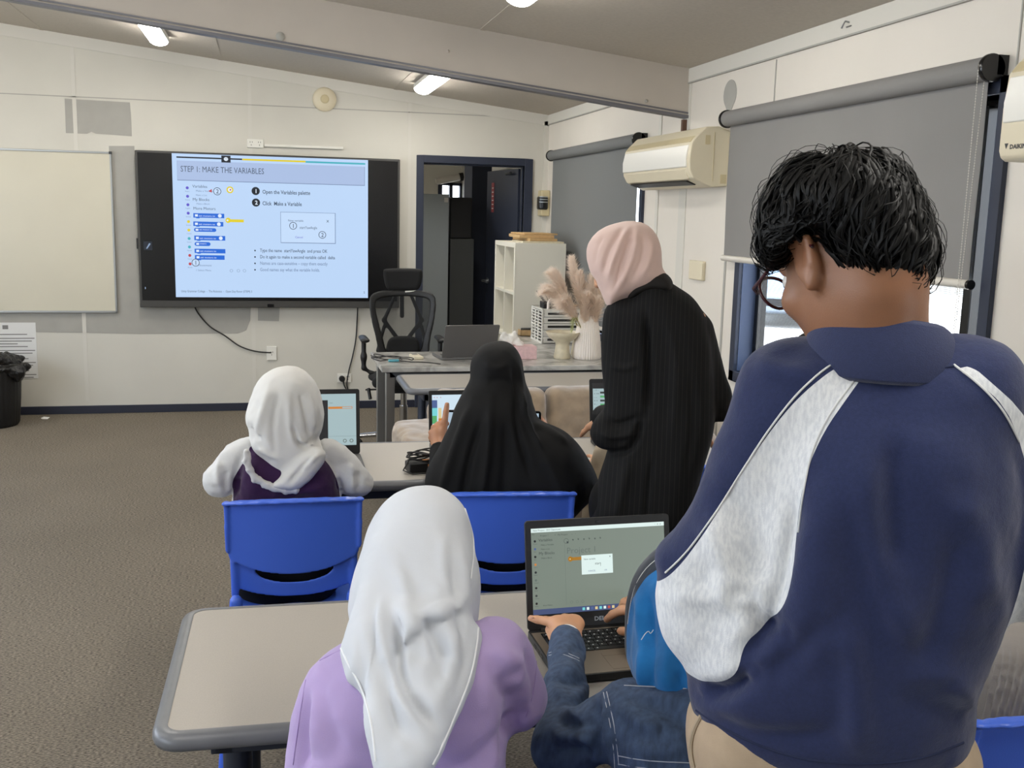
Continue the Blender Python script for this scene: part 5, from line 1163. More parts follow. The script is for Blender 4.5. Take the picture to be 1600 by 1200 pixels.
for s, px in ((-1, 569), (1, 689)):
    t_ = AY(px, 530, 6.85); z = t_[2]; x = t_[0]
    V, Q = solid([rc((x, 6.78, z), (x+0.0*s, 6.98, z), .032, .028, sq=((0, 0, 1), .5)), rc((x, 6.88, z-.02), (x, 6.88, z-.13), .016), rc((x, 6.88, z-.12), (x-s*.0, 6.88, z-.2), .02, .014), rc((x, 6.88, z-.2), (0.885+s*.22, 6.88, z-.235), .012), rc((0.885+s*.22, 6.88, z-.235), (0.885+s*.1, 6.88, z-.24), .012)], .006); surf('armrest', V, Q, 'black', r)
b = MB(); b.box((0.80, 6.78, 0.40), (0.97, 6.98, 0.455), 'black'); b.tube([(0.80, 6.85, .42), (0.62, 6.83, .42)], .006, 'black', 8); b.tube([(0.64, 6.83, .43), (0.65, 6.80, .36)], .012, 'black', 8); b.build('tilt_mechanism', r, bevel=.006)
MB().tube([(0.885, 6.88, .42), (0.885, 6.88, .30)], .022, 'chrome', 20).tube([(0.885, 6.88, .30), (0.885, 6.88, .08)], .028, 'chrome', 20).build('gas_lift', r, smooth=True)
V, Q = solid([rc((0.885, 6.88, .11), (0.885+.31*math.cos(a), 6.88+.31*math.sin(a), .085), .032, .018, sq=((0, 0, 1), .8)) for a in [math.radians(100+72*k) for k in range(5)]], .006); surf('star_base', V, Q, 'chrome', r)
for k in range(5):
    a = math.radians(100+72*k); c = (0.885+.31*math.cos(a), 6.88+.31*math.sin(a)); b = MB()
    for s in (-.014, .014): b.tube([(c[0]+math.cos(a+1.5)*(s-.009), c[1]+math.sin(a+1.5)*(s-.009), .031), (c[0]+math.cos(a+1.5)*(s+.009), c[1]+math.sin(a+1.5)*(s+.009), .031)], .03, 'black', 18)
    b.tube([(c[0], c[1], .04), (c[0], c[1], .09)], .008, 'chrome', 8); b.build('castor', r, smooth=True)

# ------------------------------------------------------------------ low beige sofa behind the second table
r = empty('sofa', (1.15, 4.62, 0), 'low beige velour sofa behind the second table', 'sofa')
def cushion(name, cx, cy, cz, w, d, h, lean=0, mt='sofa', R=.05, sag=0.0):
    pl = Plane((cx, cy, cz), (1, 0, 0), (0, math.sin(math.radians(lean)), math.cos(math.radians(lean))), (0, math.cos(math.radians(lean)), -math.sin(math.radians(lean))))
    p = [(q[0], q[1]) for q in rrect(-w/2, -h/2, w/2, h/2, .05, 4)]; p = [(a, b_+sag*(1-(a/(w/2))**2)*(b_ > 0)) for a, b_ in p]
    V, Q = solid([plate(pl, p, d/2, R, smooth=0, inpx=False, blur=True)], .011); V = rumple(V, Q, .006, 7); V = rumple(V, Q, .003, 24); return surf(name, V, Q, mt, r)
cushion('arm', 0.672, 4.62, .33, .24, .66, .60, R=.06); cushion('arm', 1.95, 4.62, .33, .24, .66, .60, R=.06)
cushion('base', 1.30, 4.65, .20, 1.1, .60, .32); cushion('seat_cushion', 1.03, 4.57, .44, .54, .60, .17); cushion('seat_cushion', 1.57, 4.57, .44, .54, .60, .17)
cushion('back_frame', 1.30, 4.93, .36, 1.1, .16, .66)
cushion('back_cushion', 1.05, 4.84, .585, .56, .18, .36, 6, sag=-.01); cushion('back_cushion', 1.60, 4.84, .585, .54, .18, .36, 6, sag=.012)

# grey storage cabinet by the right wall
r = empty('storage_cabinet', (2.05, 2.2, 0), 'blue-grey low cabinet just visible beyond the navy shoulder', 'cabinet')
MB().box((1.86, 2.05, 0.0), (2.24, 2.72, 1.055), 'lockerg').build('body', r, bevel=.005)
for k in range(2): d = MB().box((1.852, 2.06+.33*k, .06), (1.86, 2.37+.33*k, 1.03), 'lockerg').build('door', r, bevel=.002); MB().box((1.842, 2.35+.04*k, .5), (1.853, 2.36+.04*k, .62), 'dgrey').build('handle', d)

# furniture glimpsed through the doorway
def slab(name, px0, pt, px1, y, d, mt, label, cat):
    a = AY(px0, pt, y); c = AY(px1, pt, y); r = empty(name, ((a[0]+c[0])/2, y, 0), label, cat); MB().box((a[0], y, 0.0), (c[0], y+d, a[2]), mt).build('body', r, bevel=.006); return r, a, c
r, a, c = slab('grey_locker', 640, 302, 702, 9.15, .45, 'lockerg', 'tall pale grey locker seen through the navy doorway', 'locker')
MB().box((c[0]-.045, 9.146, a[2]-.07), (c[0]-.01, 9.15, a[2]-.03), 'white').build('label_plate', r)
r, a, c = slab('metal_cabinet', 703.5, 373, 741, 9.25, .45, 'cabg', 'dark grey cabinet beside the pale locker through the doorway', 'cabinet')
r3, a3, c3 = slab('navy_cupboard', 738, 250, 769, 9.75, .4, 'navy', 'dark navy cupboard between the grey cabinet and the open door leaf', 'cupboard'); MB().box((c3[0]-.03, 9.742, 1.0), (c3[0]-.02, 9.75, 1.15), 'silver').build('handle', r3)
c2 = AY(738, 308, 9.3); c1 = AY(704, 308, 9.3); tag(MB().box((c1[0], 9.3, a[2]+.001), (c2[0], 9.6, c1[2]), 'black').build('black_box', bevel=.01), 'black box standing on the dark grey cabinet through the doorway', 'box')

# ------------------------------------------------------------------ outside
def car():
    r = empty('parked_car', (11.2, 20.6, -.55), 'pale blue-grey car parked outside, seen through the near window', 'car')
    X = Matrix.Translation((11.2, 20.6, -.55)) @ Matrix.Rotation(math.radians(60), 4, 'Z')
    b = MB(); side = [(-2.1, .35), (-2.15, .65), (-1.9, .85), (-1.0, .95), (-.4, 1.38), (.8, 1.42), (1.6, 1.0), (2.1, .92), (2.15, .4), (1.9, .28), (-1.9, .28)]
    b.prism(side, 1, -.85, .85, 'carp', X); b.build('bodywork', r, bevel=.08, seg=3)
    b = MB(); b.prism([(-.95, .97), (-.38, 1.33), (.75, 1.36), (1.4, 1.0)], 1, -.862, .862, 'carglass', X); b.build('side_windows', r)
    b = MB(); b.box((-2.17, -.6, .45), (-2.1, .6, .6), 'black', X); b.build('grille', r)
    for x in (-1.35, 1.35):
        for y in (-.8, .8): MB().tube([X @ Vector((x, y-.1, .32)), X @ Vector((x, y+.1, .32))], .32, 'tyre', 20).tube([X @ Vector((x, y-.11, .32)), X @ Vector((x, y+.11, .32))], .18, 'silver', 14).build('wheel', r, smooth=True)
car()
b = MB(); 
o = MB().box((5.5, 5.0, -.5495), (20, 11.3, -.5), 'brickp').build('garden_bed'); o['kind'] = 'structure'
r = empty('boundary_fence', (24, 26, -.55), 'pale slatted fence at the far side of the yard outside', 'fence')
b = MB(); 
Xf = Matrix.Translation((26, 22, -.55)) @ Matrix.Rotation(math.radians(-48), 4, 'Z')
for k in range(60): b.box((-16+k*.54, -.02, .05), (-16+k*.54+.42, .02, 2.2), 'fence', Xf)
b.box((-16, .03, .5), (16.5, .06, .6), 'fence', Xf).box((-16, .03, 1.7), (16.5, .06, 1.8), 'fence', Xf); b.build('fence_panels', r)
def shrub(x, y, z, h, n, label, seed):
    R = random.Random(seed); r = empty('shrub', (x, y, z), label, 'shrub'); b = MB(); s = MB()
    for k in range(n):
        a = R.uniform(0, 6.28); hh = h*R.uniform(.6, 1); e = np.array([x+math.cos(a)*h*.3*R.random(), y+math.sin(a)*h*.45*R.random(), z+hh]); o_ = np.array([x, y, z]); m_ = (o_+e)/2+np.array([0, 0, .03])
        s.tube([o_, m_, e], [.006, .004, .002], 'stem', 5)
        for t in np.linspace(.35, 1, 9):
            p = o_*(1-t)**2+2*t*(1-t)*m_+t*t*e; d = nrm([R.uniform(-1, 1), R.uniform(-1, 1), R.uniform(-.2, .8)]); w = nrm(np.cross(d, [0, 0, 1]))*.014; L = .055
            b.add([p, p+d*L*.5+w, p+d*L, p+d*L*.5-w], [(0, 1, 2, 3)], 'leaf')
    s.build('stem', r); b.build('foliage', r)
shrub(3.3, 6.15, -.55, 1.30, 12, 'young leafy shrub just outside the near window, bottom left', 3)
shrub(3.6, 6.5, -.55, 1.2, 9, 'smaller leafy shrub outside behind the first one', 4)
shrub(9.5, 7.6, -.5, 2.2, 26, 'bushy shrub in the garden bed outside on the right', 5)
# ------------------------------------------------------------------ people
def ax_of(f, tilt=0.0):
    """head axes: f = direction of the face, returns (right, f, up)"""
    f = nrm(f); r = nrm(np.cross(f, [0, 0, 1.0])); u = np.cross(r, f)
    if tilt: r, u = r*math.cos(tilt)+u*math.sin(tilt), u*math.cos(tilt)-r*math.sin(tilt)
    return r, f, u
def head_solids(c, A, s=1.0, neck=None, nr=(.052, .058), ears=True):
    r, f, u = A; E = np.array([r, f, u]); c = np.asarray(c, float)
    g = lambda a, b_, d: c+s*(a*r+b_*f+d*u)
    P = [ell(g(0, -.012, .022), np.array((.074, .094, .086))*s, E, .02), ell(g(0, .026, -.045), np.array((.060, .066, .074))*s, E, .03), ell(g(0, .058, -.098), np.array((.026, .022, .018))*s, E, .02),
         rc(g(0, .090, .008), g(0, .106, -.034), .008*s, .012*s, .01), ell(g(.013, .096, -.036), np.array((.008, .01, .007))*s, E, .006), ell(g(-.013, .096, -.036), np.array((.008, .01, .007))*s, E, .006),
         rc(g(-.034, .074, .022), g(.034, .074, .022), .011*s, k=.014), rc(g(-.018, .084, -.064), g(.018, .084, -.064), .007*s, k=.004), rc(g(-.014, .084, -.073), g(.014, .084, -.073), .008*s, k=.005),
         ell(g(.045, .06, -.03), np.array((.018, .02, .018))*s, E, .02), ell(g(-.045, .06, -.03), np.array((.018, .02, .018))*s, E, .02),
         ell(g(.032, .094, .003), np.array((.017, .014, .011))*s, E, .01, 's'), ell(g(-.032, .094, .003), np.array((.017, .014, .011))*s, E, .01, 's')]
    if neck is not None: P.append(rc(g(0, -.03, -.06), neck, nr[0]*s, nr[1], .025))
    if ears:
        for q in (-1, 1):
            P += [ell(g(q*.078, -.012, -.012), np.array((.009, .021, .032))*s, E, .006), rc(g(q*.084, -.03, .008), g(q*.086, -.018, .02), .005*s, k=.004), rc(g(q*.086, -.018, .02), g(q*.083, .004, .014), .005*s, k=.004), rc(g(q*.084, -.03, .008), g(q*.083, -.026, -.022), .005*s, k=.004), rc(g(q*.080, -.012, -.036), g(q*.080, -.01, -.043), .007*s, k=.006)]
            P.append(ell(g(q*.088, -.008, -.006), np.array((.006, .011, .016))*s, E, .005, 's'))
    return P
def eyes(c, A, s, parent):
    r, f, u = A; b = MB()
    for q in (-1, 1):
        p = c+s*(q*.032*r+.074*f+.003*u); b = MB(); b.ball(p, .0125*s, 'eyewhite', 8); p2 = p+f*.0118*s; b.ball(p2, .0048*s, 'iris', 6); b.build('eye', parent, smooth=True)
def hand_solids(w, d, n, side, curl=.4, s=1.0, spread=.1, fingers=None, thumb=None):
    """palm, four fingers with knuckles, thumb from the side; d palm direction, n palm side, side=+1/-1 thumb side"""
    d = nrm(d); n = nrm(np.asarray(n)-np.dot(n, d)*d); t = np.cross(d, n)*side; w = np.asarray(w, float); P = []
    for l, e in ((.026, .078), (.009, .084), (-.009, .082), (-.025, .074)): P.append(rc(w+t*l*.6*s+d*.008*s, w+t*l*s+d*e*s, .015*s, .0125*s, .012*s, sq=(n, .85)))
    cs = [curl]*4 if not hasattr(curl, '__len__') else curl
    for i, (l, L) in enumerate(((.027, .070), (.009, .078), (-.009, .072), (-.026, .056))):
        p = w+t*l*s+d*(.086-.004*abs(i-1.3))*s; a = cs[i]*.6; fd = nrm(d+t*spread*(1.3-i)*.9)
        for j, (q, rr) in enumerate(((.46, .0092), (.31, .0082), (.23, .0073))):
            dr = fd*math.cos(a)+n*math.sin(a); e = p+dr*L*q*s; P.append(rc(p, e, rr*s, (rr-.0009)*s, .0035)); p = e; a += cs[i]
    td = nrm(d*.62+t*.7+n*.35); p = w+t*.018*s+d*.018*s+n*.006*s
    for L, rr in ((.046, .0135), (.034, .0105), (.026, .009)):
        e = p+td*L*s; P.append(rc(p, e, rr*s, (rr-.001)*s, .006)); p = e; td = nrm(td+d*.3-t*.12)
    return P
def body_solids(neck, shL, shR, pelvis, hipw, legs, elL, elR, wrL, wrR, s=1.0, chest=.10):
    """legs = [(hip, knee, ankle, toe), ...]"""
    neck, shL, shR, pelvis, elL, elR, wrL, wrR = [np.asarray(a, float) for a in (neck, shL, shR, pelvis, elL, elR, wrL, wrR)]
    mid = (shL+shR)/2; dn = nrm(pelvis-mid); P = []
    P.append(rc(shL, shR, .046*s, k=.04)); P.append(rc(neck, mid, .05*s, .06*s, .03)); P.append(rc(mid+dn*.06, mid+dn*.2, chest*s, chest*.92*s, .05)); P.append(rc(mid+dn*.15, pelvis, chest*.9*s, chest*s, .05))
    ww = nrm(shR-shL); P.append(rc(mid+dn*.1-ww*.05*s, mid+dn*.1+ww*.05*s, chest*.9*s, k=.05)); P.append(rc(pelvis-ww*hipw, pelvis+ww*hipw, .085*s, k=.05))
    for a, b_, c in ((shL, elL, wrL), (shR, elR, wrR)): P += [rc(a, b_, .043*s, .034*s, .02), rc(b_, c, .034*s, .022*s, .012)]
    for h, k_, a, t in legs: P += [rc(h, k_, .07*s, .05*s, .03), rc(k_, a, .05*s, .033*s, .02), rc(a, t, .034*s, .026*s, .02)]
    return P
def shoes(legs, m, parent, s=1.0):
    for h, k_, a, t in legs:
        a = np.array(a); t = np.array(t); V, Q = solid([rc(a-[0, 0, .02], t, .045*s, .038*s, .03), rc(np.array([a[0], a[1], .02])-(t-a)*.25, np.array([t[0], t[1], .02]), .035*s, .036*s, .02, sq=((0, 0, 1), .6)), rc(a, a+[0, 0, .05], .042*s, k=.02)], .008); V[:, 2] = np.maximum(V[:, 2], .001); surf('shoe', V, Q, m, parent)
def seated_legs(pelvis, fwd, sp=.09, kz=.50, thigh=.38, s=1.0, az=.07):
    pelvis = np.asarray(pelvis, float); fwd = nrm([fwd[0], fwd[1], 0]); r = np.array([fwd[1], -fwd[0], 0]); L = []
    for q in (-1, 1):
        h = pelvis+r*q*sp*.8; k_ = np.array([h[0]+fwd[0]*thigh+r[0]*q*.03, h[1]+fwd[1]*thigh+r[1]*q*.03, kz]); a = np.array([k_[0]+fwd[0]*.02, k_[1]+fwd[1]*.02, az]); t = np.array([a[0]+fwd[0]*.13, a[1]+fwd[1]*.13, .035]); L.append((h, k_, a, t))
    return L
def leg_cloth(name, legs, pelvis, m, parent, r0=.088, r1=.07, r2=.06, hw=.09, sk=False, h=.009, extra=(), amp=.004):
    P = [rc(np.array(pelvis)-(np.array(legs[1][0])-legs[0][0])*.5, np.array(pelvis)+(np.array(legs[1][0])-legs[0][0])*.5, r0+.012, k=.04)]
    for hp, k_, a, t in legs: P += [rc(hp, k_, r0, r1, .035), rc(k_, np.array(a)+[0, 0, .02], r1, r2, .02)]
    if sk:
        (h0, k0, a0, t0), (h1, k1, a1, t1) = legs; P += [rc((h0+h1)/2, (k0+k1)/2, r0, r1+.01, .05), rc((k0+k1)/2, (np.array(a0)+a1)/2+[0, 0, .03], r1+.01, .075, .05)]
    V, Q = solid(P+list(extra), h); V = rumple(V, Q, amp, 14, (1, 1, .6)); return surf(name, V, Q, m, parent)
M['skin'] = mat('skin_warm_brown', (172, 122, 92), 0.5, var=.04, scale=30, bump=.1, bscale=500)
M['skinl'] = mat('skin_light_brown', (196, 146, 112), 0.5, var=.04, scale=30, bump=.1, bscale=500)
M['skind'] = mat('skin_deep_brown', (134, 92, 66), 0.45, var=.05, scale=30, bump=.12, bscale=600)
for k in ('skin', 'skinl', 'skind'): M[k].node_tree.nodes['Principled BSDF'].inputs['Subsurface Weight'].default_value = .08; M[k].node_tree.nodes['Principled BSDF'].inputs['Subsurface Radius'].default_value = (.01, .004, .002)
M['eyewhite'] = mat('eye_white', (220, 215, 208), .2); M['iris'] = mat('iris_brown', (40, 26, 18), .15); M['nail'] = mat('nail', (214, 168, 146), .3)
M['hair'] = mat('black_hair', (8, 8, 8), 0.5, spec=.2)
M['shoe'] = mat('dark_shoe', (34, 33, 34), .6); M['shoew'] = mat('white_trainer', (205, 203, 198), .6)
M['khaki'] = mat('khaki_twill', (170, 150, 126), .85, var=.06, scale=40, bump=.3, bscale=700)
M['nvy'] = paintmat('navy_fleece_with_heather_panels', (36, 44, 78), [(214, 216, 218)], heather=(196, 199, 204), var=.07, scale=240, bump=.45, bscale=700)
M['nvyp'] = mat('navy_fleece', (36, 44, 78), .9, var=.07, scale=240, bump=.4, bscale=700, sheen=.1)
M['pipe'] = mat('pale_piping', (206, 208, 208), .8)
M['nvyseam'] = mat('navy_seam', (26, 35, 66), .9)
M['lilac'] = mat('lilac_jersey', (168, 148, 194), .9, var=.05, scale=9, bump=.3, bscale=800, sheen=.2)
M['lilacs'] = mat('lilac_seam', (160, 138, 188), .9)
M['wscarf'] = mat('white_jersey_scarf', (194, 198, 205), .85, bump=.15, bscale=900, sheen=.1)
M['whem'] = mat('white_scarf_hem', (222, 225, 229), .85)
M['denim'] = mat('washed_denim', (62, 80, 108), .85, var=.3, scale=55, bump=.7, bscale=900, stretch=(1.8, 1.8, .5))
M['denims'] = mat('denim_seam', (40, 56, 86), .9, var=.3, scale=90)
M['stitch'] = mat('pale_stitching', (176, 182, 192), .9)
M['bscarf'] = mat('blue_dyed_scarf', (26, 100, 158), .85, var=.38, scale=9, bump=.3, bscale=600, sheen=.2)
M['bband'] = mat('dark_scarf_band', (34, 44, 56), .6, var=.3, scale=30)
M['hoodw'] = paintmat('white_and_purple_jersey', (204, 204, 203), [(48, 22, 60)], var=.02, bump=.2)
M['hoodcl'] = mat('white_jersey_hood', (206, 205, 202), .85, bump=.2, bscale=800, var=.015, scale=30)
M['hoodhem'] = mat('white_hood_hem', (196, 195, 193), .85)
M['blk'] = mat('black_crepe', (11, 11, 12), .8, bump=.2, bscale=700, spec=.3)
M['abaya'] = mat('black_abaya', (12, 12, 13), .85, spec=.2)
M['pink'] = mat('dusty_pink_scarf', (206, 178, 168), .75, bump=.12, bscale=800, sheen=.15)
M['blkblz'] = None
M['beige'] = mat('beige_cotton', (164, 148, 126), .85)
M['cuff'] = mat('white_cuff', (226, 228, 234), .8)
M['greyrib'] = mat('grey_ribbed_jersey', (132, 126, 122), .7, bump=.2, bscale=500, sheen=.2)
def blazer_mat():
    m, nt, b = newmat('black_pinstripe_wool'); b.inputs['Roughness'].default_value = .85; b.inputs['Specular IOR Level'].default_value = .25
    at = N(nt, 'ShaderNodeAttribute', attribute_name='stripe'); fr = N(nt, 'ShaderNodeMath', operation='FRACT'); nt.links.new(at.outputs['Fac'], fr.inputs[0])
    lt = N(nt, 'ShaderNodeMath', operation='LESS_THAN'); lt.inputs[1].default_value = .16; nt.links.new(fr.outputs[0], lt.inputs[0])
    mx = N(nt, 'ShaderNodeMix', data_type='RGBA'); mx.inputs['A'].default_value = (*lin((14, 14, 15)), 1); mx.inputs['B'].default_value = (*lin((31, 29, 28)), 1); nt.links.new(lt.outputs[0], mx.inputs['Factor']); nt.links.new(mx.outputs['Result'], b.inputs['Base Color'])
    return m
M['blkblz'] = blazer_mat()

# ---- the standing person in the navy and grey sweatshirt, seen from behind
def build_sweatshirt_person():
    pl = vplane(1330, 800, 1.10); g = lambda px, py, n=0.0: pl.at((px, py), n); U, Fw = pl.U, pl.N
    hipc = g(1292, 1170, 0.0)
    root = empty('person', (hipc[0], hipc[1], 0), 'person standing nearest the viewer, back turned, navy sweatshirt with grey sleeves and glasses', 'person')
    a = math.radians(42); pt = math.radians(30); h = Fw*math.cos(a)-U*math.sin(a); A = ax_of(h*math.cos(pt)-np.array([0, 0, 1])*math.sin(pt)); r, f, u = A
    c = g(1328, 402, .015); nb = g(1372, 575, .0)
    shL, shR = g(1232, 645, .01), g(1525, 665, .01); elL, elR = g(1098, 935, .0), g(1640, 880, .02); wrL = elL+Fw*.19+U*.05+np.array([0, 0, -.02]); wrR = elR+Fw*.2-U*.1+np.array([0, 0, .03])
    legs = []
    for q in (-1, 1):
        hp = hipc+U*q*.085; kn = np.array([hp[0]+U[0]*q*.02, hp[1]+U[1]*q*.02, .50]); an = np.array([kn[0]+U[0]*q*.02-Fw[0]*.02, kn[1]+U[1]*q*.02-Fw[1]*.02, .08]); legs.append((hp, kn, an, an+np.array([Fw[0]*.14, Fw[1]*.14, -.045])))
    P = body_solids(nb, shL, shR, hipc, .07, legs, elL, elR, wrL, wrR, chest=.07)+head_solids(c, A, 1.0, nb+[0, 0, -.02], (.048, .056))
    P += [rc(g(1345, 440, .0), g(1368, 565, .0), .050, .058, .03), ell(c-.045*u-.01*f, (.055, .065, .06), np.array([r, f, u]), .03)]
    P += hand_solids(wrL, Fw*.9-U*.1+np.array([0, 0, -.1]), (0, 0, -1), 1, .35)+hand_solids(wrR, Fw*.7-U*.7, (0, 0, -1), -1, .35)
    V, Q = solid(P, .0048); V = relax(V, Q, 1, .4); body = surf('body', V, Q, 'skind', root); eyes(c, A, 1, root)
    # sweatshirt
    torso = [(1270, 565), (1310, 556), (1375, 560), (1440, 556), (1500, 562), (1550, 600), (1590, 690), (1602, 800), (1592, 920), (1562, 1010), (1526, 1075), (1524, 1135), (1516, 1182), (1445, 1212), (1335, 1220), (1225, 1198), (1140, 1160), (1078, 1105), (1074, 1010), (1085, 940), (1150, 800), (1210, 640)]
    arm = [(1300, 553), (1245, 562), (1190, 592), (1140, 645), (1112, 700), (1095, 760), (1062, 815), (1030, 846), (1026, 868), (1038, 892), (1031, 930), (1038, 985), (1062, 1015), (1102, 1031), (1140, 1024), (1166, 1002), (1170, 955), (1200, 905), (1240, 800), (1290, 690), (1320, 600)]
    armR = [(1480, 560), (1540, 572), (1580, 605), (1625, 680), (1668, 780), (1690, 880), (1665, 960), (1610, 985), (1578, 958), (1585, 900), (1590, 780), (1560, 680)]
    sw = [plate(pl, torso, .128, .12, .04, n0=.01, Tf=lambda uu, ww: 1-.12*np.clip((ww-.05)/.2, 0, 1)), plate(pl, arm, .066, .07, .03, n0=lambda uu, ww: -.012+.0*uu), plate(pl, armR, .066, .07, .03, n0=lambda uu, ww: .02+0*uu),
          rc(elL+U*.02+Fw*.0, wrL, .062, .045, .03), rc(elR, wrR, .06, .042, .03), rc(g(1228, 600, .0), g(1520, 600, .0), .055, k=.05)]
    V, Q = solid(sw, .0055); V = relax(V, Q, 2, .5)
    F = [([(1215, 640), (1205, 760), (1195, 850), (1180, 930)], .030, -.004), ([(1252, 720), (1243, 800), (1225, 900), (1185, 965), (1150, 1000)], .014, -.008), ([(1175, 900), (1200, 930), (1235, 935)], .012, -.008), ([(1190, 1000), (1150, 1030), (1100, 1050)], .012, -.012),
         ([(1345, 650), (1365, 800), (1400, 900), (1440, 980)], .02, .006), ([(1400, 640), (1390, 780), (1405, 860)], .018, -.005), ([(1300, 700), (1290, 850), (1270, 1000)], .03, .006), ([(1500, 760), (1470, 900), (1420, 1010)], .02, -.005), ([(1530, 1050), (1470, 1000), (1400, 985)], .016, .003), ([(1515, 1090), (1460, 1050), (1380, 1030)], .016, -.0025), ([(1320, 900), (1345, 1000), (1340, 1120)], .018, .006),
         ([(1110, 780), (1150, 850), (1160, 930)], .018, .006), ([(1130, 720), (1185, 800), (1195, 880)], .02, -.005), ([(1060, 900), (1110, 905), (1160, 890)], .02, .004), ([(1110, 1060), (1150, 1085), (1230, 1090), (1330, 1075)], .016, -.004), ([(1150, 1120), (1200, 1135), (1320, 1150)], .016, .003), ([(1180, 560), (1230, 575), (1290, 570)], .012, .004), ([(1470, 1010), (1500, 1050), (1512, 1090)], .012, .004), ([(1480, 720), (1520, 820), (1530, 920)], .022, .005), ([(1200, 1010), (1260, 960), (1300, 900)], .016, -.004)]
    V = fold(V, Q, pl, F, gain=2.0); V = rumple(V, Q, .003, 9); V = rumple(V, Q, .001, 30)
    grey = [(1322, 557), (1356, 567), (1330, 600), (1292, 652), (1266, 712), (1254, 780), (1250, 850), (1236, 905), (1205, 938), (1176, 960), (1168, 1003), (1140, 1026), (1100, 1036), (1030, 1030), (960, 1000), (960, 960), (1036, 893), (1070, 868), (1112, 812), (1160, 735), (1195, 680), (1240, 620), (1285, 578)]
    shirt = surf('sweatshirt', V, Q, 'nvy', root, paints=[grey], pl=pl)
    # second panel on the other sleeve shares the first attribute: keep the smaller distance
    L = pl.loc(V)[:, :2]; g2 = smoothpoly([pl.px(p) for p in [(1488, 566), (1512, 562), (1545, 590), (1580, 622), (1620, 680), (1720, 760), (1740, 1000), (1560, 1000), (1580, 930), (1600, 840), (1604, 760), (1592, 690), (1560, 620), (1520, 585)]], 1); d2 = polydist(L, g2)
    at = shirt.data.attributes['p0']; arr = np.zeros(len(V), np.float32); at.data.foreach_get('value', arr); at.data.foreach_set('value', np.minimum(arr, d2).astype(np.float32))
    seam('piping', (V, Q), [[(1356, 567), (1330, 600), (1292, 652), (1266, 712), (1254, 780), (1248, 832)], [(1322, 557), (1285, 578), (1240, 620), (1195, 680), (1160, 735), (1112, 812), (1070, 868), (1040, 895)], [(1490, 570), (1530, 600), (1568, 640), (1592, 690)]], 'pipe', shirt, .0013, .0008)
    seam('seam', (V, Q), [[(1356, 572), (1400, 578), (1440, 578), (1490, 572)], [(1088, 1110), (1150, 1150), (1240, 1185), (1340, 1196), (1440, 1187), (1505, 1160)]], 'nvyseam', shirt, .0018, 0)
    # stand collar
    n = 40; vs = []; fs = []; rows = [(.0, 0), (.5, .1), (1.0, .0), (1.0, -.10), (.5, -.12), (0, -.12)]
    cb, ct = g(1385, 588, .0), g(1373, 507, .0); rb, rt_ = .092, .0745
    for k, (t, o) in enumerate(rows):
        cc = cb+(ct-cb)*t; rr = (rb+(rt_-rb)*t)*(1+o*.9)
        for i in range(n):
            an = 2*math.pi*i/n; x = math.cos(an); y = math.sin(an); lift = .016*t*(-y)*(1 if y < 0 else .3)+(-.026*x*t)*0
            vs.append(cc+U*x*rr*1.04+Fw*y*rr*.92+np.array([0, 0, lift-.012*t*max(0, y)]))
    m_ = len(rows)
    for k in range(m_):
        for i in range(n): fs.append((k*n+i, k*n+(i+1) % n, ((k+1) % m_)*n+(i+1) % n, ((k+1) % m_)*n+i))
    MB().add(vs, fs, 'nvyp').build('collar', shirt, smooth=True, sub=1)
    # trousers
    tr = leg_cloth('trousers', legs, hipc, 'khaki', root, .080, .076, .075, extra=[rc(hipc-U*.072, hipc+U*.066, .088, k=.04)], amp=.005)
    vq = [np.array([v.co[:] for v in tr.data.vertices]), np.array([p.vertices[:] for p in tr.data.polygons])]
    seam('pocket_edge', vq, [[(1102, 1112), (1085, 1140), (1080, 1170), (1086, 1198)]], 'beige', tr, .003, .002)
    shoes(legs, 'shoe', root, 1.05)
    # hair: a shaped mass and many overlapping wavy locks
    hp_ = vplane(1322, 345, 1.10+.02)
    out = [(1193, 385), (1189, 345), (1200, 300), (1222, 268), (1255, 248), (1290, 252), (1320, 238), (1360, 236), (1395, 250), (1420, 280), (1438, 315), (1448, 355), (1455, 385), (1452, 415), (1440, 440), (1420, 452), (1402, 440), (1372, 440), (1345, 446), (1312, 434), (1294, 402), (1278, 386), (1255, 376), (1240, 384), (1226, 400), (1214, 412), (1200, 404)]
    hs = [plate(hp_, out, .098, .075, .02, n0=lambda uu, ww: .0+.0*uu), ell(c+.126*f-.045*u, (.085, .055, .075), np.array([r, f, u]), .02, 's'), ell(c-.135*u+.06*f, (.09, .08, .07), np.array([r, f, u]), .02, 's')]
    V, Q = solid(hs, .005); V = relax(V, Q, 2); V = rumple(V, Q, .004, 30)
    hair = surf('hair', V, Q, 'hair', root); Nn = vnormals(V, Q)
    kd = KDTree(len(V)); [kd.insert(Vector(v), i) for i, v in enumerate(V)]; kd.balance()
    crown = c+.10*u-.055*f+.01*r; R = random.Random(11); b = MB(); idx = list(range(len(V)))
    def lock(i0, steps, st, w0, lift, wav, swirl):
        p = V[i0].copy(); pts = []; rad = []; prev = None
        ph = R.uniform(0, 6.28)
        for k in range(steps):
            co, ix, ds = kd.find(Vector(p)); n_ = Nn[ix]; base = np.array(co)
            t = k/(steps-1); away = base-crown; away = away-np.dot(away, n_)*n_; away = nrm(away+1e-6); dn = np.array([0, 0, -1.0]); dn = dn-np.dot(dn, n_)*n_; sd = np.cross(n_, away)
            sw_ = swirl+.9*float(vnoise(base[None], 22)[0]); d = nrm(away*.8+dn*.55+sd*sw_+sd*wav*math.sin(ph+k*.9))
            if prev is not None: d = nrm(d*.55+prev*.45)
            prev = d; pts.append(base+n_*(lift*(math.sin(math.pi*min(1, t*1.1))*.8+.2))); rad.append(w0*(math.sin(math.pi*(.12+.88*t))**.6+.06)); p = base+d*st
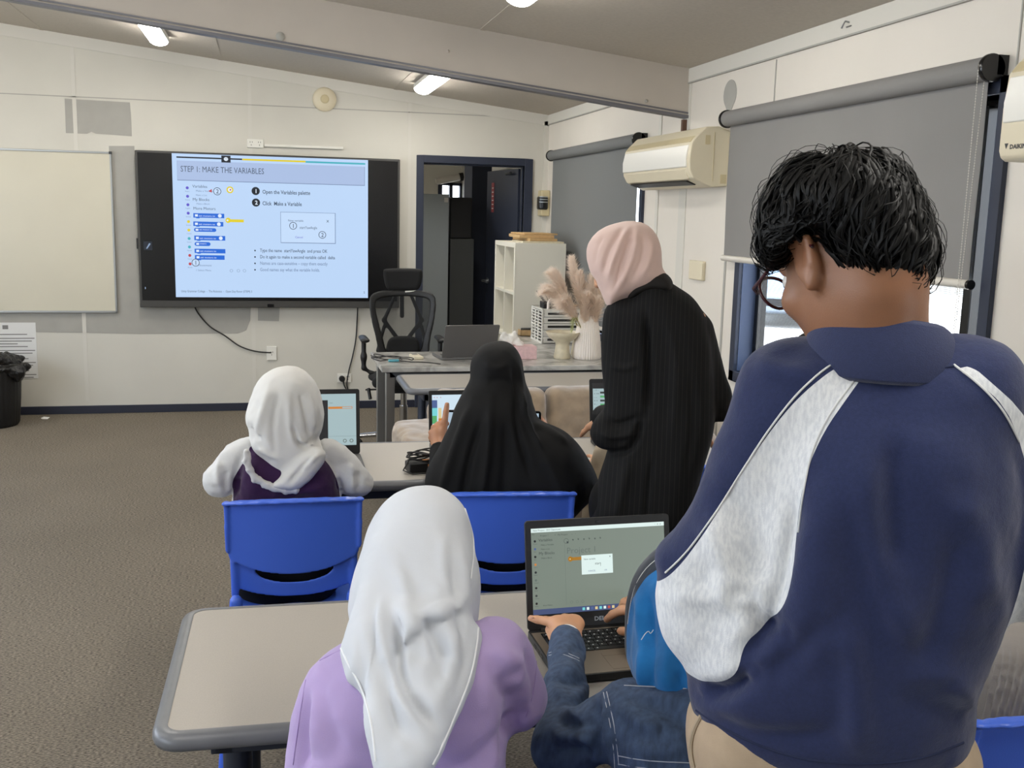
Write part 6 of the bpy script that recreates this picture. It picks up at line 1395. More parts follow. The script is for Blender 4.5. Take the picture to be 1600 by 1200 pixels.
        b.tube(pts, rad, 'hair', 5, flat=.55)
    for _ in range(1500):
        i = R.choice(idx)
        if (V[i]-c)@f > .075 and (V[i]-c)@u < .05: continue
        lock(i, R.randint(8, 13), R.uniform(.007, .010), R.uniform(.0014, .0034), R.uniform(.003, .009), R.uniform(.2, .8), R.uniform(-.5, .6))
    for _ in range(420):
        i = R.choice(idx)
        if (V[i]-c)@f > .075 and (V[i]-c)@u < .05: continue
        lock(i, 9, .009, .0006, R.uniform(.008, .018), .9, R.uniform(-.8, .8))
    b.build('hair_locks', hair, smooth=True)
    # short stubbly sideburn and nape fade into the mass: a thin cap of hair
    # glasses
    u0 = u; gl = empty('glasses', tuple(c+.09*f), 'dark red-brown glasses worn by the person in navy sweatshirt', 'glasses')
    b = MB(); Lf = -r
    for q in (-1, 1):
        cc = c+q*.034*r+.110*f+.004*u; b = MB(); b.tube([cc+r*q*.027*math.cos(t)-f*.006*abs(math.cos(t))*(1 if q*math.cos(t)*q > 0 else 0)+u*.022*math.sin(t) for t in np.linspace(0, 2*math.pi, 28, endpoint=False)], .0021, 'frame', 8, closed=True); b.build('rim', gl, smooth=True)
        MB().add([cc+r*.026*math.cos(t)+u*.021*math.sin(t) for t in np.linspace(0, 2*math.pi, 20, endpoint=False)], [tuple(range(20))], 'glass').build('lens', gl)
        MB().tube([c+q*.061*r+.110*f+.004*u, c+q*.073*r+.100*f+.006*u, c+q*.081*r+.05*f+.010*u, c+q*.082*r-.005*f+.016*u, c+q*.084*r-.035*f-.005*u], .0024, 'frame', 8).build('temple', gl, smooth=True)
    MB().tube([c-.009*r+.114*f-.004*u, c+.116*f, c+.009*r+.114*f-.004*u], .002, 'frame', 8).build('bridge', gl, smooth=True)
M['frame'] = mat('dark_red_acetate', (62, 26, 30), .25)
build_sweatshirt_person()
def plane2(pa, ya, pb, yb):
    """plane through two measured points at their depths, level across the line of sight"""
    A_, B_ = AY(pa[0], pa[1], ya), AY(pb[0], pb[1], yb); O = (A_+B_)/2; h = nrm([O[0], O[1], 0]); U = np.array([h[1], -h[0], 0]); W = A_-B_; W = nrm(W-(W@U)*U); Nn = np.cross(W, U)
    if Nn@h < 0: Nn = -Nn
    return Plane(O, U, W, Nn)

# ---- lilac top, long white scarf
def build_lilac():
    pl = vplane(650, 1080, 1.44, lean=10); g = lambda px, py, n=0.0: pl.at((px, py), n); U = pl.U; Fw = nrm([pl.N[0], pl.N[1], 0])
    pel = g(630, 1390, -.0); pel[2] = .52
    root = empty('person', (pel[0], pel[1], 0), 'person in lilac top and long white headscarf, sitting at the front table', 'person')
    A = ax_of(Fw*.86+U*.34-np.array([0, 0, .32])); r, f, u = A; hp = vplane(655, 860, 1.60); c = hp.at((655, 868), 0)
    nb = g(655, 1000, .0); shL, shR = g(535, 1060, .0), g(775, 1030, .0); elL, elR = g(480, 1270, .03), g(815, 1105, .04); wrL = elL+Fw*.2+U*.05+[0, 0, .10]; wrL[2] = .765; wrR = elR+Fw*.21-U*.09; wrR[2] = .765
    legs = seated_legs(pel, Fw, kz=.5)
    P = body_solids(nb, shL, shR, pel, .07, legs, elL, elR, wrL, wrR, chest=.065, s=.8)+head_solids(c, A, .93, nb)
    P += hand_solids(wrL, Fw*.9+U*.25, (0, 0, -1), 1, .35, .9)+hand_solids(wrR, Fw*.8-U*.4, (0, 0, -1), -1, .35, .9)
    V, Q = solid(P, .006); V = relax(V, Q, 1, .4); surf('body', V, Q, 'skinl', root); eyes(c, A, .93, root)
    torso = [(535, 1012), (590, 992), (650, 985), (740, 975), (795, 985), (815, 1020), (808, 1090), (795, 1150), (790, 1210), (795, 1300), (815, 1420), (480, 1420), (475, 1250), (478, 1150), (490, 1060)]
    armL = [(560, 1005), (520, 1018), (488, 1045), (466, 1085), (452, 1130), (442, 1200), (432, 1280), (455, 1325), (505, 1310), (525, 1210), (555, 1110)]
    armR = [(750, 972), (788, 968), (818, 984), (838, 1024), (848, 1075), (845, 1115), (826, 1141), (794, 1145), (765, 1125), (742, 1060)]
    S = [plate(pl, torso, .105, .10, .04), plate(pl, armL, .05, .05, .03, n0=.01), plate(pl, armR, .055, .055, .03, n0=.02), rc(elL, wrL, .045, .033, .03), rc(elR, wrR, .045, .033, .03)]
    V, Q = solid(S, .0055); V = relax(V, Q, 2)
    F = [([(795, 1160), (805, 1100), (800, 1050)], .02, -.012), ([(790, 1150), (800, 1130), (830, 1100)], .012, -.006), ([(800, 1000), (812, 1050), (815, 1100)], .014, .006), ([(815, 1000), (832, 1050), (838, 1100)], .008, -.004), ([(486, 1060), (480, 1130), (478, 1200)], .010, -.009), ([(500, 1060), (505, 1140), (500, 1200)], .016, .006),
         ([(480, 1150), (530, 1185), (580, 1180)], .014, -.006), ([(480, 1200), (530, 1160), (570, 1165)], .012, .006), ([(700, 1195), (750, 1180), (785, 1150)], .014, .006), ([(690, 1170), (740, 1150), (790, 1110)], .014, -.005), ([(745, 1010), (775, 1040), (790, 1080)], .012, -.005), ([(760, 990), (800, 1020), (815, 1060)], .01, .004), ([(505, 1040), (520, 1100), (545, 1150)], .014, -.004), ([(520, 1175), (560, 1195), (590, 1230)], .01, .006)]
    V = fold(V, Q, pl, F); V = rumple(V, Q, .002, 12); V = rumple(V, Q, .0012, 40)
    top = surf('lilac_top', V, Q, 'lilac', root); seam('seam', (V, Q), [[(478, 1062), (468, 1120), (458, 1195)], [(500, 1032), (535, 1014), (570, 1003)], [(838, 1030), (835, 1080), (822, 1120)]], 'lilacs', top, .001, .0002)
    # scarf
    head = [(655, 761), (695, 765), (722, 787), (738, 822), (742, 855), (737, 900), (727, 945), (733, 972), (690, 985), (600, 985), (562, 960), (566, 915), (571, 870), (573, 835), (586, 802), (615, 774)]
    tp = plane2((650, 900), 1.49, (640, 1195), 1.255)
    tail = [(572, 880), (610, 850), (700, 850), (738, 890), (728, 945), (736, 974), (751, 978), (750, 1002), (741, 1060), (716, 1120), (697, 1165), (682, 1196), (652, 1232), (592, 1232), (583, 1200), (577, 1130), (563, 1075), (542, 1042), (529, 1013), (541, 980), (559, 930)]
    S = [plate(hp, head, .105, .085, .03), plate(tp, tail, .026, .03, .05, n0=lambda uu, ww: 1.2*uu*uu-.0)]
    S += [rc(c-.08*u-.02*f, (nb+c)/2+Fw*.02, .085, .085, .05), rc(hp.at((650, 930), 0), tp.at((650, 1010), .03), .07, .06, .06, sq=(pl.N, .7)), ell(nb+Fw*.05+[0, 0, .0], (.075, .07, .09), k=.04), ell(c+.115*f-.01*u, (.058, .05, .075), np.array([r, f, u]), .012, 's')]
    over = [(606, 900), (645, 885), (690, 885), (722, 905), (730, 930), (726, 952), (722, 974), (700, 984), (668, 1001), (640, 1022), (628, 1036), (618, 1010), (608, 960)]
    S += [plate(tp, over, .014, .012, .004, n0=lambda uu, ww: -.040+1.2*uu*uu+.040*np.clip((ww-.05)/.10, 0, 1.2), Tf=lambda uu, ww: 1-.85*np.clip((ww-.06)/.08, 0, 1), blur=False)]
    V, Q = solid(S, .0045); V = relax(V, Q, 1)
    hF = [([(637, 848), (668, 905), (712, 938)], .010, -.007), ([(618, 836), (650, 880), (685, 930)], .011, .006), ([(698, 830), (706, 874), (722, 925)], .008, -.005), ([(712, 820), (722, 860), (732, 905)], .007, .004), ([(660, 863), (680, 925), (695, 955)], .007, -.005), ([(675, 850), (700, 920), (716, 945)], .009, .004), ([(690, 800), (690, 850), (705, 880)], .01, .004), ([(580, 880), (575, 940), (548, 1000)], .014, .005), ([(600, 850), (596, 920), (575, 980)], .012, -.004), ([(735, 800), (737, 850), (728, 920)], .006, -.004)]
    tF = [([(640, 1000), (672, 980), (712, 958)], .008, .003), ([(595, 930), (599, 1000), (610, 1065), (622, 1108), (645, 1139), (675, 1180)], .011, .011), ([(614, 960), (618, 1020), (632, 1085), (650, 1120), (690, 1160)], .009, -.011), ([(632, 1030), (636, 1080), (650, 1118)], .008, .007), ([(575, 990), (580, 1060), (586, 1140), (592, 1210)], .012, .009), ([(560, 980), (565, 1050), (580, 1120)], .009, -.005), ([(604, 1040), (612, 1120), (625, 1190)], .010, -.008), ([(655, 1040), (665, 1100), (690, 1140)], .014, .005), ([(720, 985), (700, 1060), (680, 1130)], .012, .005), ([(733, 985), (728, 1040), (706, 1110)], .008, -.003), ([(715, 978), (722, 1000), (720, 1030)], .005, -.004), ([(596, 1090), (608, 1150), (640, 1200)], .008, .005), ([(560, 1040), (572, 1100), (580, 1160)], .006, .004)]
    V = fold(V, Q, hp, hF); V = fold(V, Q, tp, tF, gain=1.25); V = relax(V, Q, 1, .4); V = rumple(V, Q, .0018, 14); V = rumple(V, Q, .0006, 45)
    sc = surf('headscarf', V, Q, 'wscarf', root)
    seam('hem', (V, Q), [[(747, 981), (746, 1003), (736, 1058), (711, 1118), (692, 1163), (676, 1195)], [(533, 1013), (546, 1042), (567, 1076), (581, 1130), (587, 1190)], [(726, 795), (738, 830), (741, 860), (735, 905)]], 'whem', sc, .0016, .0004)
    leg_cloth('skirt', legs, pel, 'abaya', root, .085, .07, .06, sk=True); shoes(legs, 'shoe', root, .9)
build_lilac()

# ---- denim jacket and blue scarf
def build_denim():
    pl = vplane(1050, 1130, 1.40, lean=14); g = lambda px, py, n=0.0: pl.at((px, py), n); U = pl.U; Fw = nrm([pl.N[0], pl.N[1], 0])
    pel = g(1090, 1390, .06); pel[2] = .52
    root = empty('person', (pel[0], pel[1], 0), 'person in denim jacket and blue scarf typing and pointing at the front laptop', 'person')
    hp = vplane(1050, 950, 1.53); c = hp.at((1075, 955), 0); A = ax_of(Fw*.75-U*.45-np.array([0, 0, .5])); r, f, u = A
    nb = g(1065, 1060, .02); shL, shR = g(975, 1115, .0), g(1190, 1110, .0); elL = AY(880, 1165, 1.50); wrL = AZ(886, 1000, .787); elR = AY(1170, 1160, 1.52); wrR = AZ(1012, 985, .80)
    legs = seated_legs(pel, Fw, kz=.49, thigh=.34)
    P = body_solids(nb, shL, shR, pel, .06, legs, elL, elR, wrL, wrR, chest=.06, s=.72)+head_solids(c, A, .86, nb)
    # pointing hand: knuckled fist with the index held out to the left
    K = lambda px, py, z: AZ(px, py, z)
    w = K(885, 998, .785); P += [rc(wrL, w, .024, .026, .01), rc(w, K(874, 976, .80), .026, .017, .014, sq=((0, 0, 1), .75)), rc(w, K(900, 976, .795), .024, .017, .014, sq=((0, 0, 1), .75)), rc(K(872, 974, .80), K(898, 972, .797), .0165, .016, .012)]
    P += [rc(K(870, 973, .802), K(852, 970, .80), .0115, .0095, .006), rc(K(852, 970, .80), K(839, 968, .798), .0093, .0085, .003), rc(K(839, 968, .798), K(829, 966, .796), .0085, .0068, .003)]
    for a, z0 in (((882, 966), .803), ((893, 967), .80), ((902, 972), .793)): q = K(a[0], a[1], z0); P += [rc(q, q+[0.004, .022, -.014], .0105, .0095, .004), rc(q+[.004, .022, -.014], q+[.002, .018, -.034], .0092, .008, .003), rc(q+[.002, .018, -.034], q+[-.002, .0, -.036], .008, .0075, .003)]
    P += [rc(K(866, 995, .78), K(860, 984, .775), .0125, .0105, .006), rc(K(860, 984, .775), K(862, 975, .768), .0098, .0085, .004)]
    # typing hand: index and thumb showing, others curled beneath the scarf edge
    w2 = K(1010, 975, .80); P += [rc(wrR, w2, .024, .024, .01), rc(w2, K(992, 962, .808), .022, .017, .014, sq=((0, 0, 1), .8)), rc(w2, K(1000, 950, .808), .022, .017, .014, sq=((0, 0, 1), .8))]
    P += [rc(K(990, 953, .81), K(972, 953, .803), .0125, .0105, .006), rc(K(972, 953, .803), K(957, 960, .785), .0102, .009, .003), rc(K(957, 960, .785), K(948, 968, .766), .009, .0078, .003)]
    for k in range(3): q = K(992+7*k, 944-3*k, .81); P += [rc(q, q+[-.012, .030, -.006], .0105, .0095, .004), rc(q+[-.012, .030, -.006], q+[-.016, .045, -.03], .0093, .0078, .003)]
    P += [rc(K(1000, 985, .79), K(984, 987, .778), .013, .0105, .006), rc(K(984, 987, .778), K(970, 986, .768), .0105, .009, .003)]
    V, Q = solid(P, .0042); V = relax(V, Q, 1, .35); body = surf('body', V, Q, 'skinl', root); eyes(c, A, .92, root)
    nb_ = MB(); q = AZ(829.5, 965.5, .8035); nb_.ball(q, .0048, 'nail', 6, (1.3, .9, .35)); q = AZ(949, 966, .7725); nb_.ball(q, .0045, 'nail', 6, (1, 1, .5)); nb_.build('fingernails', body, smooth=True)
    torso = [(950, 1090), (975, 1070), (1020, 1060), (1100, 1055), (1180, 1065), (1230, 1100), (1240, 1200), (1235, 1420), (962, 1420), (958, 1280), (960, 1200), (948, 1140)]
    fa = [rc(wrL+nrm(elL-wrL)*.012, wrL*.5+elL*.5, .031, .038, .01), rc(wrL*.5+elL*.5, elL, .038, .046, .02), rc(elL, shL+[0, 0, -.005], .046, .052, .03), rc(elR, wrR, .044, .030, .02), rc(elR, shR, .045, .05, .03), rc(wrL+nrm(elL-wrL)*.010, wrL+nrm(elL-wrL)*.055, .0335, .035, .003)]
    V, Q = solid([plate(pl, torso, .095, .09, .03)]+fa, .0048); V = relax(V, Q, 1)
    F = [([(945, 1080), (950, 1110), (958, 1150), (962, 1200)], .006, .006), ([(930, 1085), (938, 1120), (944, 1160)], .009, -.006), ([(848, 1090), (870, 1094), (908, 1104)], .006, -.010), ([(845, 1105), (870, 1112), (905, 1116)], .007, .008), ([(852, 1120), (880, 1130), (925, 1128)], .008, -.007), ([(858, 1062), (880, 1062), (908, 1076)], .006, -.005), ([(852, 1076), (880, 1078), (906, 1090)], .006, .006), ([(858, 1150), (890, 1150), (940, 1140)], .010, .007), ([(862, 1175), (900, 1168), (950, 1168)], .010, -.007), ([(900, 1110), (925, 1150), (940, 1190)], .010, .006), ([(858, 1040), (880, 1036), (905, 1050)], .007, .004),
         ([(975, 1085), (1000, 1110), (1040, 1120)], .012, .006), ([(1000, 1080), (1050, 1095), (1085, 1120)], .012, -.006), ([(980, 1140), (1020, 1150), (1080, 1145)], .016, .005), ([(965, 1183), (1010, 1190), (1080, 1193)], .006, -.004), ([(965, 1192), (1010, 1199), (1080, 1201)], .005, .004), ([(985, 1072), (1040, 1078), (1090, 1080)], .005, .005)]
    V = fold(V, Q, pl, F); V = rumple(V, Q, .003, 22); V = rumple(V, Q, .0012, 60)
    jk = surf('denim_jacket', V, Q, 'denim', root)
    seam('stitching', (V, Q), [[(943, 1082), (949, 1110), (957, 1150), (961, 1195), (961, 1230)], [(948, 1081), (955, 1110), (963, 1150), (967, 1195)], [(966, 1181), (1010, 1189), (1080, 1192)], [(966, 1194), (1010, 1201), (1080, 1204)], [(853, 1021), (878, 1016), (905, 1029)], [(853, 1025), (878, 1020), (905, 1033)], [(975, 1071), (1035, 1074), (1088, 1077)]], 'stitch', jk, .00075, .0003)
    d = nrm(wrL-elL); V, Q = solid([rc(wrL-d*.006, wrL+d*.006, .0285, .0275, .003)], .004); surf('shirt_cuff', V, Q, 'cuff', jk)
    scarf = [(1080, 846), (1045, 856), (1015, 874), (994, 898), (983, 930), (977, 965), (976, 1005), (983, 1040), (997, 1062), (1012, 1062), (1032, 1052), (1090, 1048), (1140, 1040), (1160, 1000), (1162, 930), (1145, 880), (1115, 850)]
    S = [plate(hp, scarf, .10, .085, .03), ell(nb+Fw*.02+U*.03+[0, 0, .01], (.11, .09, .08), k=.04), ell(c-.02*f, (.095, .105, .11), np.array([r, f, u]), .03), ell(c+.12*f-.01*u, (.045, .04, .06), np.array([r, f, u]), .012, 's'), ell(AY(1030, 1052, 1.44), (.03, .03, .012), k=.01, op='s')]
    V, Q = solid(S, .0045); V = relax(V, Q, 1)
    V = fold(V, Q, hp, [([(1000, 900), (1010, 960), (1012, 1040)], .010, .007), ([(1015, 890), (1022, 960), (1020, 1030)], .009, -.006), ([(1022, 1045), (1050, 1030), (1085, 1025)], .010, -.010), ([(1000, 1050), (1040, 1040), (1085, 1040)], .008, .007), ([(990, 910), (984, 960), (986, 1020)], .006, -.006), ([(1040, 900), (1050, 960), (1040, 1020)], .014, .005), ([(1060, 980), (1070, 1010), (1085, 1030)], .010, -.005)])
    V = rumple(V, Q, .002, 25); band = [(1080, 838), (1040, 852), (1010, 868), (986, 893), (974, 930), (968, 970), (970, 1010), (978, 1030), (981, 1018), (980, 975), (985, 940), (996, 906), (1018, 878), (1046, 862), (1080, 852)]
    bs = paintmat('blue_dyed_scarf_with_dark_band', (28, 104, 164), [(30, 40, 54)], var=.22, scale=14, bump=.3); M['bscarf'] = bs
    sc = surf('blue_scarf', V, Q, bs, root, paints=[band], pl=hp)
    seam('scarf_thread', (V, Q), [[(1052, 858), (1018, 878), (996, 905), (985, 940), (981, 975)], [(1002, 1000), (1008, 990), (1014, 985), (1016, 992), (1021, 984)]], 'pipe', sc, .0007, .0004)
    leg_cloth('jeans', legs, pel, 'denim', root, .08, .062, .055); shoes(legs, 'shoew', root, .85)
build_denim()

# ---- child in white hood
def build_hood():
    pl = vplane(445, 720, 3.07, lean=4); g = lambda px, py, n=0.0: pl.at((px, py), n); U = pl.U; Fw = nrm([pl.N[0], pl.N[1], 0])
    pel = g(450, 905, .0); pel[2] = .52
    root = empty('person', (pel[0], pel[1], 0), 'child in white hood and dark purple top with white sleeves, back turned', 'person')
    hp = vplane(445, 650, 3.08); c = hp.at((446, 645), 0.0); A = ax_of(Fw*.95+U*.15-np.array([0, 0, .35])); r, f, u = A
    nb = g(446, 705, .0); shL, shR = g(395, 730, .0), g(500, 730, .0); elL, elR = g(340, 755, .03), g(560, 758, .03); wrL = g(375, 740, .24); wrR = g(520, 740, .24); wrL[2] = wrR[2] = .755
    legs = seated_legs(pel, Fw, kz=.49, thigh=.34)
    P = body_solids(nb, shL, shR, pel, .06, legs, elL, elR, wrL, wrR, chest=.06, s=.7)+head_solids(c, A, .88, nb)
    P += hand_solids(wrL, Fw+U*.2, (0, 0, -1), 1, .4, .8)+hand_solids(wrR, Fw-U*.2, (0, 0, -1), -1, .4, .8)
    V, Q = solid(P, .0065); surf('body', V, Q, 'skinl', root); eyes(c, A, .88, root)
    torso = [(385, 695), (420, 700), (480, 697), (505, 705), (525, 735), (534, 780), (536, 900), (366, 900), (364, 780), (368, 735)]
    L_ = [(398, 682), (372, 688), (350, 700), (332, 720), (319, 742), (317, 757), (328, 771), (348, 777), (368, 768), (380, 735), (400, 705)]
    R_ = [(498, 688), (512, 686), (532, 690), (552, 707), (570, 728), (583, 746), (582, 762), (566, 772), (545, 776), (530, 768), (516, 735), (500, 710)]
    V, Q = solid([plate(pl, torso, .085, .08, .02), plate(pl, L_, .048, .045, .015, n0=.01), plate(pl, R_, .048, .045, .015, n0=.01), rc(elL, wrL, .042, .03, .02), rc(elR, wrR, .042, .03, .02)], .0055); V = relax(V, Q, 1)
    V = fold(V, Q, pl, [([(372, 740), (368, 765), (360, 775)], .010, -.010), ([(525, 740), (532, 765), (536, 778)], .010, -.010), ([(345, 715), (340, 735), (345, 760)], .009, .006), ([(355, 730), (350, 750), (355, 768)], .008, -.006), ([(545, 715), (550, 735), (548, 765)], .009, .006), ([(560, 730), (562, 750), (556, 768)], .008, -.005), ([(400, 750), (450, 762), (520, 752)], .012, .005), ([(380, 770), (450, 775), (530, 768)], .008, -.004)])
    V = rumple(V, Q, .005, 16); V = rumple(V, Q, .0025, 38); purple = [(392, 690), (388, 708), (374, 730), (362, 752), (366, 770), (360, 960), (540, 960), (532, 772), (524, 740), (506, 712), (470, 696)]
    surf('raglan_top', V, Q, 'hoodw', root, paints=[purple], pl=pl)
    hood = [(442, 571), (468, 574), (489, 590), (503, 617), (508, 648), (504, 668), (497, 686), (507, 697), (508, 708), (498, 722), (482, 740), (465, 753), (445, 755), (428, 745), (410, 728), (398, 706), (388, 690), (390, 672), (383, 656), (388, 630), (398, 603), (415, 582)]
    low = [(490, 688), (508, 696), (508, 710), (496, 728), (480, 745), (463, 758), (440, 757), (420, 752), (440, 735)]
    V, Q = solid([plate(hp, hood, .10, .075, .02), plate(pl, low, .03, .03, .02, n0=-.085), ell(c+.115*f, (.058, .05, .078), np.array([r, f, u]), .012, 's')], .0048); V = relax(V, Q, 1)
    V = fold(V, Q, hp, [([(425, 590), (408, 640), (400, 680)], .012, .006), ([(437, 600), (425, 650), (430, 700)], .010, -.005), ([(450, 600), (452, 650), (462, 690)], .012, .005), ([(478, 600), (490, 640), (488, 668)], .008, .006), ([(468, 605), (478, 650), (484, 675)], .007, -.006), ([(455, 650), (463, 680), (475, 686), (490, 678)], .007, -.010), ([(462, 672), (475, 682), (492, 688)], .006, .007), ([(470, 720), (485, 705), (500, 694)], .007, .007), ([(450, 740), (470, 715), (490, 700)], .008, -.007), ([(400, 690), (420, 700), (440, 705)], .010, .005), ([(392, 660), (398, 672), (410, 676)], .007, -.006), ([(495, 620), (500, 650), (492, 680)], .006, .004)])
    V = rumple(V, Q, .0025, 28); hd = surf('hood', V, Q, 'hoodcl', root)
    o = [g(x, y, -.088) for x, y in ((386, 700), (387, 712), (391, 727), (399, 739), (413, 747), (430, 752), (448, 757), (462, 758))]; V, Q = solid([rc(a, b_, .011, k=.006) for a, b_ in zip(o[:-1], o[1:])], .004); V = rumple(V, Q, .004, 60); surf('hood_hem', V, Q, 'hoodhem', hd)
    leg_cloth('leggings', legs, pel, 'abaya', root, .078, .06, .05); shoes(legs, 'shoew', root, .82)
build_hood()

# ---- black hijab
def build_black():
    pl = vplane(800, 740, 3.07, lean=5); g = lambda px, py, n=0.0: pl.at((px, py), n); U = pl.U; Fw = nrm([pl.N[0], pl.N[1], 0])
    pel = g(790, 905, .0); pel[2] = .52
    root = empty('person', (pel[0], pel[1], 0), 'person in long black hijab holding up a tablet at the second table', 'person')
    hp = vplane(780, 600, 3.12); c = hp.at((778, 598), .0); A = ax_of(Fw*.95-U*.05-np.array([0, 0, .3])); r, f, u = A
    nb = g(785, 665, .02); shL, shR = g(725, 715, .0), g(865, 712, .0); elL, elR = g(690, 760, .04), g(900, 760, .04); wrL = AY(686, 697, 3.42); wrR = AY(860, 690, 3.46)
    legs = seated_legs(pel, Fw, kz=.5, thigh=.36)
    P = body_solids(nb, shL, shR, pel, .06, legs, elL, elR, wrL, wrR, chest=.075, s=.88)+head_solids(c, A, .9, nb)
    K = lambda px, py, y: AY(px, py, y)
    P += [rc(wrL, K(684, 680, 3.46), .026, .026, .01), rc(K(684, 680, 3.46), K(688, 668, 3.48), .028, .024, .012), rc(K(692, 676, 3.46), K(695, 657, 3.475), .014, .0115, .008), rc(K(695, 657, 3.475), K(697, 643, 3.49), .0115, .0105, .003), rc(K(697, 643, 3.49), K(698.5, 632, 3.50), .0105, .009, .003)]
    for k, (a, b_) in enumerate((((678, 668), (690, 661)), ((674, 676), (687, 668)), ((674, 684), (686, 677)), ((677, 692), (687, 686)))): P += [rc(K(a[0], a[1], 3.47), K(b_[0], b_[1], 3.505), .0115, .010, .003), rc(K(b_[0], b_[1], 3.505), K(b_[0]+9, b_[1]+1, 3.50), .0098, .0085, .003)]
    P += hand_solids(wrR, Fw*.4+np.array([0, 0, .8])-U*.3, Fw*.3-U, -1, .5, .85)
    V, Q = solid(P, .0045); V = relax(V, Q, 1, .35); surf('body', V, Q, 'skin', root); eyes(c, A, .9, root)
    head = [(778, 532), (800, 537), (815, 558), (820, 590), (824, 622), (832, 646), (800, 680), (745, 680), (714, 655), (725, 622), (736, 598), (733, 572), (741, 549), (757, 536)]
    cape = [(740, 600), (822, 610), (832, 645), (846, 658), (864, 664), (886, 674), (906, 695), (921, 718), (933, 742), (937, 757), (927, 777), (908, 794), (890, 815), (870, 850), (700, 850), (678, 800), (661, 762), (671, 724), (690, 690), (707, 655), (722, 622)]
    S = [plate(hp, head, .098, .08, .03), plate(pl, cape, .125, .10, .05, n0=lambda uu, ww: -.01-.0*uu), ell(c+.115*f, (.058, .05, .075), np.array([r, f, u]), .012, 's')]
    V, Q = solid(S, .0055); V = relax(V, Q, 1)
    V = fold(V, Q, pl, [([(742, 620), (715, 690), (690, 770)], .014, .010), ([(755, 640), (735, 710), (720, 800)], .012, -.010), ([(768, 620), (765, 700), (750, 800)], .014, .010), ([(790, 640), (792, 720), (780, 800)], .016, -.008), ([(812, 600), (818, 650), (850, 700)], .008, .009), ([(805, 610), (808, 670), (830, 740)], .010, -.009), ([(825, 655), (860, 668), (890, 690)], .010, .006), ([(840, 690), (870, 740), (880, 790)], .02, .006), ([(900, 740), (905, 770), (890, 800)], .012, -.006)])
    V = fold(V, Q, hp, [([(755, 560), (775, 572), (800, 560)], .012, .004), ([(760, 590), (780, 584), (805, 592)], .012, -.004), ([(810, 560), (815, 600), (822, 640)], .006, .005), ([(800, 565), (806, 600), (810, 640)], .007, -.005)])
    V = rumple(V, Q, .002, 15); surf('black_hijab', V, Q, 'blk', root)
    leg_cloth('abaya', legs, pel, 'abaya', root, .085, .07, .06, sk=True, extra=[rc(elL, wrL-(wrL-elL)*.15, .04, .035, .02), rc(elR, wrR-(wrR-elR)*.1, .04, .035, .02)]); shoes(legs, 'shoe', root, .85)
build_black()

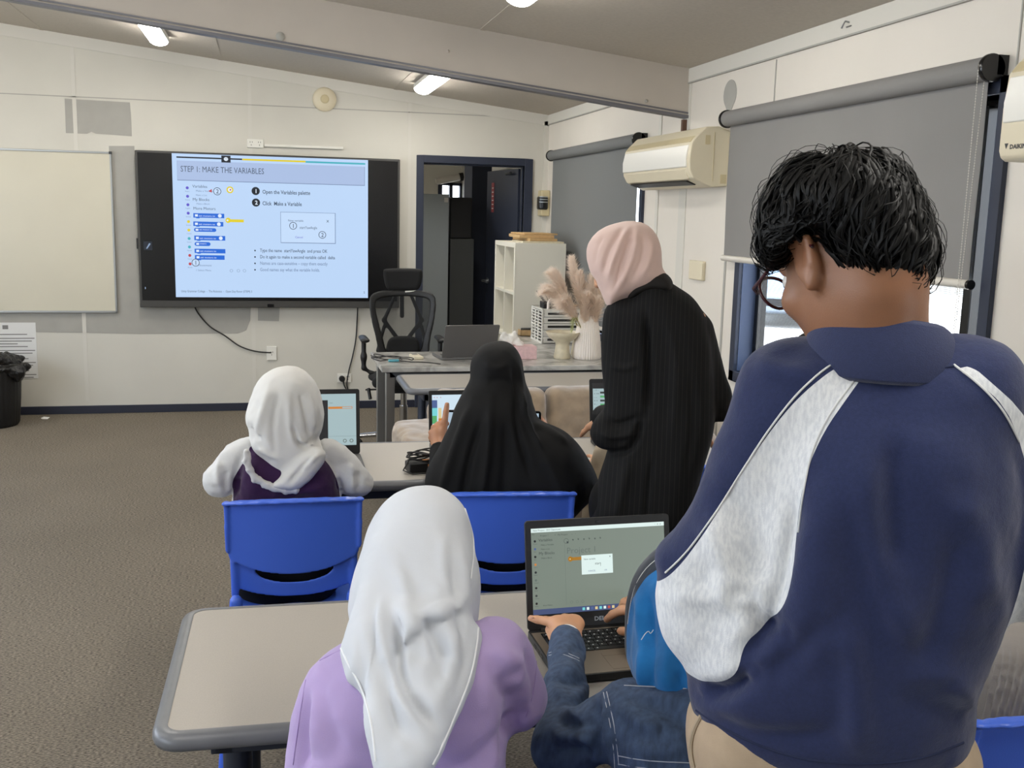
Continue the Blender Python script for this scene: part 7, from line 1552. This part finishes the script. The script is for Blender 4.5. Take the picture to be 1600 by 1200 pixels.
# ---- pinstriped blazer, dusty pink scarf
def build_blazer():
    pl = vplane(1030, 600, 2.70); g = lambda px, py, n=0.0: pl.at((px, py), n); U = pl.U; Fw = nrm([pl.N[0], pl.N[1], 0]); hipc = g(1005, 790, .0)
    root = empty('person', (hipc[0], hipc[1], 0), 'person in black pinstriped blazer and dusty pink scarf leaning over the second table', 'person')
    hp = vplane(975, 405, 2.72); c = hp.at((972, 408), .0); A = ax_of(-U*.80+Fw*.42-np.array([0, 0, .42])); r, f, u = A
    nb = g(1010, 455, .0); shL, shR = g(975, 505, .02), g(1080, 505, .0); elL = g(990, 650, -.02); wrL = g(938, 668, .16); elR = g(1115, 620, .03); wrR = g(1090, 690, .16); legs = []
    for q in (-1, 1):
        h_ = hipc+U*q*.07; kn = np.array([h_[0]+U[0]*q*.01, h_[1]+U[1]*q*.01, .46]); an = np.array([kn[0], kn[1], .08]); legs.append((h_, kn, an, an+np.array([-U[0]*.04+Fw[0]*.11, -U[1]*.04+Fw[1]*.11, -.045])))
    P = body_solids(nb, shL, shR, hipc, .06, legs, elL, elR, wrL, wrR, chest=.08, s=.9)+head_solids(c, A, .93, nb)+hand_solids(wrL, Fw*.8-U*.1-np.array([0, 0, .5]), (0, 0, -1), 1, .4, .85)+hand_solids(wrR, Fw*.8-np.array([0, 0, .5]), (0, 0, -1), -1, .4, .85)
    V, Q = solid(P, .006); surf('body', V, Q, 'skinl', root); eyes(c, A, .93, root)
    torso = [(985, 452), (1005, 432), (1030, 428), (1052, 444), (1082, 463), (1102, 490), (1114, 540), (1118, 600), (1119, 650), (1111, 695), (1094, 745), (1084, 800), (1078, 832), (1000, 830), (922, 820), (925, 780), (938, 735), (950, 700), (955, 640), (950, 580), (944, 520), (947, 480), (963, 462)]
    arm = [(970, 462), (949, 474), (942, 500), (940, 550), (945, 600), (949, 632), (935, 645), (925, 660), (924, 678), (936, 694), (970, 700), (1002, 690), (1013, 650), (1012, 580), (1008, 510), (995, 470)]
    S = [plate(pl, torso, .115, .09, .03), plate(pl, arm, .052, .05, .015, n0=-.05), rc(elL+[0, 0, -.01], wrL, .05, .038, .02), rc(g(1085, 520, .02), elR, .055, .048, .02), rc(elR, g(1128, 645, .05), .04, .035, .02), rc(elR, wrR, .045, .035, .02)]
    V, Q = solid(S, .0055); V = relax(V, Q, 1)
    V = fold(V, Q, pl, [([(1010, 480), (1014, 560), (1012, 640)], .010, -.016), ([(1005, 640), (990, 690), (950, 702)], .010, -.014), ([(945, 640), (965, 655), (1000, 640)], .009, -.008), ([(940, 665), (965, 672), (1000, 662)], .010, .008), ([(1040, 480), (1060, 560), (1050, 680)], .016, .005), ([(1075, 560), (1085, 640), (1070, 740)], .014, -.007), ([(1020, 700), (1012, 760), (1010, 815)], .008, -.006), ([(985, 700), (975, 750), (965, 800)], .016, .006), ([(955, 560), (975, 570), (1000, 560)], .009, .004)])
    V = rumple(V, Q, .002, 12); bz = surf('blazer', V, Q, 'blkblz', root); L = pl.loc(V); at = bz.data.attributes.new('stripe', 'FLOAT', 'POINT'); at.data.foreach_set('value', ((L[:, 0]+.25*L[:, 0]*L[:, 1]+vnoise(V, 6)*.002)/.0125+40).astype(np.float32))
    V, Q = solid([plate(pl, [(975, 470), (985, 440), (1003, 427), (1032, 421), (1052, 436), (1052, 458), (1015, 452), (992, 468)], .085, .02, .01, n0=-.005)], .0045); surf('collar', V, Q, 'blkblz', bz).data.attributes.new('stripe', 'FLOAT', 'POINT')
    hj = [(985, 345), (1008, 349), (1026, 364), (1034, 388), (1034, 410), (1036, 436), (1020, 452), (990, 462), (968, 472), (954, 484), (944, 470), (936, 450), (930, 436), (922, 424), (917, 406), (917, 385), (928, 364), (952, 351)]
    V, Q = solid([plate(hp, hj, .092, .07, .02, blur=False, smooth=1), ell(nb+Fw*.02, (.08, .07, .06), k=.04), ell(c+.108*f-.012*u, (.054, .038, .062), np.array([r, f, u]), .01, 's')], .0045); V = relax(V, Q, 2)
    V = fold(V, Q, hp, [([(985, 352), (962, 390), (950, 440)], .008, .006), ([(975, 352), (950, 390), (942, 430)], .007, -.005), ([(995, 355), (990, 400), (965, 450)], .009, .006), ([(988, 355), (975, 400), (958, 455)], .006, -.006), ([(1005, 360), (1005, 400), (985, 440)], .008, -.004), ([(1018, 370), (1015, 405), (1000, 432)], .008, .004), ([(945, 365), (932, 390), (930, 415)], .006, -.003)])
    V = rumple(V, Q, .0015, 25); surf('pink_scarf', V, Q, 'pink', root)
    leg_cloth('trousers', legs, hipc, 'abaya', root, .07, .07, .075, sk=True, extra=[rc(hipc-U*.05, hipc+U*.05, .085, k=.04)]); shoes(legs, 'shoe', root, .88)
build_blazer()

# ---- child between the black hijab and the blazer, mostly hidden
def build_beige():
    pl = vplane(990, 740, 3.22, lean=4); g = lambda px, py, n=0.0: pl.at((px, py), n); U = pl.U; Fw = nrm([pl.N[0], pl.N[1], 0]); pel = g(985, 890, .0); pel[2] = .52
    root = empty('person', (pel[0], pel[1], 0), 'child in beige with white cuff, hand on the laptop, mostly hidden by the blazer', 'person')
    c = g(1000, 600, .05); A = ax_of(Fw-np.array([0, 0, .3])); nb = g(998, 665, .01); shL, shR = g(950, 705, .0), g(1045, 705, .0); elL, elR = g(935, 762, .05), g(1060, 765, .05); wrL = AZ(935, 721, .748); wrR = AZ(1010, 715, .75)
    legs = seated_legs(pel, Fw, kz=.49, thigh=.34)
    P = body_solids(nb, shL, shR, pel, .06, legs, elL, elR, wrL, wrR, chest=.065, s=.82)+head_solids(c, A, .88, nb)+hand_solids(wrL, Fw-U*.05, (0, 0, -1), 1, .12, .8, .32)+hand_solids(wrR, Fw-U*.2, (0, 0, -1), -1, .2, .8)
    V, Q = solid(P, .005); surf('body', V, Q, 'skinl', root); eyes(c, A, .88, root)
    V, Q = solid([plate(pl, [(945, 690), (1000, 672), (1050, 690), (1070, 730), (1075, 880), (915, 880), (905, 820), (918, 760)], .085, .08, .02), rc(shL, elL, .048, .045, .02), rc(shR, elR, .048, .045, .02), rc(elR, wrR, .042, .03, .02), rc(elL, wrL-(wrL-elL)*.25, .040, .032, .02)], .007); V = rumple(V, Q, .004, 20); tn = surf('tunic', V, Q, 'beige', root)
    V, Q = solid([rc(wrL-(wrL-elL)*.35, wrL-(wrL-elL)*.06, .034, .028, .01)], .005); surf('cuff', V, Q, 'cuff', tn)
    V, Q = solid([ell(c+A[2]*.02-A[1]*.02, (.09, .11, .105), np.array(A), .02), rc(c-.06*A[2]-.02*A[1], nb, .075, .085, .04), ell(c+.12*A[1], (.055, .05, .07), np.array(A), .01, 's')], .007); surf('headscarf', V, Q, 'wscarf', root)
    leg_cloth('skirt', legs, pel, 'beige', root, .08, .065, .055, sk=True); shoes(legs, 'shoe', root, .82)
build_beige()

# ---- grey pleated top at the right edge
def build_grey():
    pl = vplane(1600, 1050, 1.55, lean=8); g = lambda px, py, n=0.0: pl.at((px, py), n); U = pl.U; Fw = nrm([pl.N[0], pl.N[1], 0]); pel = g(1600, 1370, .0); pel[2] = .52
    root = empty('person', (pel[0], pel[1], 0), 'person in grey pleated top at the bottom right, mostly out of frame', 'person')
    nb = AY(1700, 880, 1.78); c = AY(1725, 800, 1.88); A = ax_of(Fw*.8+U*.3-np.array([0, 0, .4])); shL, shR = AY(1640, 915, 1.76), AY(1790, 930, 1.72); elL, elR = AY(1640, 1010, 1.86), AY(1840, 1040, 1.75); wrL = AZ(1680, 975, .76); wrR = AZ(1760, 985, .76)
    legs = seated_legs(pel, Fw, kz=.5, thigh=.36)
    P = body_solids(nb, shL, shR, pel, .06, legs, elL, elR, wrL, wrR, chest=.055, s=.74)+head_solids(c, A, .92, nb)+hand_solids(wrL, Fw+U*.2, (0, 0, -1), 1, .3, .85)+hand_solids(wrR, Fw-U*.2, (0, 0, -1), -1, .3, .85)
    V, Q = solid(P, .007); surf('body', V, Q, 'skinl', root); eyes(c, A, .92, root)
    torso = [(1503, 1150), (1510, 1110), (1522, 1045), (1545, 990), (1568, 972), (1590, 978), (1640, 1000), (1700, 1010), (1740, 1100), (1745, 1400), (1505, 1400)]
    S = [plate(pl, torso, .10, .09, .04), rc(g(1640, 1060, .03), (shL+shR)/2+[0, 0, -.05], .11, .10, .08), rc(shL, shR, .055, k=.04), rc(shL-[0, 0, .0], elL, .05, .045, .02), rc(shR, elR, .05, .045, .02), rc(elL, wrL, .043, .033, .02), rc(elR, wrR, .043, .033, .02), rc(AY(1648, 925, 1.80), AY(1592, 955, 1.84), .045, .035, .03)]
    V, Q = solid(S, .0055); V = relax(V, Q, 1); F = []
    for k in range(16):
        x = 1528+k*11; F.append(([(x-14-k, 1130), (x+2, 1060), (x+14, 1010), (x+8, 985)], .0045, .004)); F.append(([(x-8-k, 1130), (x+8, 1060), (x+20, 1012), (x+14, 988)], .004, -.004))
    V = fold(V, Q, pl, F); surf('pleated_top', V, Q, 'greyrib', root)
    V, Q = solid([ell(c+A[2]*.02-A[1]*.02, (.09, .11, .105), np.array(A), .02), rc(c-.06*A[2]-.02*A[1], nb, .075, .085, .04), ell(c+.12*A[1], (.055, .05, .07), np.array(A), .01, 's')], .007); surf('headscarf', V, Q, 'greyrib', root)
    leg_cloth('skirt', legs, pel, 'abaya', root, .082, .066, .06, sk=True); shoes(legs, 'shoe', root, .85)
build_grey()

# ---- black short-sleeved top, hidden behind the navy sweatshirt
def build_tee():
    pl = vplane(1320, 600, 2.52); g = lambda px, py, n=0.0: pl.at((px, py), n); U = pl.U; Fw = nrm([pl.N[0], pl.N[1], 0]); hipc = g(1330, 830, .0)
    root = empty('person', (hipc[0], hipc[1], 0), 'person in black short-sleeved top, only a shoulder showing beside the navy collar', 'person')
    c = g(1345, 452, .02); A = ax_of(Fw*.3-U*.9-np.array([0, 0, .3])); nb = g(1335, 522, .0); shL, shR = g(1276, 560, .0), g(1395, 560, .0); elL, elR = g(1258, 700, .02), g(1405, 700, .02); wrL = g(1270, 760, .16); wrR = g(1380, 770, .16); legs = []
    for q in (-1, 1):
        h_ = hipc+U*q*.075; kn = np.array([h_[0]+U[0]*q*.01, h_[1]+U[1]*q*.01, .44]); an = np.array([kn[0], kn[1], .08]); legs.append((h_, kn, an, an+np.array([Fw[0]*.12, Fw[1]*.12, -.045])))
    P = body_solids(nb, shL, shR, hipc, .06, legs, elL, elR, wrL, wrR, chest=.08, s=.9)+head_solids(c, A, .9, nb)+hand_solids(wrL, Fw-U*.1, (0, 0, -1), 1, .4, .85)+hand_solids(wrR, Fw-U*.1, (0, 0, -1), -1, .4, .85)+[rc(g(1264, 560, .0), g(1258, 680, .01), .048, .04, .02)]
    V, Q = solid(P, .007); surf('body', V, Q, 'skinl', root); eyes(c, A, .9, root)
    V, Q = solid([rc(g(1280, 552, .0), g(1385, 552, .0), .06, k=.04), rc(g(1325, 600, .0), g(1330, 790, .0), .105, .10, .05), rc(g(1345, 600, .0), g(1330, 790, .0), .105, .10, .05), rc(g(1268, 550, .0), g(1266, 562, .0), .056, .052, .02), rc(g(1392, 560, .0), g(1400, 600, .0), .052, .05, .02)], .007); V = rumple(V, Q, .003, 15); surf('black_top', V, Q, 'blk', root)
    V, Q = solid([ell(c+A[2]*.035-A[1]*.02, (.082, .10, .092), np.array(A), .02), ell(c+.11*A[1]-.03*A[2], (.07, .05, .07), np.array(A), .01, 's')], .007); surf('hair', V, Q, 'hair', root)
    leg_cloth('trousers', legs, hipc, 'abaya', root, .082, .07, .06); shoes(legs, 'shoe', root, .9)
build_tee()
